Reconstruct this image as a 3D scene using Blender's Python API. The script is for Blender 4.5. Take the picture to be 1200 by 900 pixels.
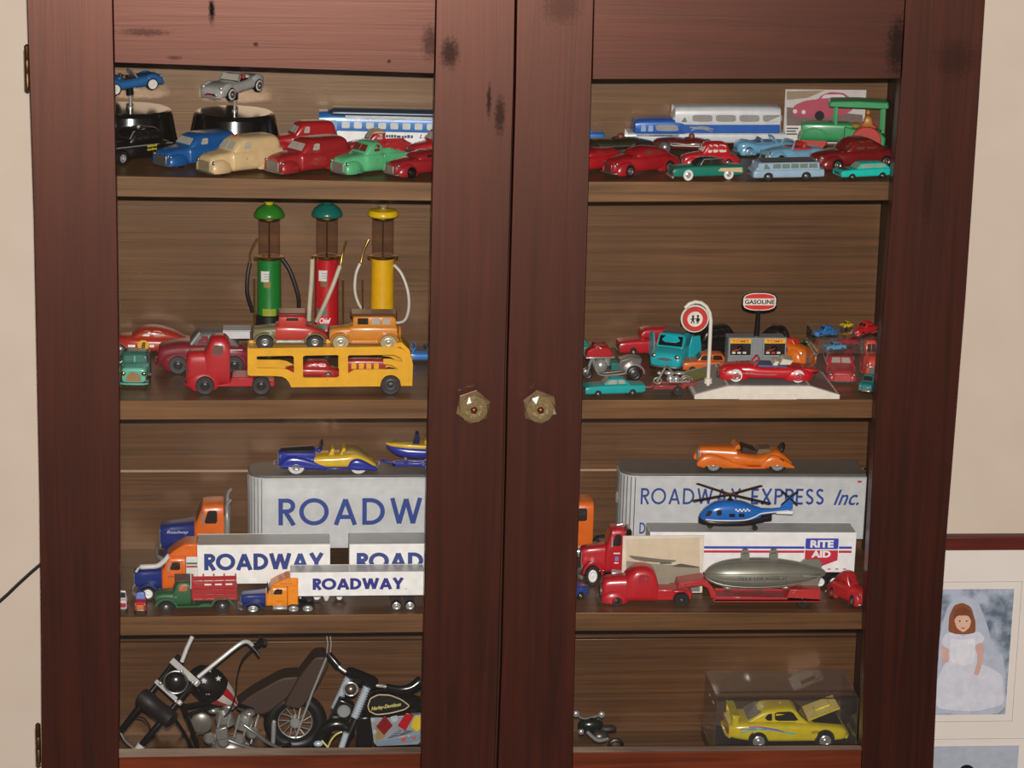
import bpy, bmesh, math, random
import numpy as np
from mathutils import Vector, Matrix
from mathutils.geometry import tessellate_polygon
random.seed(7)
SC = bpy.context.scene
COL = SC.collection
for o in list(bpy.data.objects):
    bpy.data.objects.remove(o)

# ---------------------------------------------------------------- camera
FPX = 3300.0                       # focal length in pixels of a 1200 x 900 frame
DIST = 3.3
ax = np.array([38400.0, 6.0, FPX]); ax /= np.linalg.norm(ax)      # cabinet's x direction seen in camera axes
dn = np.array([-313.0, 12360.0, FPX]); dn /= np.linalg.norm(dn)   # cabinet's down direction seen in camera axes
dn = dn - ax * float(ax @ dn); dn /= np.linalg.norm(dn)
dp = np.cross(ax, dn)                                             # into the cabinet
RT = np.array([ax[0], dp[0], -dn[0]])
UP = -np.array([ax[1], dp[1], -dn[1]])
FW = np.array([ax[2], dp[2], -dn[2]])
CAM = -FW * DIST
cam_data = bpy.data.cameras.new('camera')
cam = bpy.data.objects.new('camera', cam_data)
COL.objects.link(cam)
cam_data.sensor_fit = 'HORIZONTAL'
cam_data.sensor_width = 36.0
cam_data.lens = FPX / 1200.0 * 36.0
cam_data.clip_start = 0.05
m = Matrix.Identity(4)
for i in range(3):
    m[i][0], m[i][1], m[i][2], m[i][3] = RT[i], UP[i], -FW[i], CAM[i]
cam.matrix_world = m
SC.camera = cam
SC.cycles.transparent_max_bounces = 32

# ---------------------------------------------------------------- light
SC.view_settings.view_transform = 'Standard'
SC.view_settings.look = 'None'
SC.view_settings.gamma = 1.0
SC.view_settings.exposure = 0.0
SC.view_settings.use_curve_mapping = False
world = bpy.data.worlds.new('room')
SC.world = world
world.use_nodes = True
world.node_tree.nodes['Background'].inputs[0].default_value = (1.0, 0.80, 0.62, 1)
world.node_tree.nodes['Background'].inputs[1].default_value = 0.12
fl = bpy.data.lights.new('camera_flash', 'POINT')
fl.energy = 484.0
fl.color = (1.0, 0.975, 0.945)
fl.shadow_soft_size = 0.010
flo = bpy.data.objects.new('camera_flash', fl)
flo.location = Vector(CAM) + Vector(UP) * 0.062 + Vector(RT) * 0.006
COL.objects.link(flo)

# ---------------------------------------------------------------- helpers: picture to place
def ray(px, py):
    return FW * FPX + RT * (px - 600.0) - UP * (py - 450.0)
def at(px, py, y):
    """point (mm) where the line of sight through a pixel meets the upright plane y mm behind the door fronts"""
    d = ray(px, py)
    t = (y * 0.001 - CAM[1]) / d[1]
    return (CAM + d * t) * 1000.0
def project(P):
    q = P * 0.001 - CAM
    z = q @ FW
    return 600 + FPX * (q @ RT) / z, 450 - FPX * (q @ UP) / z

# ---------------------------------------------------------------- helpers: materials
def lin(c):
    return tuple(((v / 255.0) / 12.92 if v <= 10 else (((v / 255.0) + 0.055) / 1.055) ** 2.4) for v in c)
MATS = {}
def nt(name):
    mm = bpy.data.materials.new(name)
    mm.use_nodes = True
    return mm, mm.node_tree.nodes, mm.node_tree.links, mm.node_tree.nodes['Principled BSDF']
def paint(rgb, rough=0.38, metal=0.0, wear=0.0, spec=0.5, coat=0.0):
    """enamel: faint mottling of the colour, optional chips down to bare grey metal"""
    key = ('p', tuple(rgb), rough, metal, wear, spec, coat)
    if key in MATS: return MATS[key]
    mm, N, L, b = nt('paint')
    c = lin(rgb)
    tc = N.new('ShaderNodeTexCoord')
    nz = N.new('ShaderNodeTexNoise'); nz.inputs['Scale'].default_value = 90; nz.inputs['Detail'].default_value = 4
    L.new(tc.outputs['Object'], nz.inputs['Vector'])
    rp = N.new('ShaderNodeValToRGB')
    rp.color_ramp.elements[0].position = 0.3; rp.color_ramp.elements[0].color = (c[0]*.86, c[1]*.86, c[2]*.86, 1)
    rp.color_ramp.elements[1].position = 0.7; rp.color_ramp.elements[1].color = (*c, 1)
    L.new(nz.outputs['Fac'], rp.inputs['Fac'])
    out = rp.outputs['Color']
    if wear > 0:
        n2 = N.new('ShaderNodeTexNoise'); n2.inputs['Scale'].default_value = 210; n2.inputs['Detail'].default_value = 6
        L.new(tc.outputs['Object'], n2.inputs['Vector'])
        r2 = N.new('ShaderNodeValToRGB')
        r2.color_ramp.elements[0].position = 0.71 - wear * 0.1; r2.color_ramp.elements[0].color = (0, 0, 0, 1)
        r2.color_ramp.elements[1].position = 0.74 - wear * 0.1; r2.color_ramp.elements[1].color = (1, 1, 1, 1)
        L.new(n2.outputs['Fac'], r2.inputs['Fac'])
        mx = N.new('ShaderNodeMixRGB'); mx.inputs['Color2'].default_value = (.16, .14, .12, 1)
        L.new(r2.outputs['Color'], mx.inputs['Fac']); L.new(out, mx.inputs['Color1'])
        out = mx.outputs['Color']
    L.new(out, b.inputs['Base Color'])
    b.inputs['Roughness'].default_value = rough
    b.inputs['Metallic'].default_value = metal
    b.inputs['Specular IOR Level'].default_value = spec
    b.inputs['Coat Weight'].default_value = coat
    b.inputs['Coat Roughness'].default_value = 0.12
    MATS[key] = mm
    return mm
def wood(name, dark, light, axis, rough, spec, tint, fine=1.0, spots=()):
    """grain runs along axis ('x' or 'z'); a few worn, stained or dark spots with a shape of their own"""
    mm, N, L, b = nt(name)
    tc = N.new('ShaderNodeTexCoord')
    mp = N.new('ShaderNodeMapping')
    k = 70 * fine
    mp.inputs['Scale'].default_value = (3.0, k, k) if axis == 'x' else (k, k, 3.0)
    L.new(tc.outputs['Object'], mp.inputs['Vector'])
    nz = N.new('ShaderNodeTexNoise'); nz.inputs['Scale'].default_value = 1.0; nz.inputs['Detail'].default_value = 7; nz.inputs['Roughness'].default_value = .62
    nz.inputs['Distortion'].default_value = .6
    L.new(mp.outputs['Vector'], nz.inputs['Vector'])
    rp = N.new('ShaderNodeValToRGB')
    rp.color_ramp.elements[0].position = .32; rp.color_ramp.elements[0].color = (*lin(dark), 1)
    rp.color_ramp.elements[1].position = .68; rp.color_ramp.elements[1].color = (*lin(light), 1)
    L.new(nz.outputs['Fac'], rp.inputs['Fac'])
    bl = N.new('ShaderNodeTexNoise'); bl.inputs['Scale'].default_value = 9; bl.inputs['Detail'].default_value = 3
    L.new(tc.outputs['Object'], bl.inputs['Vector'])
    mr = N.new('ShaderNodeMapRange'); mr.inputs['From Min'].default_value = .3; mr.inputs['From Max'].default_value = .7
    mr.inputs['To Min'].default_value = .78; mr.inputs['To Max'].default_value = 1.12
    L.new(bl.outputs['Fac'], mr.inputs['Value'])
    mu = N.new('ShaderNodeMixRGB'); mu.blend_type = 'MULTIPLY'; mu.inputs['Fac'].default_value = 1
    L.new(rp.outputs['Color'], mu.inputs['Color1']); L.new(mr.outputs['Result'], mu.inputs['Color2'])
    out = mu.outputs['Color']
    spot_mask = None
    for (x, z, rx, rz, s) in spots:
        m2 = N.new('ShaderNodeMapping'); m2.vector_type = 'POINT'
        m2.inputs['Location'].default_value = (-x / rx, 0, -z / rz); m2.inputs['Scale'].default_value = (1000 / rx, 0, 1000 / rz)
        L.new(tc.outputs['Object'], m2.inputs['Vector'])
        ln = N.new('ShaderNodeVectorMath'); ln.operation = 'LENGTH'; L.new(m2.outputs['Vector'], ln.inputs[0])
        n3 = N.new('ShaderNodeTexNoise'); n3.inputs['Scale'].default_value = 260; n3.inputs['Detail'].default_value = 4
        L.new(tc.outputs['Object'], n3.inputs['Vector'])
        ad = N.new('ShaderNodeMath'); ad.operation = 'MULTIPLY_ADD'; ad.inputs[1].default_value = 1.3; L.new(n3.outputs['Fac'], ad.inputs[0]); L.new(ln.outputs['Value'], ad.inputs[2])
        r3 = N.new('ShaderNodeMapRange'); r3.inputs['From Min'].default_value = 1.05; r3.inputs['From Max'].default_value = 1.75
        r3.inputs['To Min'].default_value = s; r3.inputs['To Max'].default_value = 0
        L.new(ad.outputs['Value'], r3.inputs['Value'])
        mx = N.new('ShaderNodeMixRGB'); mx.inputs['Color2'].default_value = (.012, .009, .008, 1)
        L.new(r3.outputs['Result'], mx.inputs['Fac']); L.new(out, mx.inputs['Color1'])
        out = mx.outputs['Color']
        if spot_mask is None: spot_mask = r3.outputs['Result']
        else:
            mxx = N.new('ShaderNodeMath'); mxx.operation = 'MAXIMUM'; L.new(spot_mask, mxx.inputs[0]); L.new(r3.outputs['Result'], mxx.inputs[1]); spot_mask = mxx.outputs['Value']
    L.new(out, b.inputs['Base Color'])
    b.inputs['Roughness'].default_value = rough
    b.inputs['Specular IOR Level'].default_value = spec
    b.inputs['Specular Tint'].default_value = (*tint, 1)
    if spot_mask is not None:
        sm = N.new('ShaderNodeMath'); sm.operation = 'MULTIPLY_ADD'; sm.inputs[1].default_value = -spec; sm.inputs[2].default_value = spec
        L.new(spot_mask, sm.inputs[0]); L.new(sm.outputs['Value'], b.inputs['Specular IOR Level'])
    bp = N.new('ShaderNodeBump'); bp.inputs['Strength'].default_value = .12; bp.inputs['Distance'].default_value = .001
    L.new(nz.outputs['Fac'], bp.inputs['Height']); L.new(bp.outputs['Normal'], b.inputs['Normal'])
    return mm
def glass_mat(name, tint=(1, 1, 1), rough=0.02, haze=0.0, ior=1.45):
    mm, N, L, b = nt(name)
    N.remove(b)
    out = [n for n in N if n.type == 'OUTPUT_MATERIAL'][0]
    tr = N.new('ShaderNodeBsdfTransparent'); tr.inputs[0].default_value = (*tint, 1)
    gl = N.new('ShaderNodeBsdfGlossy'); gl.inputs['Roughness'].default_value = rough
    lw = N.new('ShaderNodeLayerWeight'); lw.inputs['Blend'].default_value = .5
    pw = N.new('ShaderNodeMath'); pw.operation = 'POWER'; pw.inputs[1].default_value = 5.0; L.new(lw.outputs['Facing'], pw.inputs[0])
    f0 = ((ior-1)/(ior+1))**2
    fr = N.new('ShaderNodeMath'); fr.operation = 'MULTIPLY_ADD'; fr.inputs[1].default_value = 1-f0; fr.inputs[2].default_value = f0; L.new(pw.outputs[0], fr.inputs[0])
    mx = N.new('ShaderNodeMixShader')
    L.new(fr.outputs[0], mx.inputs[0]); L.new(tr.outputs[0], mx.inputs[1]); L.new(gl.outputs[0], mx.inputs[2])
    res = mx.outputs[0]
    if haze > 0:
        df = N.new('ShaderNodeBsdfDiffuse'); df.inputs[0].default_value = (.8, .8, .8, 1)
        m2 = N.new('ShaderNodeMixShader'); m2.inputs[0].default_value = haze
        L.new(res, m2.inputs[1]); L.new(df.outputs[0], m2.inputs[2]); res = m2.outputs[0]
    L.new(res, out.inputs[0])
    return mm
def plaster(name, rgb):
    mm, N, L, b = nt(name)
    c = lin(rgb)
    tc = N.new('ShaderNodeTexCoord')
    nz = N.new('ShaderNodeTexNoise'); nz.inputs['Scale'].default_value = 14; nz.inputs['Detail'].default_value = 5
    L.new(tc.outputs['Object'], nz.inputs['Vector'])
    rp = N.new('ShaderNodeValToRGB')
    rp.color_ramp.elements[0].position = .3; rp.color_ramp.elements[0].color = (c[0]*.95, c[1]*.94, c[2]*.93, 1)
    rp.color_ramp.elements[1].position = .7; rp.color_ramp.elements[1].color = (*c, 1)
    L.new(nz.outputs['Fac'], rp.inputs['Fac']); L.new(rp.outputs['Color'], b.inputs['Base Color'])
    b.inputs['Roughness'].default_value = .8
    return mm

# ---------------------------------------------------------------- helpers: shapes, each (vertices in mm, faces)
def join(*gs):
    V, F = [], []
    for g in gs:
        k = len(V); V += list(g[0]); F += [tuple(i + k for i in f) for f in g[1]]
    return V, F
def box(x0, x1, y0, y1, z0, z1):
    V = [(x0,y0,z0),(x1,y0,z0),(x1,y1,z0),(x0,y1,z0),(x0,y0,z1),(x1,y0,z1),(x1,y1,z1),(x0,y1,z1)]
    return V, [(3,2,1,0),(4,5,6,7),(0,1,5,4),(1,2,6,5),(2,3,7,6),(3,0,4,7)]
def prism(poly, y0, y1, k=1.0):
    """outline in (x, z) swept from y0 to y1"""
    n = len(poly)
    a = sum(poly[i][0]*poly[(i+1)%n][1] - poly[(i+1)%n][0]*poly[i][1] for i in range(n))
    if a < 0: poly = poly[::-1]
    V = [(x, y0, z) for x, z in poly] + [(x, y1, z) for x, z in poly]
    F = [tuple(range(n)), tuple(range(2*n-1, n-1, -1))] + [((i+1)%n, i, i+n, (i+1)%n+n) for i in range(n)]
    return V, F
def tprism(poly, hw):
    """outline of (x, z, half width): a body symmetric about y = 0"""
    n = len(poly)
    V = [(p[0], -p[2], p[1]) for p in poly] + [(p[0], p[2], p[1]) for p in poly]
    F = [tuple(range(n)), tuple(range(2*n-1, n-1, -1))] + [((i+1)%n, i, i+n, (i+1)%n+n) for i in range(n)]
    return V, F
def holed(outer, holes, y0, y1):
    """flat plate with real openings, outline in (x, z)"""
    def area(p): return sum(p[i][0]*p[(i+1)%len(p)][1] - p[(i+1)%len(p)][0]*p[i][1] for i in range(len(p)))
    rings = [outer if area(outer) > 0 else outer[::-1]] + [h if area(h) < 0 else h[::-1] for h in holes]
    flat = [p for r in rings for p in r]
    tris = tessellate_polygon([[Vector((p[0], p[1], 0)) for p in r] for r in rings])
    n = len(flat)
    V = [(p[0], y0, p[1]) for p in flat] + [(p[0], y1, p[1]) for p in flat]
    F = []
    for t in tris:
        a, b, c = t
        ar = (flat[b][0]-flat[a][0])*(flat[c][1]-flat[a][1]) - (flat[c][0]-flat[a][0])*(flat[b][1]-flat[a][1])
        if ar < 0: b, c = c, b
        F.append((a, b, c)); F.append((c+n, b+n, a+n))
    k = 0
    for r in rings:
        q = len(r)
        for i in range(q):
            F.append((k+(i+1)%q, k+i, k+i+n, k+(i+1)%q+n))
        k += q
    return V, F
def lathe(prof, seg=24, c=(0, 0, 0), axis='z'):
    """profile of (radius, height)"""
    V, F = [], []
    for r, h in prof:
        for i in range(seg):
            t = 2*math.pi*i/seg
            p = (r*math.cos(t), r*math.sin(t), h)
            if axis == 'y': p = (p[0], -p[2], p[1])
            if axis == 'x': p = (p[2], p[1], -p[0])
            V.append((p[0]+c[0], p[1]+c[1], p[2]+c[2]))
    for j in range(len(prof)-1):
        for i in range(seg):
            F.append((j*seg+i, j*seg+(i+1)%seg, (j+1)*seg+(i+1)%seg, (j+1)*seg+i))
    F.append(tuple(range(seg-1, -1, -1))); F.append(tuple((len(prof)-1)*seg+i for i in range(seg)))
    return V, F
def ell(c, rx, ry, rz, seg=16, rings=9):
    V, F = [], []
    for j in range(rings+1):
        a = -math.pi/2 + math.pi*j/rings
        rr = max(math.cos(a), 1e-3)
        for i in range(seg):
            t = 2*math.pi*i/seg
            V.append((c[0]+rx*rr*math.cos(t), c[1]+ry*rr*math.sin(t), c[2]+rz*math.sin(a)))
    for j in range(rings):
        for i in range(seg):
            F.append((j*seg+i, j*seg+(i+1)%seg, (j+1)*seg+(i+1)%seg, (j+1)*seg+i))
    return V, F
def crv(pts, k=4):
    """Catmull-Rom through the points"""
    P = [np.array(p, float) for p in pts]
    out = []
    for i in range(len(P)-1):
        a, b, c, d = P[max(i-1, 0)], P[i], P[i+1], P[min(i+2, len(P)-1)]
        for s in range(k):
            t = s/k
            out.append(tuple(.5*((2*b)+(c-a)*t+(2*a-5*b+4*c-d)*t*t+(3*b-a-3*c+d)*t**3)))
    out.append(tuple(P[-1]))
    return out
def tube(pts, r, seg=10):
    P = [Vector(p) for p in pts]
    R = r if isinstance(r, (list, tuple)) else [r]*len(P)
    V, F = [], []
    up = None
    for i, p in enumerate(P):
        d = (P[min(i+1, len(P)-1)] - P[max(i-1, 0)]).normalized()
        if up is None:
            up = Vector((0, 0, 1)) if abs(d.z) < .9 else Vector((1, 0, 0))
        s = d.cross(up).normalized(); up = s.cross(d).normalized()
        for j in range(seg):
            t = 2*math.pi*j/seg
            q = p + (s*math.cos(t) + up*math.sin(t))*R[i]
            V.append(tuple(q))
    for i in range(len(P)-1):
        for j in range(seg):
            F.append((i*seg+j, i*seg+(j+1)%seg, (i+1)*seg+(j+1)%seg, (i+1)*seg+j))
    F.append(tuple(range(seg-1, -1, -1))); F.append(tuple((len(P)-1)*seg+j for j in range(seg)))
    return V, F
def torus(c, R, r, axis='y', seg=24, s2=8):
    V, F = [], []
    for i in range(seg):
        t = 2*math.pi*i/seg
        for j in range(s2):
            a = 2*math.pi*j/s2
            q = ((R+r*math.cos(a))*math.cos(t), (R+r*math.cos(a))*math.sin(t), r*math.sin(a))
            if axis == 'y': q = (q[0], -q[2], q[1])
            if axis == 'x': q = (q[2], q[1], -q[0])
            V.append((q[0]+c[0], q[1]+c[1], q[2]+c[2]))
    for i in range(seg):
        for j in range(s2):
            F.append((i*s2+j, i*s2+(j+1)%s2, ((i+1)%seg)*s2+(j+1)%s2, ((i+1)%seg)*s2+j))
    return V, [f[::-1] for f in F]
def dense(secs, k=3):
    return crv(secs, k) if k > 1 else [tuple(s) for s in secs]
def loft(secs, n=3.2, nb=None, m=24, k=3):
    """body along x: sections (x, bottom, top, half width) with rounded-rectangle outline"""
    S = dense(secs, k)
    V, F = [], []
    for (x, zb, zt, hw) in S:
        zc, h = (zb+zt)/2, max((zt-zb)/2, .2); hw = max(hw, .2)
        for i in range(m):
            t = 2*math.pi*(i+.5)/m
            c, s = math.cos(t), math.sin(t)
            e = 2/(n if s > 0 else (nb or n))
            V.append((x, math.copysign(abs(c)**e, c)*hw, zc+math.copysign(abs(s)**e, s)*h))
    for j in range(len(S)-1):
        for i in range(m):
            F.append((j*m+i, j*m+(i+1)%m, (j+1)*m+(i+1)%m, (j+1)*m+i))
    F.append(tuple(range(m-1, -1, -1))); F.append(tuple((len(S)-1)*m+i for i in range(m)))
    return V, [f[::-1] for f in F] if S[-1][0] < S[0][0] else F
def chai(poly, it=1, c=.14):
    for _ in range(it):
        out = []
        for i in range(len(poly)):
            a, b = np.array(poly[i], float), np.array(poly[(i+1) % len(poly)], float)
            out += [tuple(a*(1-c)+b*c), tuple(a*c+b*(1-c))]
        poly = out
    return poly
def circ(cx, cz, r, n=20, a0=0.0, a1=360.0):
    full = abs(a1-a0) >= 360
    return [(cx+r*math.cos(math.radians(a0+(a1-a0)*i/(n if full else n-1))), cz+r*math.sin(math.radians(a0+(a1-a0)*i/(n if full else n-1)))) for i in range(n)]
def rrect(x0, x1, z0, z1, r, k=4):
    out = []
    for cx, cz, a in ((x1-r, z0+r, -90), (x1-r, z1-r, 0), (x0+r, z1-r, 90), (x0+r, z0+r, 180)):
        out += circ(cx, cz, r, k, a, a+90)
    return out
def ribbon(pts, t, y=0.0):
    """flat stroke of width t in the (x, z) plane facing -y"""
    P = [np.array(p, float) for p in pts]
    P = [p for i, p in enumerate(P) if i == 0 or np.linalg.norm(p-P[i-1]) > 1e-4]
    closed = np.allclose(P[0], P[-1])
    V, F = [], []
    n = len(P)
    for i in range(n):
        if closed:
            a, b, c = P[i-1 if i else n-2], P[i], P[i+1 if i < n-1 else 1]
        else:
            a, b, c = P[max(i-1, 0)], P[i], P[min(i+1, n-1)]
        d1 = (b-a)/(np.linalg.norm(b-a)+1e-9) if i or closed else (c-b)/np.linalg.norm(c-b)
        d2 = (c-b)/(np.linalg.norm(c-b)+1e-9) if i < n-1 or closed else d1
        nn = np.array([-(d1+d2)[1], (d1+d2)[0]]); nn /= np.linalg.norm(nn)+1e-9
        sc = 1/max(.45, abs(nn @ np.array([-d1[1], d1[0]])))
        q1, q2 = b+nn*t/2*sc, b-nn*t/2*sc
        V += [(q1[0], y, q1[1]), (q2[0], y, q2[1])]
    for i in range(n-1):
        F.append((2*i+1, 2*i+3, 2*i+2, 2*i))
    return V, F
def xf(g, sx=1, sy=1, sz=1, o=(0, 0, 0)):
    return [(v[0]*sx+o[0], v[1]*sy+o[1], v[2]*sz+o[2]) for v in g[0]], g[1]
def rot(g, ang, axis='y', c=(0, 0, 0)):
    M = Matrix.Rotation(math.radians(ang), 3, axis.upper())
    C = Vector(c)
    return [tuple(M @ (Vector(v)-C) + C) for v in g[0]], g[1]

# ---------------------------------------------------------------- lettering
def letters(s, w, h, t, gap=.16):
    """geometric sans capitals from strokes, fitted into w x h mm, facing -y"""
    r = t/2
    A = {}
    A['R'] = (.56, [[(r, 0), (r, 1)], [(r, 1-r), (.3, 1-r)] + circ(.3, .74-r/4, .26-r*.75, 9, 90, -90) + [(r, .48+r/2)], [(.24, .5), (.53, 0)]])
    A['P'] = (.54, [[(r, 0), (r, 1)], [(r, 1-r), (.3, 1-r)] + circ(.3, .74-r/4, .26-r*.75, 9, 90, -90) + [(r, .48+r/2)]])
    A['O'] = (1.0, [circ(.5, .5, .5-r+.01, 29, 0, 359.9) + [(.99-r+.02, .5)]])
    A['A'] = (.84, [[(.09, 0), (.42, .96)], [(.75, 0), (.42, .96)], [(.2, .3), (.64, .3)]])
    A['D'] = (.78, [[(r, 0), (r, 1)], [(r, 1-r), (.28, 1-r)] + circ(.28, .5, .5-r, 15, 90, -90) + [(r, r)]])
    A['W'] = (1.14, [[(.09, 1), (.33, .04)], [(.33, .04), (.57, .96)], [(.57, .96), (.81, .04)], [(.81, .04), (1.05, 1)]])
    A['Y'] = (.74, [[(.08, 1), (.37, .45)], [(.66, 1), (.37, .45)], [(.37, .5), (.37, 0)]])
    A['E'] = (.5, [[(r, 0), (r, 1)], [(0, 1-r), (.48, 1-r)], [(0, .5), (.44, .5)], [(0, r), (.48, r)]])
    A['X'] = (.72, [[(.07, 1), (.65, 0)], [(.65, 1), (.07, 0)]])
    A['S'] = (.52, [circ(.26, .74, .26-r, 10, 25, 235) + circ(.26, .27, .27-r, 12, 70, -160)])
    A['T'] = (.56, [[(0, 1-r), (.56, 1-r)], [(.28, 1), (.28, 0)]])
    A['I'] = (t, [[(r, 0), (r, 1)]])
    A['K'] = (.56, [[(r, 0), (r, 1)], [(r, .42), (.5, 1)], [(.2, .52), (.53, 0)]])
    A['N'] = (.66, [[(r, 0), (r, 1)], [(r, 1), (.66-r, 0)], [(.66-r, 0), (.66-r, 1)]])
    A[' '] = (.35, [])
    gs, x = [], 0.0
    for ch in s:
        wd, st = A[ch]
        for i, pl in enumerate(st):
            gs.append(xf(ribbon(pl, t), o=(x, -.04*i, 0)))
        x += wd + gap
    x -= gap
    g = join(*gs)
    return xf(g, w/x, 1, h)
def words(s, w, h, bold=0.0, shear=0.0):
    cu = bpy.data.curves.new('lettering', 'FONT')
    cu.body = s; cu.size = 1.0; cu.offset = bold; cu.shear = shear; cu.resolution_u = 3
    ob = bpy.data.objects.new('lettering', cu)
    COL.objects.link(ob)
    bpy.context.view_layer.update()
    me = bpy.data.meshes.new_from_object(ob.evaluated_get(bpy.context.evaluated_depsgraph_get()))
    V = [tuple(v.co) for v in me.vertices]; F = [tuple(p.vertices) for p in me.polygons]
    bpy.data.objects.remove(ob); bpy.data.curves.remove(cu); bpy.data.meshes.remove(me)
    x0 = min(v[0] for v in V); x1 = max(v[0] for v in V); y0 = min(v[1] for v in V); y1 = max(v[1] for v in V)
    return [((v[0]-x0)/(x1-x0)*w, 0.0, (v[1]-y0)/(y1-y0)*h) for v in V], F

def scribble(n, w, h):
    """print too small to read: n short bars"""
    rnd = random.Random(n*7+int(w))
    gs, x = [], 0.0
    for i in range(n):
        k = .5+rnd.random()
        gs.append(box(x, x+k*.8, -.02, 0, 0, h*(.7+.3*rnd.random()))); x += k
    return xf(join(*gs), w/x, 1, 1)

# ---------------------------------------------------------------- helpers: objects
def mesh(name, g, mat, off=(0, 0, 0), smooth=40):
    me = bpy.data.meshes.new(name)
    me.from_pydata([((v[0]-off[0])*.001, (v[1]-off[1])*.001, (v[2]-off[2])*.001) for v in g[0]], [], g[1])
    me.update()
    if mat: me.materials.append(mat)
    if smooth:
        me.shade_smooth()
        me.set_sharp_from_angle(angle=math.radians(smooth))
    return me
def link(name, me, parent=None, bevel=0.0):
    o = bpy.data.objects.new(name, me)
    COL.objects.link(o)
    if parent: o.parent = parent
    if bevel:
        b = o.modifiers.new('edge', 'BEVEL'); b.width = bevel*.001; b.segments = 2; b.limit_method = 'ANGLE'; b.angle_limit = math.radians(38)
        b.use_clamp_overlap = True
    return o
def tag(o, label=None, cat=None, group=None, kind=None):
    if label: o['label'] = label
    if cat: o['category'] = cat
    if group: o['group'] = group
    if kind: o['kind'] = kind
    return o
WHEELS = {}
class T:
    """a thing: an Empty at its base that parents its parts; shapes are given in mm, front towards -x, off = what lies above the Empty"""
    def __init__(s, name, label, cat, group=None, off=(0, 0, 0)):
        s.root = bpy.data.objects.new(name, None)
        s.root.empty_display_size = .01
        COL.objects.link(s.root)
        tag(s.root, label, cat, group)
        s.off = (off, 0, 0) if not isinstance(off, tuple) else off
        s.surf = {}
    def add(s, name, g, mat, parent=None, bevel=0, smooth=40, label=None):
        o = link(name, mesh(name, g, mat, s.off, smooth), parent or s.root, bevel)
        if label: o['label'] = label
        return o
    def loft(s, name, secs, mat, n=3.2, nb=None, k=3, key=None, **kw):
        s.surf[key or name] = (dense(secs, k), n, nb or n)
        return s.add(name, loft(secs, n, nb, k=k), mat, **kw)
    def sy(s, key, x, z):
        S, n, nb = s.surf[key]
        for a, b in zip(S, S[1:]):
            if min(a[0], b[0]) <= x <= max(a[0], b[0]):
                u = (x-a[0])/(b[0]-a[0]+1e-9)
                zb, zt, hw = (a[i]+(b[i]-a[i])*u for i in (1, 2, 3))
                break
        else:
            zb, zt, hw = (S[0] if abs(x-S[0][0]) < abs(x-S[-1][0]) else S[-1])[1:]
        zc, h = (zb+zt)/2, max((zt-zb)/2, .1)
        q = min(abs(z-zc)/h, .999)
        e = n if z > zc else nb
        return hw*(1-q**e)**(1/e)
    def patch(s, name, key, poly, mat, eps=.35, sides=(-1,), parent=None, round=1, label=None):
        """thin panel that follows the side of a body"""
        if round: poly = chai(poly, round)
        n = len(poly)
        a = sum(poly[i][0]*poly[(i+1)%n][1] - poly[(i+1)%n][0]*poly[i][1] for i in range(n))
        if a < 0: poly = poly[::-1]
        for sd in sides:
            V = [(x, sd*(s.sy(key, x, z)+eps), z) for x, z in poly] + [(x, sd*(s.sy(key, x, z)-.8), z) for x, z in poly]
            F = [tuple(range(n)), tuple(range(2*n-1, n-1, -1))] + [((i+1)%n, i, i+n, (i+1)%n+n) for i in range(n)]
            if sd > 0: F = [f[::-1] for f in F]
            o = s.add(name, (V, F), mat, parent, smooth=25, label=label)
        return o
    def pane(s, name, a, b, c, d, mat, t=.8, parent=None):
        """flat plate from four corner points"""
        P = [Vector(p) for p in (a, b, c, d)]
        nn = (P[1]-P[0]).cross(P[3]-P[0]).normalized()*t
        V = [tuple(p) for p in P] + [tuple(p-nn) for p in P]
        return s.add(name, (V, [(0,1,2,3),(7,6,5,4),(1,0,4,5),(2,1,5,6),(3,2,6,7),(0,3,7,4)]), mat, parent, smooth=0)
    def shield(s, x0, z0, h0, x1, z1, h1, mat, split=0, name='windshield'):
        """front (x0 < x1) or rear window plate, optionally in two panes"""
        d = -.7 if x0 < x1 else .7
        def one(ya, yb, yc, yd):
            q = [(x0+d, ya, z0), (x0+d, yb, z0), (x1+d, yc, z1), (x1+d, yd, z1)]
            s.pane(name, *(q[::-1] if d < 0 else q), mat)
        if split:
            one(-h0, -split, -split, -h1); one(split, h0, h1, split)
        else: one(-h0, h0, h1, -h1)
    def fender(s, items, mat):
        for (x, z, rx, rz, y, ry) in items:
            for sd in (-1, 1):
                g = ell((x, sd*y, z), rx, ry, rz)
                s.add('fender', ([(max(v[0], .2), v[1], max(v[2], 2.6)) for v in g[0]], g[1]), mat)
    def wheels(s, xs, track, r, w, tyre, hub, hr=.55, zc=None, sides=(-1, 1), hname='hub'):
        """wheel > hub on every given side"""
        for x in xs:
            for sd in sides:
                key = (r, w, id(tyre), id(hub), hr, sd)
                if key not in WHEELS:
                    p = [(r*.5, -w/2), (r*.93, -w/2), (r, -w*.3), (r, w*.3), (r*.93, w/2), (r*.5, w/2)]
                    q = [(r*hr, 0), (r*hr, w*.56), (r*hr*.8, w*.64), (r*hr*.55, w*.5), (r*hr*.25, w*.56), (r*.08, w*.7)]
                    g1, g2 = lathe(p, 22, axis='y'), lathe(q, 16, axis='y')
                    if sd > 0:
                        g2 = ([(v[0], -v[1], v[2]) for v in g2[0]], [f[::-1] for f in g2[1]])
                    WHEELS[key] = (mesh('wheel', g1, tyre), mesh(hname, g2, hub))
                a, b = WHEELS[key]
                o = link('wheel', a, s.root)
                o.location = ((x-s.off[0])*.001, (sd*track-s.off[1])*.001, ((r if zc is None else zc)-s.off[2])*.001)
                link(hname, b, o)
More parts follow.
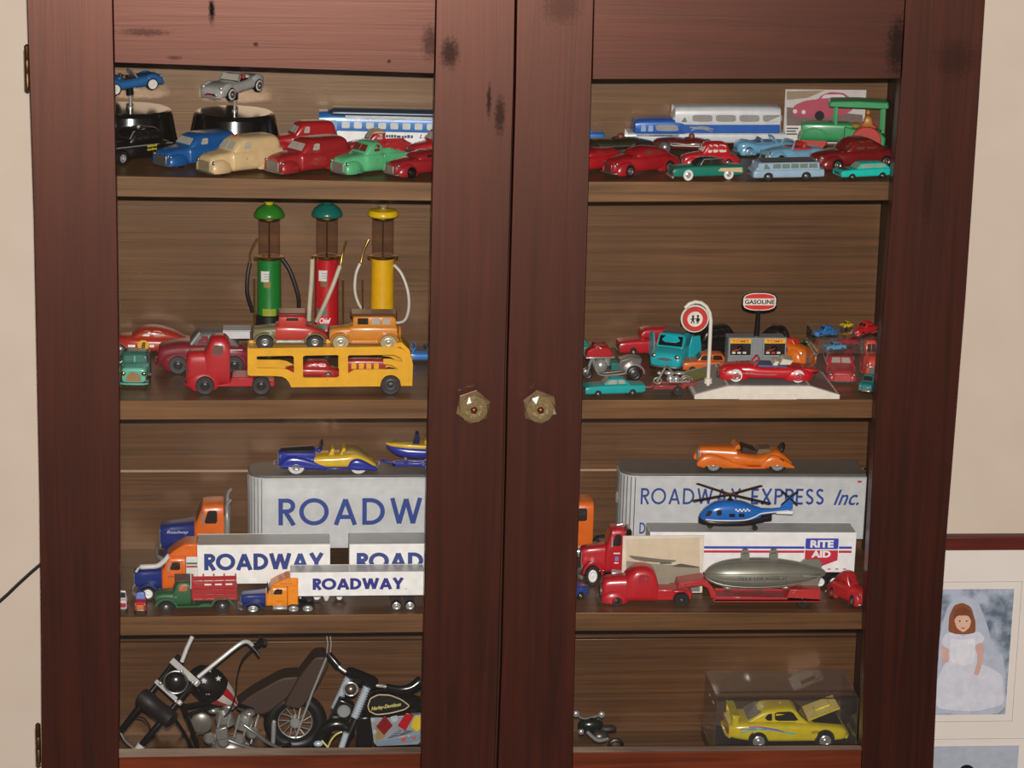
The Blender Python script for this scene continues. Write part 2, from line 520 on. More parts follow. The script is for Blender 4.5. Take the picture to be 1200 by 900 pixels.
    def lamps(s, pts, r, mat, name='headlight', flat=.5):
        for (x, y, z) in pts:
            for sd in ((-1, 1) if y else (1,)):
                s.add(name, ell((x, sd*y, z), r*flat, r, r, 12, 6), mat)
    def bumper(s, x, z, hw, r, mat, bend=1.5, name='bumper'):
        sg = 1 if x > s.off[0] else -1
        s.add(name, tube(crv([(x-sg*bend*2.2, -hw, z), (x, -hw*.7, z), (x+sg*bend*.4, 0, z), (x, hw*.7, z), (x-sg*bend*2.2, hw, z)], 3), r, 8), mat)
    def mark(s, g, mat, o, name='lettering', parent=None):
        return s.add(name, xf(g, o=o), mat, parent, smooth=0)
def verts(root):
    out = []
    def go(o, M):
        for ch in o.children:
            K = M @ ch.matrix_parent_inverse @ ch.matrix_basis
            if ch.type == 'MESH':
                a = np.array([v.co for v in ch.data.vertices]) * 1000.0
                R = np.array(K.to_3x3()); t = np.array(K.to_translation())*1000
                out.append(a @ R.T + t)
            go(ch, K)
    go(root, Matrix.Identity(4))
    return np.vstack(out)
def fit(t, zs, x0, x1, yb=None, yaw=0.0, yt=None, pitch=0.0, roll=0.0, dep=None, yc=None, ymax=283.0, lift=.4):
    """stand a thing on the surface zs(x) so that it spans the columns x0..x1 (picture px); its depth comes from its lowest
    visible row yb, or from its front (dep) or middle (yc) in mm behind the door fronts"""
    root = t.root if isinstance(t, T) else t
    v = verts(root)
    R0 = np.array((Matrix.Rotation(math.radians(yaw), 3, 'Z') @ Matrix.Rotation(math.radians(pitch), 3, 'Y') @ Matrix.Rotation(math.radians(roll), 3, 'X')))
    s, sz = 1.0, 1.0
    X, Y = 0.0, 130.0
    for _ in range(40):
        sl = math.atan((zs(X+20)-zs(X-20))/40)
        R = np.array(Matrix.Rotation(-sl, 3, 'Y')) @ R0
        w = (v * np.array([s, s, s*sz])) @ R.T
        if dep is not None: Y = dep - w[:, 1].min()
        if yc is not None: Y = yc - (w[:, 1].max()+w[:, 1].min())/2
        Y = min(Y, ymax - w[:, 1].max())
        z = zs(X) - (w[:, 2] - (w[:, 0])*math.tan(sl)).min()
        q = project(w + np.array([X, Y, z]))
        s *= min(max((x1-x0)/(q[0].max()-q[0].min()), .5), 2)
        X += ((x0+x1)/2 - (q[0].max()+q[0].min())/2) * 1.02
        if yb is not None: Y += -(yb - q[1].max()) * 2.6
        if yt is not None:
            sz *= min(max(1 + (q[1].min()-yt)/max(q[1].max()-q[1].min(), 1)*.7, .7), 1.4)
    root.location = (X*.001, Y*.001, (z+lift)*.001)
    root.rotation_euler = Matrix(R.tolist()).to_euler()
    root.scale = (s, s, s*sz)
    w = w + np.array([X, Y, z])
    FITS.append((root.name, round(s, 2), round(sz, 2), [round(a) for a in (w[:, 1].min(), w[:, 1].max())], [round(float(a)) for a in (q[0].min(), q[0].max(), q[1].min(), q[1].max())]))
    return root
def zof(t, z):
    """height in the room of a level z mm up on a standing thing"""
    r = t.root
    return r.location.z*1000 + (z-t.off[2])*r.scale[2]
FITS = []

# ---------------------------------------------------------------- materials in common
TINT = (1.0, .49, .37)
BASE = (0.0, 150.0, -860.0)                       # foot of the cabinet, mm
def sp(px, py, rx, rz, s):                        # stains and other dark spots on the door fronts
    p = at(px, py, 0)
    return (p[0]-BASE[0], p[2]-BASE[2], rx, rz, s)
M_stile = wood('stained_door_wood_upright', (22, 7, 6), (50, 17, 12), 'z', .345, 1.0, TINT, 1.3,
    [sp(586, 135, 7, 26, .7), sp(573, 118, 3, 22, .8), sp(1120, 70, 30, 26, .4), sp(1088, 215, 8, 60, .35), sp(658, 8, 26, 22, .35), sp(527, 62, 12, 20, .75)])
M_rail = wood('stained_door_wood_level', (25, 9, 7), (54, 20, 14), 'x', .345, 1.0, TINT, 1.3,
    [sp(248, 13, 4, 17, 1), sp(300, 52, 4, 3, .8), sp(505, 50, 12, 22, .6), sp(456, 72, 2.5, 2.5, .9), sp(205, 68, 9, 3, .5), sp(170, 38, 30, 5, .5), sp(1052, 55, 14, 40, .8)])  # last spot darkens the right end of the right door's top rail
M_low = wood('orange_bottom_rail_wood', (66, 26, 15), (108, 46, 26), 'x', .5, .3, (1, .6, .4), 1.0)
M_back = wood('back_board_wood', (70, 43, 24), (104, 69, 41), 'x', .34, .85, (1, .76, .54), 3.2)
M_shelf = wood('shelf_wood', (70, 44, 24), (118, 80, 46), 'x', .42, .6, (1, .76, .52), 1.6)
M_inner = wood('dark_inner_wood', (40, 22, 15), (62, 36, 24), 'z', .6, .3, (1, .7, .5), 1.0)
M_batten = paint((170, 140, 115), .6)
M_pane = glass_mat('door_glass')
M_bead = wood('worn_glazing_bead', (70, 54, 44), (128, 108, 92), 'x', .42, .5, (1, .9, .8), .8)
M_brass = paint((120, 92, 48), .35, .9)
M_oldbrass = paint((92, 66, 40), .4, .8)
M_wall = plaster('cream_wall', (204, 186, 169))
M_floor = plaster('dark_carpet', (66, 50, 40))
CHROME = paint((196, 194, 188), .22, .62)
SATIN = paint((150, 146, 140), .38, .85)
BARE = paint((150, 142, 130), .5, .5)
BLACK = paint((12, 11, 11), .2, 0, 0, .5, .5)
RUBBER = paint((17, 16, 16), .42)
WHITE = paint((240, 235, 228), .4)
CLEARW = paint((172, 164, 150), .25)
DARKW = paint((40, 30, 24), .2)

# ---------------------------------------------------------------- room
def structure(name, g, mat):
    return tag(link(name, mesh(name, g, mat, smooth=0)), kind='structure')
structure('wall_back', box(-2200, 2200, 314, 414, -860, 1700), M_wall)
structure('floor', box(-2200, 2200, -3600, 314, -920, -860), M_floor)
structure('baseboard_back', box(-2200, 2200, 300, 313.9, -860, -770), paint((210, 196, 178), .4))

# ---------------------------------------------------------------- cabinet
cab = T('display_cabinet', 'large dark red-brown wooden display cabinet with two glazed doors full of toy vehicles', 'cabinet', off=BASE)
cab.root.location = Vector(BASE) * .001
def P2(px, py, y=0.0):
    p = at(px, py, y)
    return (p[0], p[2])
E = {  # edges of the door boards, measured in the photograph from top to bottom
 'lo': [(30, -45), (33, 50), (39.5, 250), (43.5, 450), (46.2, 580), (48, 750), (48.8, 890), (49, 990)],
 'li': [(131, -45), (133.5, 75), (136.6, 230), (140, 465), (140.5, 715), (139.3, 870), (138.6, 990)],
 'lg': [(512, -45), (509.6, 87), (506, 235), (501.8, 468), (496.8, 715), (493.3, 883), (491, 990)],
 'm0': [(604.4, -45), (602, 100), (592, 430), (590.3, 530), (584, 785), (579.5, 895), (576, 990)],
 'm1': [(606.2, -45), (604, 100), (595, 430), (593.4, 530), (587.6, 785), (583.5, 895), (580, 990)],
 'rg': [(697, -45), (693.5, 94), (690, 215), (682.5, 468), (675, 715), (671.5, 875), (669, 990)],
 'ri': [(1064, -45), (1057, 80), (1049, 180), (1045, 238), (1027, 468), (1014.5, 715), (1010.5, 870), (1008, 990)],
 'ro': [(1157, -45), (1154.6, 0), (1147, 120), (1131.5, 350), (1110, 620), (1099, 780), (1094, 895), (1091, 990)]}
def board(a, b, y0=0, y1=22):
    return prism([P2(*p) for p in E[a]] + [P2(*p) for p in E[b]][::-1], y0, y1)
def rail(q, y0=.6, y1=21.4):
    return prism([P2(*p) for p in q], y0, y1)
def edge(k, py):
    L_ = E[k]
    for a, b in zip(L_, L_[1:]):
        if a[1] <= py <= b[1]: return a[0]+(b[0]-a[0])*(py-a[1])/(b[1]-a[1])
    return L_[-1][0]
def door(a, b, c, d, top, low, bead, knob, kturn, hinge):
    """door > stiles, rails, pane, beads, knob, hinges"""
    dr = link('door', None, cab.root)
    (t0, t1), (l0, l1) = top, low
    g = .35
    cab.add('stile', board(a, b), M_stile, dr, .9)
    cab.add('stile', board(c, d), M_stile, dr, .9)
    cab.add('rail', rail([(edge(b, -45)+g, -45), (edge(c, -45)-g, -45), (edge(c, t1)-g, t1), (edge(b, t0)+g, t0)]), M_rail, dr, .9)
    cab.add('rail', rail([(edge(b, l0)+g, l0), (edge(c, l1)-g, l1), (edge(c, 990)-g, 990), (edge(b, 990)+g, 990)]), M_low, dr, .9)
    # sloping bead that holds the glass on the bottom rail
    A, B = at(edge(b, l0)+g, l0, 1.0), at(edge(c, l1)-g, l1, 1.0)
    A2, B2 = at(edge(b, bead[0])+g, bead[0], 9.0), at(edge(c, bead[1])-g, bead[1], 9.0)
    V = [tuple(A), tuple(B), tuple(B2), tuple(A2), (A[0], 9, A[2]), (B[0], 9, B[2])]
    cab.add('glazing_bead', (V, [(0, 1, 2, 3), (4, 5, 1, 0), (5, 4, 3, 2), (0, 3, 4), (1, 5, 2)]), M_bead, dr, smooth=0)
    x0, x1 = at(edge(b, 450), 450, 11)[0]-14, at(edge(c, 450), 450, 11)[0]+14
    cab.add('glass_pane', box(x0, x1, 10, 12, at(600, 897, 11)[2], at(600, min(t0, t1)-8, 11)[2]), M_pane, dr, smooth=0)
    # six-sided pressed glass knob on a brass screw
    k = at(knob[0], knob[1], -24)
    def ring(r, y, ph, n=12, q=1.0):
        return [(k[0]+r*(1 if i % 2 == 0 else q)*math.cos(math.radians(ph+360/n*i)), y, k[2]+r*(1 if i % 2 == 0 else q)*math.sin(math.radians(ph+360/n*i))) for i in range(n)]
    rows = [ring(9, -1, kturn), ring(10.5, -8, kturn), ring(20.5, -15, kturn, 12, .87), ring(21, -20, kturn, 12, .87), ring(16, -27, kturn, 12, 1.02), ring(11, -29, kturn, 12, .8), ring(8, -24.5, kturn, 12, 1.1), ring(3, -27, kturn)]
    V = [p for r_ in rows for p in r_]
    F = [(j*12+i, j*12+(i+1) % 12, (j+1)*12+(i+1) % 12, (j+1)*12+i) for j in range(7) for i in range(12)]
    F = [t_ for q in F for t_ in ((q[0], q[1], q[2]), (q[0], q[2], q[3]))] + [tuple(range(11, -1, -1)), tuple(84+i for i in range(12))]
    cab.add('door_knob', (V, [f[::-1] for f in F]), M_knob, dr, smooth=0, label='six-sided smoky pressed glass knob')
    cab.add('knob_plate', lathe([(15, -1.2), (15, 0)], 6, (k[0], 0, k[2]), 'y'), M_oldbrass, dr)
    cab.add('knob_screw', ell((k[0], -31, k[2]), 4.2, 3, 4.2, 12, 6), paint((120, 60, 40), .3, .6), dr)
    for (hx, h0, h1) in hinge:
        p, q = at(hx, h0, 6), at(hx, h1, 6)
        cab.add('hinge', lathe([(1.2, -2), (3.2, 0), (3.2, (p[2]-q[2])*.33), (2.9, (p[2]-q[2])*.34), (3.2, (p[2]-q[2])*.35), (3.2, (p[2]-q[2])*.66), (2.9, (p[2]-q[2])*.67), (3.2, (p[2]-q[2])*.68), (3.2, p[2]-q[2]), (1.2, p[2]-q[2]+2)], 12, (q[0]-.6, 6, q[2])), M_oldbrass, dr)
    return dr
def knob_material():
    mm, N, L, b = nt('smoky_pressed_glass')
    b.inputs['Base Color'].default_value = (*lin((172, 148, 104)), 1)
    b.inputs['Roughness'].default_value = .08
    b.inputs['Transmission Weight'].default_value = .62
    b.inputs['IOR'].default_value = 1.5
    return mm
M_knob = knob_material()
door('lo', 'li', 'lg', 'm0', (74, 86.8), (888, 883.5), (877.5, 875.5), (555, 479), 20, [(33, 54, 102), (46, 849, 893)])
door('m1', 'rg', 'ri', 'ro', (93.5, 92.5), (882.5, 879.5), (875, 873.5), (633, 479), 38, [])

YF, YB = 30.0, 285.0               # front edge of the shelves, face of the back boards
WR = at(1001, 800, YB)[0]           # inner face of the right side
WL = at(92, 620, YB)[0]            # and of the left side
XC = at(592, 450, YF)[0]
ztop = at(600, -45, 0)[2]
xl, xr = at(40, 450, 0)[0]+3, at(1124, 450, 0)[0]-3
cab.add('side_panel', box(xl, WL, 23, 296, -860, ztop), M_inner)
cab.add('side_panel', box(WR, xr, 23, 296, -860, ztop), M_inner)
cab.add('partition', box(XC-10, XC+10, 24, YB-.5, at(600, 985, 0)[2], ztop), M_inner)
cab.add('top_board', box(xl-25, xr+25, -18, 299, ztop+1.5, ztop+28), M_stile, bevel=4)
cab.add('kick_board', box(xl+2, xr-2, 2, 20, -860, at(600, 993, 0)[2]), M_stile, bevel=1)
zs_ = at(300, 551.5, YB)[2]
joints = [-858, at(300, 861, YB)[2]-20, at(300, 741, YB)[2]-12, zs_, at(300, 462, YB)[2], at(300, 212, YB)[2], ztop-1]
for (x0, x1) in ((WL+.5, XC-1), (XC+1, WR-.5)):
    for z0, z1 in zip(joints, joints[1:]):
        cab.add('back_board', box(x0, x1, YB, YB+10, z0+1.0, z1-1.0), M_back, bevel=.6)
    cab.add('batten', box(x0+4, x1-4, YB-1.2, YB+2, zs_-1.4, zs_+1.4), M_batten, label='thin pale wooden strip across the back boards')
SURF = {}
def shelf(key, x0, x1, tl, tr, bl, br):
    """one shelf board; front edge given by picture points at depth YF"""
    a, b = at(*tl, YF), at(*tr, YF)
    c, d = at(*bl, YF), at(*br, YF)
    s1 = (b[2]-a[2])/(b[0]-a[0]); s2 = (d[2]-c[2])/(d[0]-c[0])
    zt = lambda x, a=a, s1=s1: a[2]+(x-a[0])*s1
    zb = lambda x: c[2]+(x-c[0])*s2
    V = [(x0, YF, zb(x0)), (x1, YF, zb(x1)), (x1, YB-.3, zb(x1)), (x0, YB-.3, zb(x0)), (x0, YF, zt(x0)), (x1, YF, zt(x1)), (x1, YB-.3, zt(x1)), (x0, YB-.3, zt(x0))]
    cab.add('shelf', (V, box(0, 1, 0, 1, 0, 1)[1]), M_shelf, bevel=.8)
    SURF[key] = zt
shelf('L1', WL+.3, XC-10.3, (137, 206), (505, 214), (138, 230.5), (505, 235.5))
shelf('L2', WL+.3, XC-10.3, (140, 469.5), (500, 468.5), (140, 492), (500, 490.5))
shelf('L3', WL+.3, XC-10.3, (140, 723), (496, 719.5), (140, 745), (497, 741))
shelf('R1', XC+10.3, WR-.3, (690, 213), (1042, 213), (690, 237), (1045, 235))
shelf('R2', XC+10.3, WR-.3, (683, 469), (1027, 468.5), (683, 491), (1026, 490))
shelf('R3', XC+10.3, WR-.3, (675, 718), (1014, 718), (675, 739.5), (1008, 737.5))
for key, x0, x1, px, py in (('L4', WL+.3, XC-10.3, 300, 861), ('R4', XC+10.3, WR-.3, 790, 856)):
    z = at(px, py, YB)[2]
    cab.add('shelf', box(x0, x1, 24, YB-.3, z-20, z), M_shelf, bevel=.8)
    SURF[key] = (lambda z: (lambda x: z))(z)

# ---------------------------------------------------------------- framed photographs on the wall, cable
YW = 314.0
def wp(px, py, y): return P2(px, py, y)
fr = T('framed_portraits', 'dark red wooden frame with a cream mat of child portraits, hung beside the cabinet', 'picture')
a = at(1046, 629, YW-14); b = at(1330, 1010, YW-14)
fx0, fx1, fz0, fz1 = a[0], b[0], b[2], a[2]
fr.off = ((fx0+fx1)/2, YW, fz0); fr.root.location = Vector(fr.off)*.001
w_ = 19.0
M_frame = wood('dark_red_frame_wood', (72, 24, 18), (100, 36, 26), 'x', .45, .4, (1, .8, .7))
for bx in (box(fx0, fx1, YW-16, YW-.5, fz1-w_, fz1), box(fx0, fx1, YW-16, YW-.5, fz0, fz0+w_), box(fx0, fx0+w_, YW-16, YW-.5, fz0+w_+.2, fz1-w_-.2), box(fx1-w_, fx1, YW-16, YW-.5, fz0+w_+.2, fz1-w_-.2)):
    fr.add('frame_rail', bx, M_frame, bevel=1.5)
M_mat = plaster('cream_mat_card', (222, 212, 202))
fr.add('mat_card', box(fx0+w_, fx1-w_, YW-5, YW-.5, fz0+w_, fz1-w_), M_mat, smooth=0)
M_line = paint((186, 168, 146), .8)
def portrait(x0, y0, x1, y1, second):
    """a flat printed portrait in a mat opening with a thin ruled line"""
    p, q = at(x0, y0, YW-6), at(x1, y1, YW-6)
    X0, X1, Z1, Z0 = p[0], q[0], p[2], q[2]
    mm, N, L, bb = nt('portrait_backdrop_print')
    tc = N.new('ShaderNodeTexCoord'); nz = N.new('ShaderNodeTexNoise'); nz.inputs['Scale'].default_value = 38; nz.inputs['Detail'].default_value = 5
    L.new(tc.outputs['Object'], nz.inputs['Vector'])
    rp = N.new('ShaderNodeValToRGB'); rp.color_ramp.elements[0].position = .40; rp.color_ramp.elements[0].color = (*lin((96, 108, 122)), 1)
    rp.color_ramp.elements[1].position = .62; rp.color_ramp.elements[1].color = (*lin((176, 182, 196)), 1)
    L.new(nz.outputs['Fac'], rp.inputs['Fac']); L.new(rp.outputs['Color'], bb.inputs['Base Color']); bb.inputs['Roughness'].default_value = .3
    ph = fr.add('photograph', box(X0, X1, YW-6, YW-5, Z0, Z1), mm if not second else paint((176, 180, 192), .3), smooth=0, label='studio portrait of a child in a white dress' if not second else None)
    y = YW-6.2
    def flat(name, poly, rgb, dy):
        pts = [P2(u, v, YW-6) for u, v in poly]
        fr.add(name, prism(pts, y-dy, y-dy+.2), paint(rgb, .35), ph, smooth=0)
    if not second:
        W = at(1187, 679, YW-6); 
        flat('printed_mist', chai([(1099, 760), (1104, 730), (1112, 708), (1128, 698), (1146, 704), (1158, 735), (1166, 770), (1176, 765), (1180, 837), (1099, 837), (1100, 770)], 2), (184, 188, 202), .05)
        flat('printed_dress', chai([(1096, 800), (1108, 776), (1110, 764), (1103, 752), (1108, 742), (1120, 740), (1128, 746), (1137, 741), (1148, 740), (1154, 748), (1146, 762), (1144, 776), (1164, 784), (1175, 792), (1177, 826), (1140, 834), (1096, 830)], 2), (214, 212, 222), .3)
        flat('printed_bodice', chai([(1113, 748), (1128, 750), (1143, 747), (1142, 776), (1128, 780), (1114, 776)], 2), (226, 224, 230), .35)
        flat('printed_arm', chai([(1142, 756), (1152, 752), (1153, 772), (1146, 792), (1141, 790), (1146, 772)], 1), (212, 168, 158), .5)
        flat('printed_arm', chai([(1103, 756), (1112, 760), (1112, 775), (1104, 778)], 1), (212, 168, 158), .5)
        flat('printed_hair', chai([(1111, 740), (1112, 722), (1118, 709), (1128, 706), (1138, 711), (1143, 728), (1143, 741), (1134, 743), (1120, 743)], 2), (140, 82, 52), .7)
        flat('printed_face', chai([(1118, 726), (1122, 720), (1134, 720), (1138, 727), (1136, 735), (1129, 741), (1121, 736)], 2), (226, 180, 156), .9)
        flat('printed_fringe', chai([(1117, 727), (1119, 714), (1128, 711), (1138, 715), (1139, 727), (1134, 721), (1122, 721)], 1), (128, 72, 46), 1.1)
        for ex in (1124.5, 1132.5): flat('printed_eye', circ(ex, 727.5, 1.0, 8), (70, 50, 44), 1.1)
        flat('printed_mouth', [(1125.5, 735), (1131.5, 735), (1129.5, 736.6), (1127, 736.6)], (186, 96, 90), 1.1)
    else:
        flat('printed_hair', circ(1133, 906, 10, 18), (20, 18, 20), .3)
    for g_ in (10.5,):
        lx0, lx1, lz0, lz1 = X0-g_, X1+g_, Z0-g_, Z1+g_
        fr.add('ruled_line', join(box(lx0, lx1, YW-5.4, YW-5, lz1-.7, lz1), box(lx0, lx1, YW-5.4, YW-5, lz0, lz0+.7), box(lx0, lx0+.7, YW-5.4, YW-5, lz0, lz1), box(lx1-.7, lx1, YW-5.4, YW-5, lz0, lz1)), M_line, smooth=0)
portrait(1085, 691, 1178, 837, False)
portrait(1080, 875, 1185, 1000, True)
wire = T('wall_cable', 'thin black cable slanting across the cream wall left of the cabinet', 'cable')
pts = [at(x, y, YW-3.2) for x, y in ((-90, 752), (-40, 735), (0, 704.5), (22, 684), (45, 663.5), (75, 640), (110, 600))]
wire.off = tuple(pts[2]); wire.root.location = Vector(pts[2])*.001
wire.add('cable', tube(crv(pts, 3), 2.3, 8), paint((22, 24, 20), .5))

# ================================================================ toys: recurring builders
def cast(rgb, wear=.35, rough=.33): return paint(rgb, rough, 0, wear, .5, .25)
def pol(*a): return list(a)
def panel_van(label, col, grille, group=None, name='toy_panel_van', windows=CLEARW, red_light=False):
    t = T(name, label, 'toy van', group, off=49)
    M = cast(col, .3)
    t.loft('body', [(0, 4, 17, 12), (3, 2.5, 22, 13.6), (14, 2, 25, 14.6), (28, 2, 26.6, 17.6), (36, 2, 28, 20), (94, 2, 28, 20), (98, 4, 26, 18)], M, 4.2)
    t.loft('cargo_roof', [(27, 20, 25, 14), (32, 18, 30, 16.6), (38, 17, 38, 17.6), (44, 17, 41.5, 18), (52, 17, 42.5, 18.6), (84, 17, 42, 18.6), (94, 17, 40, 18), (98, 17, 31, 15.5)], M, 3.4)
    t.fender([(13, 6, 17, 13, 13.6, 6.4), (78, 6, 14, 11.5, 17.4, 3.4)], M)
    t.add('grille', tprism([(-1.1, 4, 11), (-.8, 16.5, 11), (1.5, 16.5, 11), (1.5, 4, 11)], 0), grille, bevel=.6)
    t.bumper(-1.4, 3.4, 17.5, 1.2, SATIN)
    t.lamps([(1.6, 15.5, 15.5)], 2.6, SATIN)
    t.shield(31, 29, 13, 37.4, 37.2, 11.5, windows, split=.8)
    t.patch('side_window', 'cargo_roof', [(43, 29), (52.5, 29), (53, 37), (46, 37)], windows, sides=(-1, 1))
    t.wheels([16, 78], 16.5, 5.2, 4, RUBBER, RUBBER, zc=4.6)
    if red_light: t.add('roof_light', ell((43, 0, 42.5), 2.2, 2.2, 2, 10, 6), paint((190, 30, 25), .3))
    return t
def pickup(label, col, grille, roof=None, group=None, name='toy_pickup', window=DARKW, bed_in=None):
    t = T(name, label, 'toy truck', group, off=49)
    M = cast(col, .3)
    t.loft('body', [(0, 4, 16, 12), (3, 2.5, 21, 13.6), (14, 2, 24, 14.6), (28, 2, 25.6, 17.6), (34, 2, 27, 19.6), (55, 2, 27, 19.6), (57, 2, 22, 19)], M, 4.2)
    t.loft('cab', [(29, 20, 25, 14), (33, 18, 30, 16.4), (38, 17, 37, 17), (43, 17, 39.5, 17.4), (52, 17, 39.5, 17.4), (56, 17, 37, 16.8)], M, 3.4)
    if roof: t.loft('roof', [(36, 35, 37.4, 14), (40, 35, 40, 16.2), (46, 35, 41, 16.6), (53, 35, 40.6, 16.6), (57, 35, 38, 15.5)], roof, 2.6)
    t.fender([(13, 6, 17, 13, 13.6, 6.4), (80, 6, 14, 11.5, 17, 3.4)], M)
    b = t.add('cargo_bed', join(box(57, 97, -19, 19, 3, 12), box(57, 97, -19, -17, 12, 23), box(57, 97, 17, 19, 12, 23), box(95, 97, -17, 17, 12, 22), box(57, 59, -17, 17, 12, 23)), M, bevel=.8)
    if bed_in: t.add('bed_lining', box(59.2, 94.8, -16.9, 16.9, 12.1, 13), bed_in)
    t.add('grille', tprism([(-1.1, 4, 11), (-.8, 15.5, 11), (1.5, 15.5, 11), (1.5, 4, 11)], 0), grille, bevel=.6)
    t.bumper(-1.4, 3.4, 17.5, 1.3, SATIN)
    t.lamps([(1.4, 15.8, 15.5)], 2.6, SATIN)
    t.shield(31.6, 28.5, 12.8, 37.2, 36, 11.5, window, split=.9)
    t.patch('side_window', 'cab', [(42, 28), (51, 28), (51, 36), (44.5, 36)], window, sides=(-1, 1))
    t.wheels([16, 80], 16.8, 6.4, 4.4, RUBBER, RUBBER, zc=6)
    return t
def old_sedan(label, col, window=DARKW, grille=SATIN, H=34, fast=True, group=None, wheel=(RUBBER, SATIN), name='toy_sedan', wear=.3, lampm=None):
    t = T(name, label, 'toy car', group, off=52)
    M = cast(col, wear)
    t.loft('body', [(0, 5, 15, 8), (4, 3.5, 19, 11.5), (16, 3, 21.5, 13.6), (32, 3, 23, 18.5), (60, 3, 22.5, 18.8), (84, 3, 21, 18), (98, 3.5, 16, 14.5), (104, 5, 11, 9)], M, 3.3)
    if fast:
        t.loft('cabin', [(30, 17, 21, 12), (36, 16, 27, 15), (43, 15, H-1.5, 15.6), (52, 15, H, 15.8), (64, 14, H-1.2, 15.4), (78, 12, 27, 13.5), (92, 10, 19, 10)], M, 2.9)
        win = [[(43, 23.5), (53, 23.5), (53, H-3), (46, H-3)], [(56, 23.5), (70, 23.5), (64, H-3.6), (56, H-3)]]
    else:
        t.loft('cabin', [(32, 17, 21, 12), (37, 16, 28, 15), (43, 15, H-1, 15.8), (52, 15, H, 16), (72, 15, H-.4, 16), (80, 14, H-4, 15), (85, 12, 22, 12)], M, 3.0)
        win = [[(42.5, 23.5), (50, 23.5), (50, H-3), (45, H-3)], [(52, 23.5), (60.5, 23.5), (60.5, H-3), (52, H-3)], [(63, 23.5), (76, 23.5), (75, H-4), (63, H-3)]]
    t.fender([(18, 6.5, 16, 11.5, 13.8, 5.2), (80, 6.5, 16, 11, 14.4, 4.8)], M)
    for w in win: t.patch('side_window', 'cabin', w, window, sides=(-1, 1))
    t.shield(35, 25, 11, 41, H-4.4, 10.5, window, split=.7)
    t.add('grille', tprism([(-1.2, 5, 6.5), (-.8, 14.5, 6.5), (3, 16, 7), (4, 5, 7)], 0), grille, bevel=.8)
    t.lamps([(3.2, 11, 15.5)], 2.5, lampm or SATIN)
    t.bumper(-1.2, 5, 14.5, 1.2, SATIN)
    t.bumper(105, 5.5, 14.5, 1.2, SATIN)
    t.wheels([19, 80], 16.6, 7.2, 4.4, wheel[0], wheel[1], .6)
    return t
def box_sedan(label, col, window=CLEARW, roof=None, L=70, wag=False, group=None, tail=0, hoodlow=0, wheel=(RUBBER, SATIN), name='toy_sedan', hr=.4, wr=5.0):
    """straight-sided post-war small-scale car"""
    t = T(name, label, 'toy car', group, off=L/2)
    M = cast(col, .06, .3)
    t.loft('body', [(0, 5, 12.6, 12), (1.5, 4, 14.6-hoodlow, 13.6), (L*.28, 3.6, 16, 14), (L*.6, 3.6, 16, 14.2), (L*.86, 3.8, 15.4+tail, 13.8), (L-1.5, 4.2, 15+tail, 13.2), (L, 6, 13.5, 12)], M, 5.5)
    a, b = .30*L, (.93 if wag else .74)*L
    t.loft('cabin', [(a, 14, 15.6, 11.5), (a+L*.08, 14, 21.5, 11), (a+L*.13, 14, 24, 10.8), (b-L*.16, 14, 24, 10.8), (b-L*.07, 14, 22.4, 10.8), (b, 14, 15.8, 11.5)], roof or M, 4, k=2)
    z0, z1 = 16.6, 22
    mid = (a+b)/2 + L*.01
    t.patch('side_window', 'cabin', [(a+L*.055, z0), (mid-L*.012, z0), (mid-L*.012, z1), (a+L*.115, z1)], window, sides=(-1, 1))
    t.patch('side_window', 'cabin', [(mid+L*.012, z0), (b-L*.07, z0), (b-L*.11, z1), (mid+L*.012, z1)], window, sides=(-1, 1))
    t.shield(a+L*.02, 17, 10, a+L*.10, 22.6, 9, window)
    t.bumper(-.8, 5.6, 13, 1.0, SATIN); t.bumper(L+.6, 5.8, 13, 1.0, SATIN)
    t.add('grille', box(-.6, 1, -9, 9, 7.4, 11), SATIN, bevel=.4)
    t.lamps([(.4, 10.8, 11.2)], 1.8, SATIN)
    t.wheels([L*.2, L*.78], 12.6, wr, 3.4, wheel[0], wheel[1], hr)
    return t

# ---------------------------------------------------------------- top shelf, left bay
L1, R1, L2, R2, L3, R3, L4, R4 = (SURF[k] for k in ('L1', 'R1', 'L2', 'R2', 'L3', 'R3', 'L4', 'R4'))
def drum(label, x0, x1, ytop, yfront):
    t = T('turntable_stand', label, 'display stand', off=0)
    t.add('base', lathe([(57.5, 0), (57.5, 6), (55.6, 16), (56, 17), (55.4, 18), (51, 44.5), (49, 48.6), (46, 50), (10, 50)], 64), BLACK, smooth=14)
    t.add('post', lathe([(3.6, 50), (3.6, 52), (1.7, 53), (1.7, 66), (3.2, 66.5), (3.2, 68.5)], 14), CHROME)
    fit(t, L1, x0, x1, None)
    # depth so that the drum stands just clear of the back boards
    t.root.location.y = (YB - 1.5 - 58*t.root.scale[0])*.001
    q = at((x0+x1)/2, 150, t.root.location.y*1000)
    t.root.location.x = q[0]*.001
    t.root.location.z = L1(q[0])*.001 + .0006
    v = verts(t.root)*np.array(t.root.scale) + np.array(t.root.location)*1000
    top = at((x0+x1)/2, ytop, t.root.location.y*1000)[2]
    t.root.scale[2] *= (top - L1(q[0])) / (50*t.root.scale[2])
    return t
DR1 = drum('round black glossy turntable stand under the blue convertible, cut off by the door stile', 95, 210, 127, 0)
DR2 = drum('round black glossy turntable stand under the silver convertible', 218.5, 330, 131, 0)
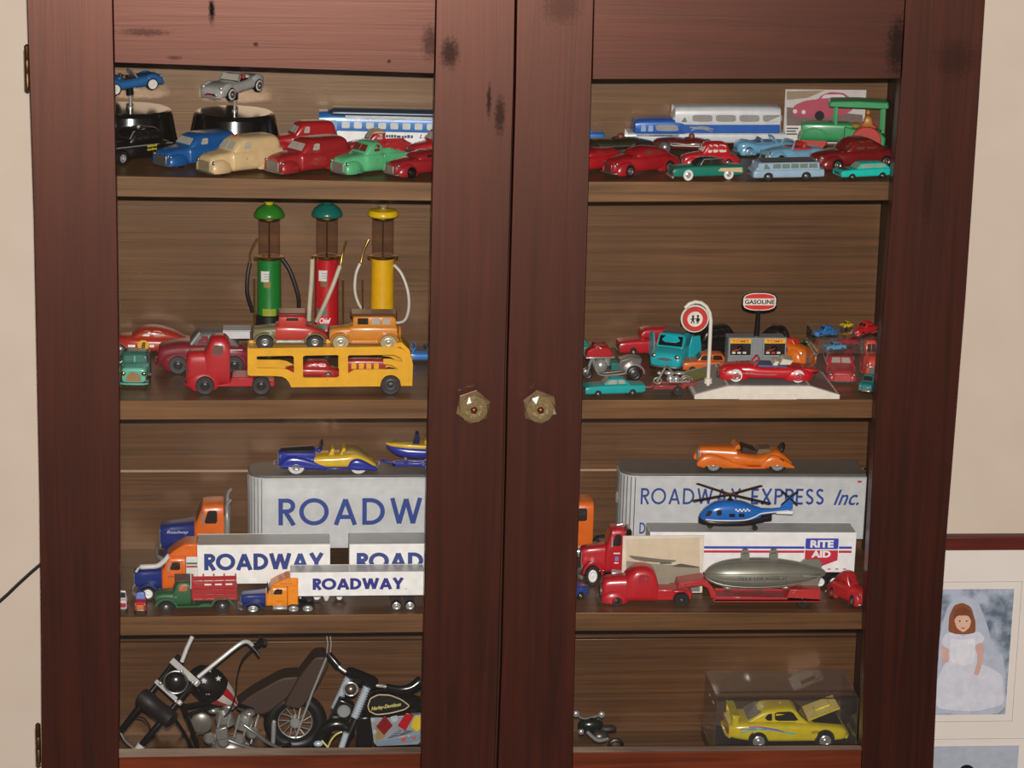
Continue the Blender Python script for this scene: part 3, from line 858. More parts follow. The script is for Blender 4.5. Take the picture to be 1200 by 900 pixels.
def roadster(label, col, scoop):
    t = T('model_convertible', label, 'toy car', 'model convertibles on turntable stands', off=40)
    M = paint(col, .28, .12, 0, .5, .6)
    t.loft('body', [(0, 4, 11, 9), (2, 3, 14.5, 14.5), (8, 3, 16.8, 16), (20, 3, 17.6, 16.6), (36, 3.2, 16.2, 16.2), (50, 3.2, 16, 16.6), (62, 3.2, 16.8, 16.4), (74, 3.6, 15.6, 14.5), (79, 5, 12.5, 11)], M, 3.4)
    t.fender([(15, 11, 11, 7.4, 13.2, 3.8), (64, 11, 11, 7.2, 13.6, 3.6)], M)
    t.loft('cockpit', [(32, 13, 16.6, 10), (36, 13, 17.2, 12), (50, 13, 17, 12), (55, 13, 16.6, 10)], DARKW, 4)
    t.add('seat', join(box(46, 50, -10, -1, 14, 20.5), box(46, 50, 1, 10, 14, 20.5)), paint((150, 40, 35) if scoop else (90, 70, 50), .5), bevel=1.4)
    t.add('windshield_frame', tube(crv([(33, -13.5, 16), (37, -12, 22.6), (38, 0, 24.4), (37, 12, 22.6), (33, 13.5, 16)], 4), .75, 8), CHROME)
    t.shield(34, 17, 12, 37.6, 23, 10.5, CLEARW)
    t.add('folded_top', box(51, 57, -11, 11, 15, 19.6), M, bevel=2)
    t.add('grille', tprism([(-.5, 6, 8.4), (.4, 11, 8.4), (2.4, 11, 9), (2.4, 6, 9)], 0), paint((46, 42, 40), .3, .6), bevel=.8)
    t.add('license_plate', box(-1.4, -.4, -3.6, 3.6, 4.6, 7.6), paint((190, 84, 84), .4), bevel=.2)
    t.lamps([(3, 12, 14.6)], 2.5, CHROME); t.lamps([(.3, 7, 8)], 1.5, CHROME, 'fog_light')
    t.bumper(-1.2, 5.2, 13, 1.0, CHROME); t.bumper(80, 6.4, 12, 1.0, CHROME)
    ww = paint((214, 208, 198), .4)
    t.wheels([16, 63], 15.2, 7.4, 4, BLACK, ww, .78, 6.2)
    for x in (16, 63):
        t.add('hubcap', lathe([(4.3, 0), (4.3, 1.1), (3, 1.7), (1.2, 1.2), (.6, 2)], 14, (x, -17.0, 6.2), 'y'), BLACK if not scoop else SATIN)
    t.add('stand_socket', lathe([(4.6, -6), (4.6, 2), (4.6, 3.4)], 14, (40, 0, 0)), BLACK)
    return t
def on_drum(t, dr, x0, x1, ymid, yaw, pitch):
    fit(t, lambda x: 0, x0, x1, None, yaw, None, pitch)
    px = dr.root
    t.root.location.x, t.root.location.y = px.location.x, px.location.y
    t.root.location.z = px.location.z + 68.5*.001*px.scale[2] + 5.0*.001
blue_r = roadster('small metallic blue convertible with whitewall tyres on the leftmost turntable stand', (34, 96, 150), False)
on_drum(blue_r, DR1, 112, 195, 95, 202, 5)
silver_r = roadster('small silver convertible with red plate tilted on the second turntable stand', (176, 172, 164), True)
on_drum(silver_r, DR2, 232, 307, 103, 52, -5)

def police(label, x0, x1, yb, yaw, back):
    t = old_sedan(label, (15, 14, 14), DARKW, CHROME, 35, False, 'black highway patrol cars', (RUBBER, CHROME), wear=0, lampm=CHROME)
    Y = paint((204, 176, 40), .5)
    for k in (0, 1):
        t.mark(scribble(6-k, 15, 2.4), Y, (55, -18.95, 15.4-k*3.6))
    t.mark(rot(rot(scribble(6, 15, 3), -90, 'x'), -90, 'z'), Y, (62, 7.5, 35.3))
    t.bumper(-2, 8, 12, 1.3, CHROME, name='bumper_guard')
    t.lamps([(-.4, 10.5, 14)], 3.6, CHROME, 'chrome_lamp')
    t.add('chrome_grille', box(-2.2, 0, -5.6, 5.6, 5, 15), CHROME, bevel=1)
    t.add('side_trim', tube([(8, -15.4, 18), (50, -19, 18), (96, -15.8, 16)], .7, 6), CHROME)
    t.add('windshield_trim', tube([(35, -12, 25), (41, -11, 32), (56, -11.4, 33.4), (80, -10, 30)], .7, 6), CHROME)
    t.add('roof_lamp', ell((52, -7, 36), 2.4, 2.4, 2), CHROME)
    fit(t, L1, x0, x1, None, yaw, 146, dep=82)
    return t
police('black toy police sedan with yellow lettering beside the blue panel van, chrome-nosed', 106, 207, 194, 44, 0)

blue_van = panel_van('dark blue cast toy panel van between the black police car and the cream van', (22, 82, 140), SATIN)
fit(blue_van, L1, 178, 282, None, 38, 151, dep=74)
cream = panel_van('cream cast toy panel van with a small red roof light', (206, 176, 128), paint((150, 132, 104), .5, .2), red_light=True)
fit(cream, L1, 229, 332, None, 37, 155, dep=31)
red_van = panel_van('dark red cast toy panel van in front, with a worn silver grille', (152, 28, 32), BARE)
fit(red_van, L1, 309, 412, None, 37, 157, dep=42)
red_van2 = panel_van('bright red rounded toy van standing behind the front red van', (166, 26, 30), paint((140, 30, 30), .4))
fit(red_van2, L1, 314, 396, None, 22, 140, dep=165)
green_pick = pickup('mint green cast toy pickup truck with a silver grille', (88, 176, 120), BARE, bed_in=BARE, window=paint((110, 40, 34), .4))
fit(green_pick, L1, 386, 480, None, 36, 163, dep=48)
ranch = pickup('red toy pickup with a cream roof parked behind the green pickup', (166, 28, 32), SATIN, roof=paint((196, 172, 136), .4, 0, .3), window=CLEARW)
fit(ranch, L1, 402, 482, None, 14, 150, dep=165)
red_fr = old_sedan('dark red toy coupe with silver bumper at the right end of the front row', (150, 26, 34), DARKW, BARE, 30, wheel=(BLACK, BLACK))
fit(red_fr, L1, 449, 545, None, 34, None, dep=42)
red_bk = pickup('red toy pickup with clear windows, half hidden by the middle door stile', (172, 30, 36), SATIN, window=CLEARW)
fit(red_bk, L1, 474, 556, None, 24, 150, dep=134)

def coach(label, L, x0, x1, yb):
    t = T('toy_bus', label, 'toy bus', off=L/2)
    B = paint((38, 106, 172), .3, .1, 0, .5, .3); S = paint((176, 178, 180), .3, .6)
    t.loft('body', [(0, 6, 24, 12), (3, 4, 33, 17), (10, 4, 37, 19), (L-6, 4, 37, 19), (L, 6, 34, 17)], B, 4.5)
    t.loft('roof', [(4, 31, 35, 12), (12, 31, 40, 17.4), (30, 31, 41, 18.4), (L-4, 31, 41, 18.4), (L, 31, 38, 16)], paint((54, 66, 80), .3, .3), 2.6)
    y = -19.2
    t.add('roof_band', box(28, L-2, y-.4, y+1, 30.4, 34.6), S, bevel=.4)
    t.add('belt_panel', box(18, L-2, y-.3, y+1, 6, 18), WHITE, bevel=.4)
    n = int((L-26)//15.5)
    for i in range(n):
        t.patch('side_window', 'body', rrect(24+i*15.5, 34+i*15.5, 21, 27.6, 1.4), paint((206, 204, 198), .3), eps=.5, round=0)
    t.patch('door_window', 'body', rrect(9, 18, 19, 29, 2), paint((120, 160, 196), .3), eps=.5, round=0)
    t.mark(join(scribble(12, L*.27, 3.4), xf(words('Lines', L*.13, 4.2, .01, .2), o=(L*.31, 0, 0))), paint((40, 50, 76), .5), (L*.34, y-.45, 12))
    t.mark(scribble(16, L*.32, 1.8), paint((220, 222, 224), .5), (L*.16, y-.5, 29.2))
    t.shield(1.8, 22, 12, 4.2, 31, 12, paint((170, 178, 182), .2), split=.8)
    t.wheels([24, L-30], 16, 8, 5, RUBBER, SATIN, .5)
    fit(t, L1, x0, x1, None, 0, 124, dep=240)
    return t
coach('long blue tinplate coach with a silver roof band and white lettered skirt', 190, 373, 561, 176)

# ---------------------------------------------------------------- top shelf, right bay
def open_car(label, col, interior, L=92, wheel=None, style='long', group=None, frame=None, wear=.05, seat2=None, name='toy_convertible', hr=.6, wr=7.4, fin=0, H=1.0):
    """open two-seater or tourer with sweeping wings, front towards -x"""
    wheel = wheel or (RUBBER, SATIN)
    t = T(name, label, 'toy car', group, off=L/2)
    M = cast(col, wear, .3)
    k = L/92
    t.loft('body', [(0, 4.5, 13, 9), (2*k, 3.4, 18, 12), (14*k, 3, 20.5, 14), (30*k, 3, 21.5, 16.6), (40*k, 3, 19.5, 17.4), (60*k, 3, 19, 17.4), (72*k, 3, 20+fin*.4, 17), (86*k, 3.6, 17+fin, 14.5), (92*k, 6, 12+fin, 10)], M, 3.4)
    t.fender([(15*k, 7, 14*k, 11.5, 13.6, 4.6), (76*k, 7, 13.5*k, 11, 14, 4.4)], M)
    I = paint(interior, .5)
    t.add('cockpit_floor', prism([(37*k, 17.6), (66*k, 17.6), (66*k, 20.2), (37*k, 21.2)], -12.5, 12.5), I, bevel=1)
    t.add('seat', prism([(50*k, 18), (56*k, 18), (58*k, 25.6), (54*k, 25.6)], -12, 12), paint(seat2, .5) if seat2 else I, bevel=1.4)
    F = frame or M
    t.add('windshield_frame', join(tube(crv([(33*k, -14, 19), (37.5*k, -12.4, 27), (38.5*k, 0, 28.4), (37.5*k, 12.4, 27), (33*k, 14, 19)], 4), 1.1, 8), tube([(33.6*k, -13.4, 20.4), (33.6*k, 13.4, 20.4)], .9, 8)), F)
    t.add('grille', box(-1, 2, -6, 6, 6, 14), SATIN, bevel=.9)
    t.bumper(-1.4, 5, 14, 1.1, SATIN); t.bumper(L+.6, 6, 14, 1.1, SATIN)
    t.lamps([(3*k, 10.6, 15.5)], 2.5, SATIN)
    t.wheels([16*k, 76*k], 15.6, wr, 4.2, wheel[0], wheel[1], hr)
    return t
WW = paint((218, 214, 206), .4)
# front row
chevy = box_sedan('green toy car with a dark roof, cream tail and whitewall wheels, front row', (20, 116, 96), DARKW, paint((24, 52, 44), .25, 0, 0, .5, .5), 90, wheel=(WW, CHROME), hr=.5, wr=6.4)
chevy.patch('tail_flash', 'body', [(56, 10.2), (59, 13.4), (87, 13.2), (87.4, 8)], paint((206, 176, 136), .3), eps=1.0, round=0, label='cream tail panel')
chevy.add('window_trim', tube([(34, -12.4, 17), (38.4, -11.4, 23.4), (63, -11.4, 23.6), (68, -12, 17)], .5, 6), SATIN)
chevy.add('bumper_guard', tube([(-1.6, -13, 4.4), (-2, 0, 4), (-1.6, 13, 4.4)], 1.5, 8), CHROME)
fit(chevy, R1, 780, 872, None, 9, 183, dep=31)
bus = T('toy_bus', 'small pale blue toy bus with a dark roof edge, front row', 'toy bus', off=45)
PB = paint((146, 172, 190), .35); DG = paint((44, 44, 48), .3)
bus.loft('body', [(0, 4, 13, 14), (2, 3.4, 15.4, 15.5), (10, 3.2, 16, 16), (84, 3.2, 16, 16), (90, 4.4, 14, 14.5)], PB, 6)
bus.loft('upper_body', [(3, 12, 16, 13), (8, 12, 24, 14.2), (12, 12, 26.6, 14.6), (78, 12, 26.6, 14.6), (84, 12, 24, 14.2), (87, 12, 15, 13)], PB, 6, k=2)
bus.add('roof_edge', box(11, 80, -14.9, 14.9, 26.2, 27.6), DG, bevel=.6)
for i in range(5):
    bus.patch('side_window', 'upper_body', rrect(25+i*11.6, 35+i*11.6, 17.5, 24, .8), paint((112, 124, 112), .2), round=0)
bus.patch('side_window', 'upper_body', [(13, 17), (21.5, 17), (17, 24), (14.5, 24)], paint((112, 124, 112), .2), round=0)
bus.patch('side_window', 'upper_body', [(76, 24), (82, 24), (83, 17.5), (82, 17.5), (76, 17.5)][:4], paint((112, 124, 112), .2), round=0)
bus.shield(4, 16, 12, 9.4, 24.4, 12, paint((104, 116, 108), .2))
bus.lamps([(.6, 11, 8.5)], 1.8, SATIN); bus.bumper(-.6, 4.6, 15, 1.1, SATIN)
bus.wheels([19, 68], 14.6, 6.2, 4, RUBBER, SATIN, .45)
fit(bus, R1, 875, 966, None, 6, 184, dep=32)
wagon = box_sedan('small turquoise toy estate car at the right end of the front row', (20, 190, 172), paint((150, 160, 140), .25), None, 74, True, tail=.6, wheel=(RUBBER, SATIN))
wagon.add('hood_reflection', box(3, 20, -10.5, 10.5, 14.4, 15.6), paint((40, 74, 70), .15), bevel=.6)  # dark reflection on the hood, put in as a coloured panel
fit(wagon, R1, 976, 1047, None, 14, 188, dep=34)
# second row
t = old_sedan('bright red toy sedan with white windows behind the green and cream car', (190, 26, 36), paint((216, 206, 190), .3), SATIN, 37, False, wear=.05)
fit(t, R1, 794, 869, None, 10, 165, dep=100)
t = old_sedan('deep red cast toy coupe, facing front-left, second from the left stile', (160, 18, 28), paint((104, 60, 44), .4), paint((140, 60, 60), .3, .5), 31, True, wear=.1)
fit(t, R1, 704, 800, None, 32, 170, dep=46)
t = old_sedan('deep red toy coupe half hidden behind the middle door stile', (168, 18, 26), paint((120, 40, 36), .4), paint((140, 60, 60), .3, .5), 29, True, wear=.1)
fit(t, R1, 650, 742, None, 30, 172, dep=64)
t = old_sedan('dark red cast toy sedan with chrome headlights behind the turquoise estate car', (118, 20, 22), paint((96, 70, 50), .3), SATIN, 36, True, wear=.25, lampm=CHROME)
fit(t, R1, 944, 1058, None, 22, 159, dep=90)
t = open_car('pale blue open toy tourer with red seats behind the pale blue bus', (112, 160, 186), (178, 40, 36), 92, wear=.3)
fit(t, R1, 888, 972, None, 22, 162, dep=108)
t = open_car('pale blue finned toy convertible standing behind the red sedan', (104, 158, 188), (84, 120, 140), 92, fin=5, wear=.2)
fit(t, R1, 858, 936, None, 188, 157, dep=185)
# third row
def racer(label, col, wear, L=96):
    t = T('toy_racing_car', label, 'toy car', off=L/2)
    M = cast(col, wear, .3)
    t.loft('body', [(0, 6, 14, 7), (6, 5, 19, 11), (30, 5, 21.5, 13), (48, 5, 20, 13.5), (60, 5, 22, 13), (80, 6, 18, 9), (96, 9, 12, 3)], M, 2.4)
    t.add('driver_head', ell((54, 0, 23), 4.4, 4, 5), paint((116, 64, 44), .4))
    t.add('cockpit_rim', torus((52, 0, 20.5), 7.5, 1, 'z', 18, 6), M)
    t.add('exhaust_pipe', tube([(22, -12.6, 14), (30, -14, 12), (76, -12, 12)], 1.3, 8), SATIN)
    t.wheels([18, 74], 15, 9, 5, RUBBER, SATIN, .5)
    return t
fit(racer('dark olive and brown toy racing car behind the deep red coupes', (44, 40, 20), .5), R1, 668, 772, None, 12, 156, dep=190)
fit(racer('maroon-brown toy racing car in front of the silver and blue bus', (92, 32, 24), .4), R1, 764, 846, None, -12, 156, dep=190)
t = box_sedan('small bright blue toy car at the back beside the middle stile', (28, 106, 178), DARKW, None, 66)
fit(t, R1, 648, 710, None, 0, 143, dep=245)
gh = T('toy_bus', 'large silver and blue toy coach with a raised rear roof and a running dog emblem', 'toy bus', off=94)
SV = paint((206, 206, 205), .32, .12); BL = paint((34, 92, 172), .3, .1, .15)
gh.loft('lower_body', [(0, 8, 16, 14), (2, 6, 18, 17), (8, 6, 19, 19), (180, 6, 19, 19), (188, 7, 18, 17)], SV, 6)
gh.loft('front_body', [(0, 14, 22, 14), (2, 14, 30, 17), (8, 14, 34, 18.6), (60, 14, 35, 19), (66, 14, 34, 18)], BL, 5)
gh.loft('rear_body', [(50, 16, 36, 16), (57, 16, 47, 18), (62, 16, 49.5, 18.8), (176, 16, 49.5, 18.8), (185, 16, 46, 18), (188, 16, 40, 16)], SV, 5, k=2)
gh.add('blue_band', box(60, 187, -19.4, 19.4, 18.6, 28.6), BL, bevel=.8)
gh.add('side_moulding', box(4, 58, -19.5, -18.3, 14.6, 17), SATIN, bevel=.3)
for i in range(4):
    gh.patch('side_window', 'rear_body', chai([(75+i*30, 32), (100+i*30, 32), (100+i*30, 40), (74+i*30, 40)]), paint((150, 146, 140), .25), round=1)
gh.patch('side_window', 'rear_body', [(60, 31.5), (68, 31.5), (65, 38)], paint((130, 124, 118), .25))
gh.patch('side_window', 'front_body', chai([(29, 21), (58, 21), (55, 28.5), (28, 28.5)]), paint((150, 150, 150), .25))
for x in (9, 18):
    gh.patch('side_window', 'front_body', chai([(x, 20.5), (x+7, 20.5), (x+6.4, 28), (x+1, 28)]), paint((150, 170, 196), .25))
gh.shield(1.6, 20, 13, 3.4, 30, 13, DARKW, split=.8); gh.shield(55, 39, 15, 58.6, 46, 15, paint((90, 80, 70), .3))
dog = [(70, 23.4), (74, 24.4), (80, 26.4), (88, 26.8), (94, 26), (100, 26.6), (103, 25.4), (99, 24.6), (97, 23.6), (101, 21.6), (104, 21.4), (98, 21.8), (94, 23.4), (86, 23.2), (80, 22), (74, 20.6), (71, 20.6), (77, 22.6), (78, 24), (72, 22.8)]
gh.add('dog_emblem', prism([(176-x-3, z) for x, z in dog], -20, -19.2), SATIN, smooth=0)
gh.wheels([36, 138, 156], 16.5, 8.4, 5, RUBBER, SATIN, .5)
gh.mark(scribble(12, 30, 1.6), paint((60, 60, 66), .5), (20, -19.7, 14.9))
fit(gh, R1, 732, 921, None, 0, 121, dep=242)
ro = T('toy_road_roller', 'green toy road roller with a canopy and red rollers, back right', 'toy roller', off=52)
GR = cast((38, 140, 78), .25)
ro.loft('boiler', [(8, 14, 34, 10), (12, 13, 37, 12), (60, 13, 37, 12), (64, 14, 36, 11)], GR, 6, k=2)
ro.add('rear_body', prism([(56, 8), (104, 8), (105, 20), (98, 27), (88, 29), (70, 30), (56, 34)], -15, 15), GR, bevel=2)
ro.add('front_guard', prism(circ(22, 12, 19, 14, 20, 180)+circ(22, 12, 16.5, 14, 180, 20), -13, 13), GR, bevel=.5)
ro.add('canopy', prism([(38, 58), (104, 57), (107, 58), (106, 66), (70, 67), (40, 66), (37, 63)], -15, 15), GR, bevel=1.6)
for x in (44, 99):
    for y in (-13, 13): ro.add('canopy_post', box(x, x+4, y-1.5, y+1.5, 26 if x > 60 else 35, 59), GR, bevel=.5)
ro.add('front_roller', lathe([(15, -10), (16, -9), (16, 9), (15, 10)], 24, (22, 0, 16), 'y'), cast((178, 40, 28), .2))
for y in (-17.5, 17.5):
    w = ro.add('rear_roller', lathe([(16.5, -3), (17.5, -2), (17.5, 2), (16.5, 3)], 24, (82, y, 17.5), 'y'), cast((178, 40, 28), .2))
ro.add('driver_figure', crv and join(loft([(78, 30, 34, 3), (80, 30, 44, 4), (84, 30, 46, 4.4), (88, 30, 44, 4), (90, 30, 36, 3)], 2.4), ell((84, 0, 50), 3.2, 3.2, 4)), paint((176, 110, 36), .4))
ro.add('coal_heap', ell((70, 0, 33), 7, 9, 4), paint((150, 120, 40), .7))
fit(ro, R1, 934, 1042, None, -8, 114, dep=205)
card = T('photo_card', 'glossy photograph card of a pink car leaning behind the green road roller', 'card')
a, b = at(920.5, 105, 281), at(1012, 166, 281)
card.off = ((a[0]+b[0])/2, 281, R1((a[0]+b[0])/2)); card.root.location = Vector(card.off)*.001 + Vector((0, 0, .0004))
X0, X1, Z1, Z0 = a[0], b[0], a[2], card.off[2]
card.add('card_sheet', box(X0, X1, 281, 282, Z0, Z1), paint((196, 186, 178), .3), smooth=0)
def cpoly(name, pts, rgb, dy):
    card.add(name, prism([P2(x/6+860, y/6+90, 280.8) for x, y in pts], 280.9-dy, 281-dy), paint(rgb, .3), smooth=0)
cpoly('printed_ground', [(372, 215), (560, 235), (905, 270), (905, 420), (372, 420)], (118, 96, 92), .05)
cpoly('printed_hedge', [(372, 104), (640, 98), (520, 150), (372, 166)], (150, 128, 104), .05)
cpoly('printed_car', chai([(405, 240), (430, 200), (500, 170), (590, 160), (620, 130), (680, 108), (770, 115), (820, 150), (840, 230), (780, 270), (650, 290), (600, 270), (540, 285), (460, 285), (420, 270)], 2), (176, 76, 92), .15)
cpoly('printed_glass', chai([(610, 155), (640, 126), (760, 126), (790, 146), (700, 150)], 1), (206, 196, 200), .3)
cpoly('printed_tyre', circ(602, 275, 34, 16), (34, 28, 30), .3)
for cx, cy in ((430, 245), (490, 250)): cpoly('printed_lamp', circ(cx, cy, 15, 12), (214, 200, 200), .3)
tk = T('price_ticket', 'small white printed ticket standing below the pink car photograph', 'card')
a, b = at(920.5, 147.5, 274), at(939, 163, 274)
tk.off = ((a[0]+b[0])/2, 274, R1(a[0])); tk.root.location = Vector(tk.off)*.001 + Vector((0, 0, .0004))
tk.add('ticket_sheet', box(a[0], b[0], 274, 274.6, tk.off[2], a[2]), paint((216, 208, 200), .5), smooth=0)
for i, wd in enumerate((15, 12, 14)):
    tk.add('printed_line', box(a[0]+1.5, a[0]+1.5+wd, 273.85, 274, a[2]-4.4-i*3.6, a[2]-2.6-i*3.6), paint((70, 64, 64), .6), smooth=0)

# ---------------------------------------------------------------- second shelf, left bay
YP = 245.0
BRASS = paint((176, 138, 66), .25, .95)
M_tube = glass_mat('pump_glass', (.86, .82, .80), .03, 0, 1.2)
def pump(label, col, capc, fin, cx, rows, hose, hosec, extra):
    """old visible-glass petrol pump; rows = picture rows of finial top, cap rim, glass foot, body foot"""
    z = [at(cx, r, YP)[2] for r in rows]
    x = at(cx, rows[2], YP)[0]
    g0 = L2(x)
    t = T('toy_petrol_pump', label, 'toy petrol pump', 'visible-glass petrol pumps at the back of the second shelf', off=(x, YP, g0))
    t.root.location = Vector((x, YP, g0+.4))*.001
    C = (x, YP, 0)
    B = paint(col, .32, 0, 0, .5, .3)
    t.add('base', lathe([(20, g0), (20, g0+4), (17, g0+6), (16.5, z[3]-1), (14, z[3])], 28, C), paint((24, 24, 18), .4))
    t.add('body', lathe([(15, z[3]), (15.6, z[3]+1), (15, z[3]+4), (14.6, z[2]-3), (14.6, z[2]-1), (13, z[2])], 32, C), B)
    t.add('lower_collar', lathe([(14.8, z[2]-.5), (15.4, z[2]+1), (15.4, z[2]+2.4), (13.8, z[2]+3), (12, z[2]+3.2)], 28, C), BRASS)
    t.add('upper_collar', lathe([(13, z[1]-4), (14.2, z[1]-3), (14.2, z[1]), (12, z[1]+.2)], 28, C), BRASS)
    t.add('glass_cylinder', lathe([(13.4, z[2]+3.2), (13.4, z[1]-3.4)], 32, C), M_tube)
    t.add('inner_pipe', lathe([(.9, z[2]+3), (.9, z[1]-3)], 8, C), BRASS)
    dome = [(18.6, z[1]), (19.4, z[1]+1.6), (19, z[1]+4)] + ([(16, z[1]+9), (11, z[1]+13), (6, z[1]+15.5)] if capc != (228, 186, 14) else [(17, z[1]+7), (10, z[1]+8.4)])
    t.add('cap', lathe(dome, 32, C), paint(capc, .3, 0, 0, .5, .3))
    zt = dome[-1][1]
    t.add('finial', lathe([(4.4, zt-.4), (5, zt+.6), (4, zt+1.4), (7, z[0]-.8), (7.4, z[0]), (3, z[0]+.3)], 20, C), fin)
    for k in (-1, 1):
        t.add('bracket', lathe([(2.4, z[2]-2), (2.6, z[2]-1), (2.6, z[2]+1.4), (1.6, z[2]+2.4)], 12, (x+k*16.4, YP-2, 0)), BRASS)
    for h in hose:
        t.add('hose', tube(crv([tuple(at(u, v, YP-w)) for u, v, w in h[0]], 5), h[1], 10), hosec)
    for h in extra:
        t.add(h[0], tube([tuple(at(u, v, YP-w)) for u, v, w in h[1]], h[2], 10), BRASS)
    return t, x, z
HB = paint((30, 24, 22), .5); HW = paint((214, 206, 190), .5); HC = paint((196, 184, 158), .5)
def decal(t, x, z0, w, h, rgb, r=14.9, name='label_plate', ang0=-90):
    """plate wrapped round the front of the pump body"""
    n = 7; a = w/r
    V, F = [], []
    for i in range(n):
        th = math.radians(ang0) - a/2 + a*i/(n-1)
        for zz in (z0, z0+h): V.append((x+r*math.cos(th), YP+r*math.sin(th), zz))
    F = [(2*i, 2*i+2, 2*i+3, 2*i+1) for i in range(n-1)]
    return t.add(name, (V, F), paint(rgb, .4), smooth=60)
t, x, z = pump('green toy petrol pump with a green cap, yellow finial and black hose', (26, 118, 44), (44, 120, 30), paint((214, 196, 40), .4), 315.5, (236, 254, 303, 368),
    [([(331, 304, 8), (340, 318, 12), (349, 345, 14), (350, 362, 10), (347, 378, 4)], 2.6), ([(293, 308, 6), (290, 325, 10), (290, 345, 10), (296, 365, 4)], 2.6)], HB,
    [('nozzle', [(293, 306, 6), (293, 298, 6), (296, 290, 6), (301.5, 280, 6)], 1.4), ('stand_pipe', [(298, 326, 12), (298.6, 409, 12)], 1.3)])
decal(t, x-2.5, z[2]-27, 16, 13.5, (214, 210, 202)); decal(t, x-1, z[2]-34, 12, 6.4, (150, 118, 60), name='brass_plate')
for i in range(3): decal(t, x-2.5, z[2]-17.5-i*3, 9-i, .7, (110, 106, 110), 15.1, 'printed_line')
decal(t, x, z[3]+.5, 17, 9, (150, 160, 40), 15.7, name='yellow_badge')
t, x, z = pump('red toy petrol pump with a teal cap and cream hose, middle of the three', (186, 22, 32), (10, 104, 90), paint((20, 110, 96), .4), 383, (237, 253, 302, 386),
    [([(366, 304, 6), (365, 330, 7), (363, 355, 7), (362, 376, 5)], 3.0), ([(398.5, 312, 12), (390, 335, 18), (380, 358, 18), (371, 377, 10)], 2.8)], HC,
    [('nozzle', [(399, 312, 12), (401, 300, 8), (403, 292, 8), (406, 282, 8)], 1.3), ('stand_pipe', [(402, 328, 10), (402, 409, 10)], 1.3)])
decal(t, x-2.5, z[2]-27, 16, 13.5, (214, 210, 202)); decal(t, x-2, z[2]-34, 12, 6.4, (120, 96, 50), name='brass_plate')
for i in range(3): decal(t, x-2.5, z[2]-17.5-i*3, 9-i, .7, (110, 106, 110), 15.1, 'printed_line')
decal(t, x-2, z[3]+4, 22, 25, (40, 128, 108), 15.0, name='company_badge'); decal(t, x-2, z[3]+9, 22.2, 12, (212, 40, 60), 15.15, name='badge_band')
t.mark(words('Chief', 14, 7, .03, .25), WHITE, (x-9, YP-15.9, z[3]+11), name='badge_lettering')
t, x, z = pump('yellow toy petrol pump with a flat yellow cap and white hose', (228, 170, 14), (228, 186, 14), paint((190, 172, 130), .3, .6), 448.5, (239, 253, 302, 400),
    [([(462, 311, 4), (471, 322, 10), (478, 342, 13), (479, 362, 12), (474, 376, 8), (463, 379, 2)], 1.9), ([(422, 309, 10), (417, 322, 12), (416, 342, 12), (421, 358, 9), (427, 364, 5)], 1.9)], HW,
    [('nozzle', [(423, 308, 10), (425, 298, 8), (427, 292, 8), (432, 281, 6)], 1.5), ('stand_pipe', [(425, 328, 14), (425, 409, 14)], 1.4)])

# the car carrier: lorry, trailer, and its load
YEL = paint((228, 166, 16), .35, 0, .05); RD = cast((176, 22, 32), .15)
tr = T('toy_lorry', 'bright red toy lorry cab with black wheels, pulling the yellow car carrier', 'toy truck', off=50)
tr.loft('hood', [(0, 12, 46, 13), (3, 10, 50.5, 15.5), (10, 9, 52, 16.5), (30, 9, 53, 18)], RD, 4)
tr.loft('cab', [(20, 12, 50, 16), (24, 11, 55, 17.5), (30, 10, 68, 18.4), (36, 10, 71.5, 18.8), (48, 10, 71, 18.8), (54, 10, 64, 18)], RD, 4.2, k=2)
tr.add('running_board', prism([(30, 9), (110, 9), (110, 16), (84, 16), (82, 21), (56, 21), (54, 14)], -18, 18), RD, bevel=1.5)
tr.fender([(21, 14, 21, 14, 14, 5.6)], RD)
tr.patch('door_line', 'cab', [(26, 22), (27.4, 22), (27.4, 64), (26.4, 60)], paint((120, 14, 22), .4), sides=(-1,), round=0)
tr.patch('side_window', 'cab', [(31, 50), (46, 50), (46, 62), (34, 62)], paint((96, 52, 44), .3), sides=(-1, 1))
tr.shield(24.5, 54, 14, 30, 66, 13.5, DARKW, split=.8)
tr.add('grille', box(-1.2, 3, -9, 9, 14, 38), SATIN, bevel=1.2)
tr.bumper(-2, 11, 17, 1.6, RD)
tr.lamps([(2, 13, 30)], 3, SATIN)
tr.wheels([23, 93], 19, 11.6, 6.4, RUBBER, paint((46, 44, 44), .35, .4), .5)
fit(tr, L2, 215, 322, None, 0, 390, dep=52)
def cv(p, dx=50, dz=592, k=5.217): return [((x-dx)/k, (dz-y)/k*1.03) for x, y in p]
ca = T('car_carrier_trailer', 'yellow two-deck toy car carrier trailer with shaped side openings', 'toy trailer', off=95)
outer = cv([(50, 310), (300, 306), (620, 303), (935, 299), (985, 312), (1025, 335), (1048, 368), (1058, 410), (1055, 541), (986, 541), (978, 505), (955, 482), (922, 474), (888, 482), (868, 505), (858, 543), (315, 548), (303, 520), (285, 496), (258, 482), (200, 478), (60, 477), (50, 470)])
holes = [chai(cv(h), 1, .06) for h in ([(103, 358), (330, 354), (333, 462), (290, 438), (245, 430), (105, 429)], [(386, 354), (606, 350), (606, 488), (387, 490)], [(660, 352), (800, 351), (940, 350), (978, 368), (994, 394), (955, 385), (920, 374), (876, 374), (876, 406), (925, 412), (968, 438), (830, 438), (700, 440), (662, 462)])]
for y0, y1 in ((-20, -18.4), (18.4, 20)):
    ca.add('side_plate', holed(outer, holes, y0, y1), YEL, bevel=.25, smooth=30)
zt = (592-306)/5.217*1.03
ca.add('upper_deck', box(2, 172, -18.3, 18.3, zt-5.5, zt-3.5), YEL, bevel=.4)
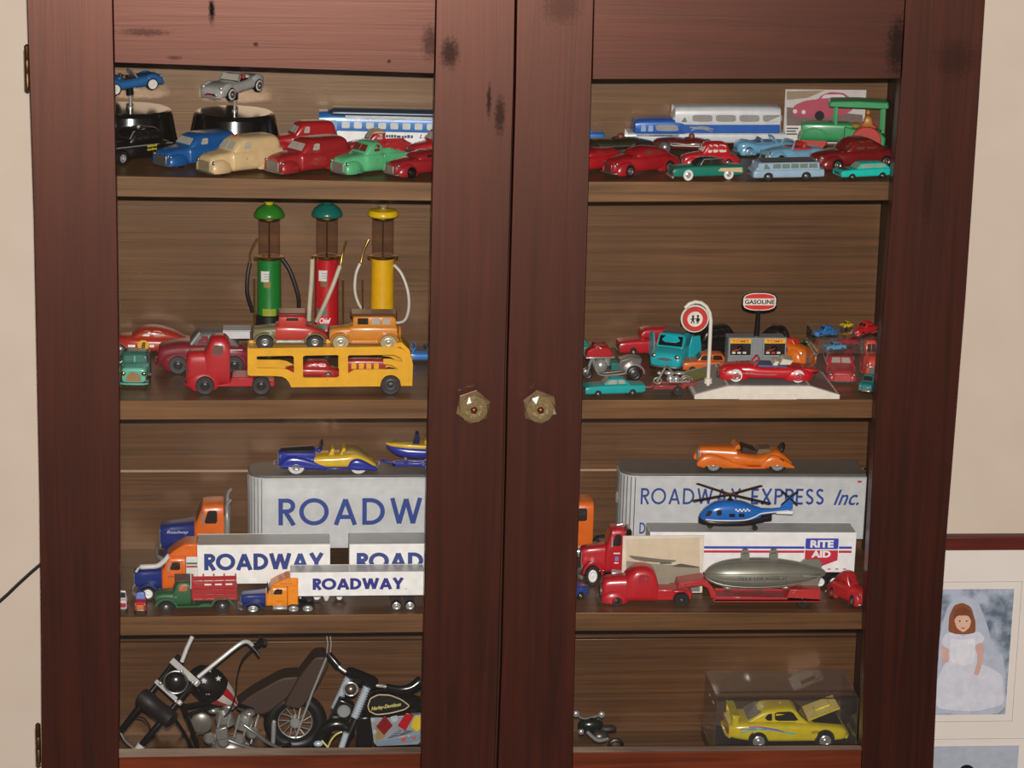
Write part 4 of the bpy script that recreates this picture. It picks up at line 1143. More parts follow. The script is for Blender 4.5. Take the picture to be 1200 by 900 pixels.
ca.add('rear_ramp', prism([(168, zt-2), (172, zt+5), (180, zt+6), (189, zt-3), (193, zt-16), (189, zt-16), (184, zt-5), (178, zt)], -18, 18), YEL, bevel=.8)
ca.add('lower_deck', box(60, 188, -18.3, 18.3, 14, 15.6), YEL, bevel=.3)
ca.add('front_plate', box(0, 1.6, -18.3, 18.3, 24, zt), YEL, bevel=.3)
ca.wheels([(922-50)/5.217], 20.6, 11.8, 5, RUBBER, paint((38, 36, 36), .4), .62)
fit(ca, L2, 290, 484, None, 0, None, dep=50)
cyc = ca.root.location.y*1000
ztop_ = zof(ca, zt-3.5)
def model_t(label, hood, body, roof, coupe, whl):
    t = T('toy_vintage_car', label, 'toy car', off=42)
    H, B, R = cast(hood, .15), cast(body, .15), cast(roof, .2)
    t.add('chassis', prism([(6, 7), (80, 7), (82, 10), (66, 13), (20, 13), (4, 11)], -12, 12), H, bevel=1)
    t.loft('hood', [(3, 10, 23, 8), (5, 9, 25.6, 9.4), (28, 9, 28, 11.5)], H, 4, k=2)
    if coupe:
        t.loft('cab_body', [(27, 9, 28, 12), (29, 9, 31, 13), (58, 9, 30, 13), (70, 10, 26, 12), (80, 11, 19, 9), (83, 12, 15, 7)], B, 4.2, k=2)
        t.loft('cab', [(30, 24, 42, 12), (32, 24, 43, 12.6), (56, 24, 43, 12.6), (59, 24, 40, 12)], B, 6, k=1)
        t.add('roof', box(29, 60, -13.4, 13.4, 42, 46), R, bevel=1.6)
        t.patch('side_window', 'cab', [(38, 36.4), (51, 36.4), (51, 40), (38, 40)], DARKW, sides=(-1, 1), round=0)
    else:
        t.loft('cab_body', [(27, 9, 28, 11.6), (29, 9, 30, 13), (74, 9, 30, 13), (78, 10, 28, 12)], B, 5, k=2)
        t.loft('cab', [(29, 26, 41, 12), (31, 26, 43, 12.6), (73, 26, 43, 12.6), (77, 26, 40, 12)], B, 6, k=1)
        t.add('roof', box(26, 79, -13.4, 13.4, 42, 45.6), R, bevel=1.8)
        for x in (34, 50, 62):
            t.patch('side_window', 'cab', [(x, 32), (x+(12 if x == 34 else 9), 32), (x+(12 if x == 34 else 9), 40), (x, 40)], DARKW if x == 34 else CLEARW, sides=(-1, 1), round=0)
        t.add('spare_wheel', lathe([(8, -1.5), (9, 0), (8, 1.5)], 18, (82, 0, 19), 'x'), B)
    for x0 in (15, 69):
        for y in (-14.5, 14.5):
            t.add('fender', prism(circ(x0, 9, 12.4, 12, 10, 172)+circ(x0, 9, 10.6, 12, 172, 10), y-3, y+3), H, bevel=.4)
    t.add('running_board', box(26, 58, -16.5, 16.5, 8, 9.6), H, bevel=.4)
    t.add('radiator', box(1.4, 4, -7.5, 7.5, 10, 25), SATIN, bevel=1)
    t.lamps([(2, 8.5, 22)], 2.6, SATIN)
    t.wheels([15, 69], 14.5, 9.4, 4, whl[0], whl[1], whl[2])
    return t
t = model_t('vintage toy coupe, red body with olive hood and wings, on the carrier top deck', (118, 110, 74), (186, 52, 42), (120, 34, 30), True, (RUBBER, SATIN, .5))
fit(t, lambda x: ztop_, 295, 384, None, 0, 361, yc=cyc)
t = model_t('orange vintage toy saloon with a brown roof on the carrier top deck', (202, 124, 30), (206, 128, 32), (106, 62, 34), False, (paint((168, 150, 116), .4), paint((190, 178, 150), .3, .6), .6))
fit(t, lambda x: ztop_, 384, 470, None, 0, 362, yc=cyc)
zl_ = zof(ca, 15.6)
t = old_sedan('small red toy sedan inside the lower deck of the yellow car carrier', (166, 30, 30), paint((150, 40, 36), .3), SATIN, 33, False, wear=.1)
fit(t, lambda x: zl_, 331, 402, None, 0, None, yc=cyc)
t.root.scale = [v*.98 for v in t.root.scale]
mb = T('toy_bus', 'small red toy bus inside the lower deck of the yellow car carrier', 'toy bus', off=30)
mb.loft('body', [(0, 4, 20, 9), (2, 3, 26, 11), (56, 3, 26, 11), (60, 4, 23, 10)], cast((160, 28, 26), .1), 6)
for x in (6, 18, 30, 42): mb.patch('side_window', 'body', rrect(x, x+8, 14, 22, 1), YEL, sides=(-1, 1), round=0)
mb.wheels([12, 48], 9.4, 4.6, 3, RUBBER, SATIN, .5)
fit(mb, lambda x: zl_, 405, 452, None, 0, 419, yc=cyc)
# others on the shelf
mu = old_sedan('orange-red toy fastback racing car with a yellow number roundel at the back left', (172, 48, 28), paint((150, 120, 90), .3), SATIN, 33, True, wear=.1)
YR = paint((224, 170, 30), .4)
mu.add('number_roundel', lathe([(6.4, 0), (6.4, .5)], 24, (45, -19.4, 13.6), 'y'), YR)
mu.mark(words('8', 4.4, 8, .03, .2), BLACK, (43, -20.3, 9.6))
mu.add('side_sticker', box(28, 36, -18.9, -18.4, 11, 14), WHITE, smooth=0); mu.add('side_sticker', box(52, 57, -19.4, -18.7, 11, 14), WHITE, smooth=0)
fit(mu, L2, 118, 234, None, 0, 380, dep=236)
mc = T('toy_car', 'maroon toy car with grey roof and white card on its back, behind red lorry', 'toy car', off=58)
MR = cast((124, 26, 42), .2)
mc.loft('body', [(0, 9, 27, 15), (4, 8, 33, 18), (26, 8, 38, 20), (44, 8, 38, 22), (84, 8, 37, 22), (108, 9, 32, 19), (116, 12, 24, 14)], MR, 3.4)
mc.loft('roof', [(38, 30, 36, 15), (46, 30, 48, 17), (56, 30, 52, 17.6), (78, 30, 52, 17.6), (90, 30, 47, 17), (100, 28, 34, 15)], paint((104, 98, 94), .5), 3.4)
mc.fender([(24, 13, 20, 14, 17, 6), (94, 13, 18, 13, 18, 5)], MR)
mc.patch('side_window', 'roof', [(48, 37), (62, 37), (62, 47), (54, 47)], MR, sides=(-1, 1)); mc.patch('side_window', 'roof', [(65, 37), (88, 37), (84, 46), (65, 47)], MR, sides=(-1, 1))
mc.add('windshield_post', tube([(41, -16.5, 36), (52, -16.4, 51)], 1.6, 8), paint((170, 166, 160), .4))
mc.add('side_trim', tube([(44, -22.4, 30), (104, -20.6, 30)], .9, 8), SATIN)
mc.add('white_card', prism([(80, 52.6), (114, 52.6), (114, 53.6), (80, 53.6)], -16, 12), paint((206, 202, 200), .5), smooth=0)
mc.add('card_flap', prism([(80, 44), (113, 44), (113, 53), (80, 53)], -19, -18.4), paint((206, 202, 202), .5), smooth=0)
mc.bumper(-2, 12, 18, 1.8, MR)
mc.lamps([(3, 13, 24)], 3, SATIN)
mc.wheels([25, 94], 20, 11.5, 6, RUBBER, paint((48, 46, 46), .35, .3), .5)
fit(mc, L2, 181, 296, None, 0, None, dep=148)
te = T('toy_truck', 'small teal toy truck facing the door, at the far left edge of the shelf', 'toy truck', off=25)
TE = cast((92, 176, 152), .3); DT = cast((26, 88, 74), .2)
te.loft('cab', [(0, 8, 24, 13), (2, 7, 28, 15), (16, 7, 29, 16), (18, 7, 34, 16)], TE, 5, k=2)
te.loft('upper_cab', [(14, 26, 40, 15), (18, 26, 47, 15.5), (34, 26, 47, 15.5)], DT, 5, k=2)
te.add('windshield', box(13.2, 15, -12.5, 12.5, 33, 42), paint((70, 120, 104), .2), bevel=.5)
te.add('windshield_post', box(12.8, 14.6, -1, 1, 33, 42), TE)
te.add('cargo_box', box(35, 52, -16, 16, 8, 40), DT, bevel=1)
te.add('grille', rot(prism(circ(0, 14, 8.5, 14, 0, 180)+[(-8.5, 9), (8.5, 9)], -1.2, 1), -90, 'z'), paint((150, 116, 70), .4))
te.bumper(-2, 6, 17, 1.5, TE)
te.lamps([(0, 12.5, 20)], 3, BRASS)
te.add('wing_mirror', join(tube([(14, 15, 34), (12, 20, 30), (12, 20, 22)], 1, 8), box(11, 12.6, 17.5, 22, 21, 29)), TE)
te.wheels([10, 42], 14, 7.5, 5, RUBBER, SATIN, .5)
fit(te, L2, 136.5, 178, None, 86, 408, dep=82)
bc = open_car('small blue toy sports car behind the rear end of the yellow carrier', (44, 118, 184), (40, 60, 90), 80, wear=.05)
fit(bc, L2, 452, 532, None, 4, 401, dep=196)

# ---------------------------------------------------------------- second shelf, right bay
RED = cast((176, 20, 30), .08); TURQ = (18, 160, 160)
t = box_sedan('teal toy car at the back left corner behind the chrome three-wheeler', (20, 120, 104), DARKW, None, 74)
fit(t, R2, 640, 707, None, 0, 392, dep=215)
# three-wheeled motorcycle
tk = T('toy_trike', 'chrome and red three-wheeled toy motorcycle at the left of the shelf', 'toy motorcycle', off=34)
def wheel3(x, y, z, r, w):
    o = tk.add('wheel', torus((x, y, z), r-w/2, w/2, 'y', 22, 8), RUBBER)
    tk.add('hub', lathe([(r*.62, -w*.4), (r*.3, -w*.62), (r*.3, w*.62), (r*.62, w*.4)], 16, (x, y, z), 'y'), paint((84, 80, 76), .35, .6), o)
    return o
wheel3(5, 0, 8, 8, 3.4); wheel3(62, -12, 9.4, 9.4, 6); wheel3(62, 12, 9.4, 9.4, 6)
for y in (-12, 12):
    tk.add('rear_fender', prism(circ(62, 9.4, 12.6, 14, 0, 178)+circ(62, 9.4, 10.8, 14, 178, 0), y-4.4, y+4.4), CHROME, bevel=.5)
tk.add('tank', prism(chai([(2, 29), (4, 37), (11, 41), (30, 41), (38, 31), (34, 29)]), -7, 7), RED, bevel=2)
tk.add('seat', prism(chai([(10, 41.5), (12, 46), (26, 46), (31, 41.5)]), -6, 6), paint((130, 20, 26), .35), bevel=1.6)
tk.add('side_trim', box(2, 38, -7.6, 7.6, 27.4, 29.4), CHROME, bevel=.5)
tk.add('fork', join(tube([(5, -3, 8), (15, -3, 38)], 1, 8), tube([(5, 3, 8), (15, 3, 38)], 1, 8)), CHROME)
tk.add('handlebar', tube(crv([(20, -12, 41), (16, -9, 43), (14, 0, 39), (16, 9, 43), (20, 12, 41)], 4), .9, 8), CHROME)
tk.add('headlight', ell((8, 0, 34), 3.4, 3.4, 3.4), CHROME)
tk.add('engine', join(ell((22, -3, 17), 8, 6, 9), ell((22, 3, 17), 8, 6, 9)), CHROME)
tk.add('cylinder', lathe([(4, 0), (4.6, 2), (4, 3), (4.6, 5), (4, 6), (4.6, 8), (3, 10)], 12, (30, 0, 17)), CHROME)
tk.add('frame_tube', join(tube(crv([(12, -5, 30), (16, -6, 12), (26, -6, 6), (60, -7, 9)], 4), 1, 8), tube(crv([(12, 5, 30), (16, 6, 12), (26, 6, 6), (60, 7, 9)], 4), 1, 8)), CHROME)
tk.add('rear_box', prism([(42, 12), (70, 12), (72, 27), (58, 29), (44, 25)], -9, 9), paint((140, 134, 128), .3, .6), bevel=1.4)
tk.add('side_panel', box(34, 44, -8, 8, 12, 22), paint((20, 110, 104), .4), bevel=1)
fit(tk, R2, 680, 756, None, 4, 400, dep=112)
t = box_sedan('bright red toy saloon with a tall cab, behind the turquoise microcar', (184, 20, 34), DARKW, None, 84)
t.loft('upper_cab', [(26, 15, 20, 12), (31, 15, 25.5, 11.6), (64, 15, 25.5, 11.6), (70, 15, 20, 12)], RED, 4)
fit(t, R2, 721, 806, None, 4, 381, dep=226)
# turquoise microcar
fi = T('toy_microcar', 'turquoise toy microcar with open doors facing front, left of the road sign', 'toy car', off=36)
TQ = cast((16, 168, 176), .1)
fi.loft('body', [(0, 9, 18, 14), (1.5, 7, 22, 16), (6, 6, 25, 17.4), (20, 6, 28, 18.4), (58, 6, 27, 18.4), (70, 8, 24, 16), (73, 11, 18, 12)], TQ, 4)
fi.loft('cab', [(16, 22, 27, 14), (23, 22, 39, 14.8), (28, 22, 42, 15), (54, 22, 42, 15), (64, 22, 36, 14), (70, 20, 26, 12)], TQ, 4.4)
fi.add('roof_panel', box(28, 54, -12, 12, 41.6, 42.6), paint((36, 40, 40), .2), bevel=.4)
fi.shield(17.6, 29, 13, 24, 39.4, 12.4, paint((16, 22, 24), .12))
fi.add('windshield_frame', join(*[tube([a_, b_], 1, 8) for a_, b_ in (((17, -13.6, 28), (24, -13, 40)), ((17, 13.6, 28), (24, 13, 40)), ((24, -13, 40), (24, 13, 40)), ((17, -13.6, 28), (17, 13.6, 28)))]), TQ)
fi.lamps([(1.2, 12.4, 20)], 3, SATIN)
fi.add('badge', rot(prism([(-9, 17), (-3, 18.6), (3, 18.6), (9, 17), (3, 15.6), (-3, 15.6)], -1, .6), -90, 'z'), SATIN)
fi.add('badge_centre', box(-.6, 1.4, -2.4, 2.4, 15.8, 18.4), paint((150, 60, 60), .4), bevel=.4)
fi.bumper(-1, 8, 16, 1.3, SATIN)
for sd in (-1, 1):
    g = rot(xf(prism([(0, 10), (16, 10), (16, 28), (14, 40), (3, 40), (0, 28)], -.8, .8)), sd*34, 'z')
    fi.add('door', xf(g, o=(24, sd*18.8, 0)), TQ, bevel=.4)
fi.wheels([14, 58], 16, 8, 5, RUBBER, SATIN, .5)
fit(fi, R2, 760, 822, None, 66, 382, dep=146)
t = box_sedan('turquoise toy saloon with pale windows at the front left of the shelf', (14, 158, 156), CLEARW, None, 82)
fit(t, R2, 681, 757, None, 7, 440, dep=38)
tl = T('toy_trailer', 'small red toy trailer carrying a chrome motorcycle behind the turquoise saloon', 'toy trailer', off=32)
TRD = cast((150, 44, 48), .2)
tl.add('bed', prism([(10, 7), (50, 7), (53, 11), (66, 13), (66, 16), (50, 15), (46, 10), (12, 10)], -10, 10), TRD, bevel=.6)
tl.add('tongue', tube([(-2, 0, 7), (12, 0, 8)], 1.4, 8), TRD)
tl.add('side_rail', join(box(12, 50, -10.4, -9, 9, 12), box(12, 50, 9, 10.4, 9, 12)), TRD, bevel=.4)
tl.wheels([42], 11.6, 6, 3.6, RUBBER, paint((40, 40, 40), .4), .45)
fit(tl, R2, 752, 817, None, 0, None, dep=48)
mo = T('toy_motorcycle', 'small chrome toy motorcycle standing on the red trailer', 'toy motorcycle', off=24)
for x in (5, 42):
    mo.add('wheel', join(torus((x, 0, 6), 4.8, 1.4, 'y', 20, 8)), paint((150, 146, 120), .35, .5)); mo.add('hub', lathe([(1.4, -2), (1.4, 2)], 10, (x, 0, 6), 'y'), CHROME)
mo.add('fork', join(tube([(5, -2, 6), (14, -2, 26)], .9, 8), tube([(5, 2, 6), (14, 2, 26)], .9, 8)), CHROME)
mo.add('handlebar', tube(crv([(21, -9, 25), (17, -6, 28), (14, 0, 27), (17, 6, 28), (21, 9, 25)], 3), .8, 8), CHROME)
mo.add('headlight', ell((7, 0, 18), 3.4, 3, 3), CHROME)
mo.add('tank', ell((20, 0, 18), 7, 4, 4), CHROME); mo.add('seat', ell((34, 0, 18), 8, 4, 3), CHROME)
mo.add('engine', join(ell((22, 0, 9), 6, 4, 6), ell((29, 0, 9), 5, 4, 5)), CHROME)
mo.add('exhaust', tube([(20, -4, 5), (46, -4.4, 6)], 1.4, 8), CHROME); mo.add('fender', prism(circ(42, 6, 8.4, 10, 10, 170)+circ(42, 6, 7.4, 10, 170, 10), -2.4, 2.4), CHROME)
fit(mo, lambda x: zof(tl, 10.2), 765, 812, None, 0, 428, yc=tl.root.location.y*1000)

# toy petrol station: one moulded play set
SX = at(898, 468, 31)[0]; SB = R2(SX)
st = T('toy_petrol_station', 'white toy petrol station with two pumps, round road sign and GASOLINE sign', 'toy station', off=(SX, 85, SB))
st.root.location = Vector((SX, 85, SB+.4))*.001
YS = 31.0
def sx(px): return at(px, 460, YS)[0]
def szz(py): return at(898, py, YS)[2]
IV = paint((222, 212, 196), .4); GY = paint((128, 130, 130), .45)
hT = szz(453)-SB
st.add('base', prism([(sx(814), SB), (sx(984.5), SB), (sx(984.5), SB+5.6), (sx(949), SB+hT), (sx(853), SB+hT), (sx(814), SB+5.6)], YS, 138), IV, bevel=.7)
st.add('base_step', box(sx(866), sx(934), YS-1.6, YS, SB, SB+6), IV, bevel=.5)
st.add('forecourt', box(sx(855), sx(947), YS+3, 135, SB+hT, SB+hT+.5), GY, smooth=0)
def ramp(xa, xb, za, zb, y0, y1, mat, name, e=.35):
    V = [(xa, y0, za+e), (xb, y0, zb+e), (xb, y1, zb+e), (xa, y1, za+e)]
    V += [(v[0], v[1], v[2]-e) for v in V]
    return st.add(name, (V, [(0, 1, 2, 3), (7, 6, 5, 4), (0, 4, 5, 1), (1, 5, 6, 2), (2, 6, 7, 3), (3, 7, 4, 0)]), mat, smooth=0)
za, zb = SB+5.6, SB+hT
ramp(sx(817), sx(852), za+.6, zb, YS+4, 134, paint((150, 142, 134), .5), 'ramp_panel')
f = lambda u: (sx(814)+(sx(853)-sx(814))*u, za+(zb-za)*u)
(xa_, zz0), (xb_, zz1) = f(.12), f(.62)
ramp(xa_, xb_, zz0, zz1, 84, 128, paint((150, 146, 66), .5), 'map_sticker', .8)
ramp(xa_, xb_, zz0+.1, zz1+.1, 84, 88, paint((150, 40, 30), .5), 'sticker_edge', .9)
ramp(sx(950), sx(981), zb, za+.8, YS+4, 134, paint((136, 104, 92), .5), 'ramp_panel')
# road sign on its crook
YQ = 46.0
def q3(px, py): return tuple(at(px, py, YQ))
pb = q3(829.5, 455)
st.add('pole_socket', lathe([(5, SB+hT-.2), (4.6, SB+hT+6), (3.4, SB+hT+6.4)], 16, (pb[0], YQ, 0)), IV)
arc = [q3(829.6, 452), q3(831.4, 412), q3(833, 376)] + [q3(816+16.6*math.cos(math.radians(a_)), 373-19*math.sin(math.radians(a_))) for a_ in (20, 45, 70, 95, 120, 142)]
st.add('sign_pole', tube(arc, 2.3, 10), IV)
cs = q3(814.3, 374)
def disc(nm, r, y, rgb, th=.5): return st.add(nm, lathe([(r, -th), (r, 0)], 36, (cs[0], y, cs[2]), 'y'), paint(rgb, .35))
rs = disc('road_sign', 16.8, YQ+.8, (216, 206, 194), 2)
st.add('sign_ring_dark', lathe([(15, -.4), (15, 0)], 36, (cs[0], YQ-1.1, cs[2]), 'y'), paint((60, 30, 30), .4), rs)
st.add('sign_ring_red', lathe([(14.4, -.4), (14.4, 0)], 36, (cs[0], YQ-1.4, cs[2]), 'y'), paint((196, 36, 30), .4), rs)
st.add('sign_face', lathe([(9.2, -.4), (9.2, 0)], 36, (cs[0], YQ-1.7, cs[2]), 'y'), paint((220, 208, 196), .4), rs)
kid = join(*[prism(p, YQ-2.4, YQ-2.1) for p in [[(cs[0]+a_, cs[2]+b_) for a_, b_ in pp] for pp in (
    circ(-2.6, 3.4, 1.5, 10), circ(3.2, 3.8, 1.5, 10), [(-3.6, 1.8), (-1.6, 1.8), (-1.4, -1.2), (-.4, -5), (-1.6, -5.2), (-2.6, -2), (-4.2, -5.2), (-5.2, -4.6), (-3.8, -1)], [(-3.4, 1.8), (-5.6, -.4), (-5, -1), (-3, .6)], [(-1.8, 1.8), (.6, .4), (.2, -.4), (-1.8, .6)],
    [(2.4, 2), (4, 2), (5.6, -2), (4.4, -2), (4.2, -5.2), (3.4, -5.2), (3.2, -2.4), (2.8, -5.2), (2, -5.2), (2, -2), (.8, -2)], [(2.6, 1.8), (.4, .6), (.8, 0), (2.6, .8)], [(4, 1.8), (6, 0), (5.6, -.8), (3.8, .8)])]])
st.add('sign_children', kid, BLACK, rs, smooth=0)
# pump island
YI = 96.0
def q4(px, py, y=YI): return at(px, py, y)
a, b = q4(853.5, 396), q4(921, 396)
st.add('pump_island', box(a[0], b[0], YI, YI+22, SB+hT, a[2]), GY, bevel=1)
st.add('island_kerb', box(a[0]-4, b[0]+4, YI-4, YI+26, SB+hT, SB+hT+4), IV, bevel=.6)
for px0, px1 in ((854.5, 880), (894.5, 920)):
    a, b = q4(px0, 396), q4(px1, 416.5)
    pu = st.add('pump', box(a[0]-.6, b[0]+.6, YI-3, YI+1, b[2]-2, a[2]+.6), paint((140, 142, 142), .4), bevel=.5)
    st.add('pump_face', box(a[0]+1.2, b[0]-1.2, YI-3.5, YI-3, b[2]+.8, a[2]-6.4), paint((28, 22, 22), .3), pu, smooth=0)
    st.add('name_band', box(a[0]+1.2, b[0]-1.2, YI-3.6, YI-3, a[2]-6.4, a[2]-.8), paint((226, 176, 24), .4), pu, smooth=0)
    w = b[0]-a[0]
    st.add('name_lettering', xf(words('TOMY', w*.78, 3.6, .035), o=(a[0]+w*.11, YI-3.75, a[2]-5.4)), paint((200, 60, 30), .5), pu, smooth=0)
    cx = (a[0]+b[0])/2-.4; cz = b[2]+9.2
    st.add('dial', lathe([(3.4, -.6), (3.4, 0)], 18, (cx, YI-3.5, cz), 'y'), paint((150, 120, 110), .4), pu)
    st.add('dial_centre', lathe([(1.6, -.4), (1.6, 0)], 14, (cx, YI-4.1, cz), 'y'), paint((60, 30, 30), .4), pu)
    for k in range(3):
        st.add('price_window', box(a[0]+3.6+k*6.6, a[0]+7.8+k*6.6, YI-3.8, YI-3.4, b[2]+2.6, b[2]+5), paint((214, 206, 190), .4) if not (px0 > 890 and k == 1) else paint((200, 50, 40), .4), pu, smooth=0)
    st.add('pump_hose', tube(crv([(a[0]+3.6, YI-4, b[2]+5), (a[0]+6, YI-5, b[2]+7), (cx-1, YI-4.6, cz-1)], 4), .8, 6), paint((190, 60, 44), .4), pu)
YG = YI+10
c = at(889.8, 353.5, YG)
st.add('gasoline_pole', tube([tuple(at(886.5, 394, YG)), tuple(at(889, 362, YG))], [3.6, 2.4], 12), BLACK)
def hexs(w, h, r): 
    return chai([(-w, -h*.62), (-w*.5, -h), (w*.5, -h), (w, -h*.62), (w, h*.62), (w*.5, h), (-w*.5, h), (-w, h*.62)], 1, .2)
def put(poly, y0, y1): return prism([(c[0]+p[0], c[2]+p[1]) for p in poly], y0, y1)
sg = st.add('gasoline_sign', put(hexs(21.4, 11.8, 2), YG-2, YG+2.5), BLACK, bevel=.4)
st.add('sign_border', put(hexs(20, 10.8, 2), YG-2.4, YG-2), paint((226, 216, 204), .4), sg, smooth=0)
st.add('sign_red', put(hexs(19, 9.8, 2), YG-2.7, YG-2.4), paint((206, 36, 28), .4), sg, smooth=0)
st.add('sign_band', box(c[0]-19.6, c[0]+19.6, YG-3, YG-2.6, c[2]-4.2, c[2]+4.2), paint((226, 216, 204), .4), sg, smooth=0)
st.add('sign_lettering', xf(words('GASOLINE', 36.5, 5.6, .03), o=(c[0]-18.2, YG-3.15, c[2]-2.8)), BLACK, sg, smooth=0)
ztop_st = SB+hT+.9+.4
rc = open_car('long red toy convertible with white seats and whitewall tyres at the petrol station', (190, 14, 28), (60, 80, 120), 118, (WW, CHROME), hr=.55, wr=8.2, fin=-2, seat2=(214, 204, 184), wear=0)
rc.add('seat_cover', prism([(74, 21), (88, 21), (92, 27), (78, 29)], -13, 13), paint((214, 204, 184), .4), bevel=1.6)
rc.add('tail_spear', prism([(100, 10), (122, 12), (124, 15), (104, 18)], -12, 12), cast((190, 14, 28), 0), bevel=2)
rc.add('side_trim', tube([(4, -15.4, 12), (60, -18.2, 10), (114, -12, 11)], .5, 6), CHROME)
fit(rc, lambda x: ztop_st, 838, 960, None, -3, 415, dep=40)
bk = old_sedan('black toy sedan with chrome trim behind the road sign pole', (16, 15, 15), paint((44, 40, 36), .2), CHROME, 36, False, wear=0, lampm=CHROME)
bk.add('side_trim', tube([(6, -15, 17), (50, -19.2, 17), (96, -16, 15)], .7, 6), CHROME)
fit(bk, R2, 796, 888, None, 200, 378, dep=222)
hr_ = old_sedan('black toy hot rod with an orange nose behind the station pumps', (18, 14, 14), paint((44, 34, 30), .2), CHROME, 38, True, wear=0, lampm=CHROME)
OR = paint((222, 110, 22), .3, 0, 0, .5, .3)
hr_.loft('orange_nose', [(-.6, 4.6, 15.6, 8.6), (4, 3.2, 19.8, 12.4), (16, 2.8, 22.4, 15), (30, 2.8, 23.4, 17.6)], OR, 3.3)
hr_.add('red_scoop', prism([(16, 22), (34, 22), (33, 28), (22, 28)], -9, 9), paint((206, 62, 24), .35), bevel=1.4)
for sd in (-1, 1): hr_.add('fender', ell((18, sd*14, 8), 16.6, 5.8, 11.4), OR)
fit(hr_, R2, 868, 951, None, 143, 380, dep=150)
t = box_sedan('orange toy car mostly hidden behind the foot of the road sign', (206, 96, 24), DARKW, None, 60, True)
fit(t, R2, 796, 856, None, 0, 411, dep=146)
# toys in clear plastic packs, right end
M_plast = glass_mat('clear_plastic', (.985, .985, .985), .06, .012, 1.12)
def pack(label, x0, x1, y0, y1, z0, z1, bottom):
    t = T('plastic_pack', label, 'plastic pack', off=((x0+x1)/2, (y0+y1)/2, z0))
    t.root.location = Vector(t.off)*.001
    e = .6
    t.add('front_pane', box(x0, x1, y0, y0+e, z0, z1), M_plast, smooth=0)
    t.add('end_pane', box(x0, x0+e, y0+e, y1-e, z0, z1), M_plast, smooth=0)
    t.add('end_pane', box(x1-e, x1, y0+e, y1-e, z0, z1), M_plast, smooth=0)
    t.add('lid', box(x0, x1, y0, y1, z1, z1+e), M_plast, smooth=0)
    if bottom: t.add('tray', box(x0, x1, y0, y1, z0-e, z0), M_plast, smooth=0)
    return t
px0, px1 = at(955, 440, 100)[0], WR-2.5
zk = R2(px0)+.8
pack('clear plastic pack holding a front-facing red van, at the right end', px0, px1, 98, 186, zk, zk+36, False)
pack('clear plastic pack of small toy cars on top of another pack', px0+3, px1, 102, 184, zk+38, zk+55, True)
z2 = zk+38.6
rt = panel_van('deep red toy van facing front inside the lower clear plastic pack', (184, 18, 34), paint((196, 60, 60), .25, .3))
fit(rt, R2, 963, 1004, None, 84, 405, dep=102)
t = pickup('orange-red toy truck in the right part of the lower plastic pack', (208, 58, 30), SATIN, window=DARKW)
fit(t, R2, 1006, 1031, None, 90, 398, dep=112)
t = box_sedan('small teal toy car in front of the clear plastic packs at the right end', (20, 130, 130), DARKW, None, 64)
fit(t, R2, 1006, 1030, None, 64, 438, dep=48)
for lab, col, x0, x1, y, yw, zz in (('small blue toy car on top of the stacked plastic packs', (40, 110, 170), 951, 984, 108, 24, zk+56.2), ('scarlet toy car with chrome lamps on top of the stacked plastic packs', (196, 28, 36), 996, 1032, 108, 40, zk+56.2),
        ('small crimson toy car inside the upper plastic pack', (166, 20, 36), 976, 1010, 128, 30, z2)):
    t = old_sedan(lab, col, DARKW, SATIN, 38, True, wear=.05, lampm=CHROME)
    fit(t, lambda x: zz, x0, x1, None, yw, dep=y)
t = box_sedan('tiny yellow toy car between the two cars on top of the plastic packs', (216, 180, 20), DARKW, None, 40)
fit(t, lambda x: zk+56.2, 984, 1000, None, 30, dep=150)
t = box_sedan('small pale blue toy car at the front of the upper plastic pack', (84, 150, 186), DARKW, None, 60)
fit(t, lambda x: z2, 964, 992, None, 16, None, dep=106)
t = box_sedan('small green toy car just left of the clear plastic packs', (60, 140, 60), DARKW, None, 60)
fit(t, R2, 932, 956, None, 60, 399, dep=232)

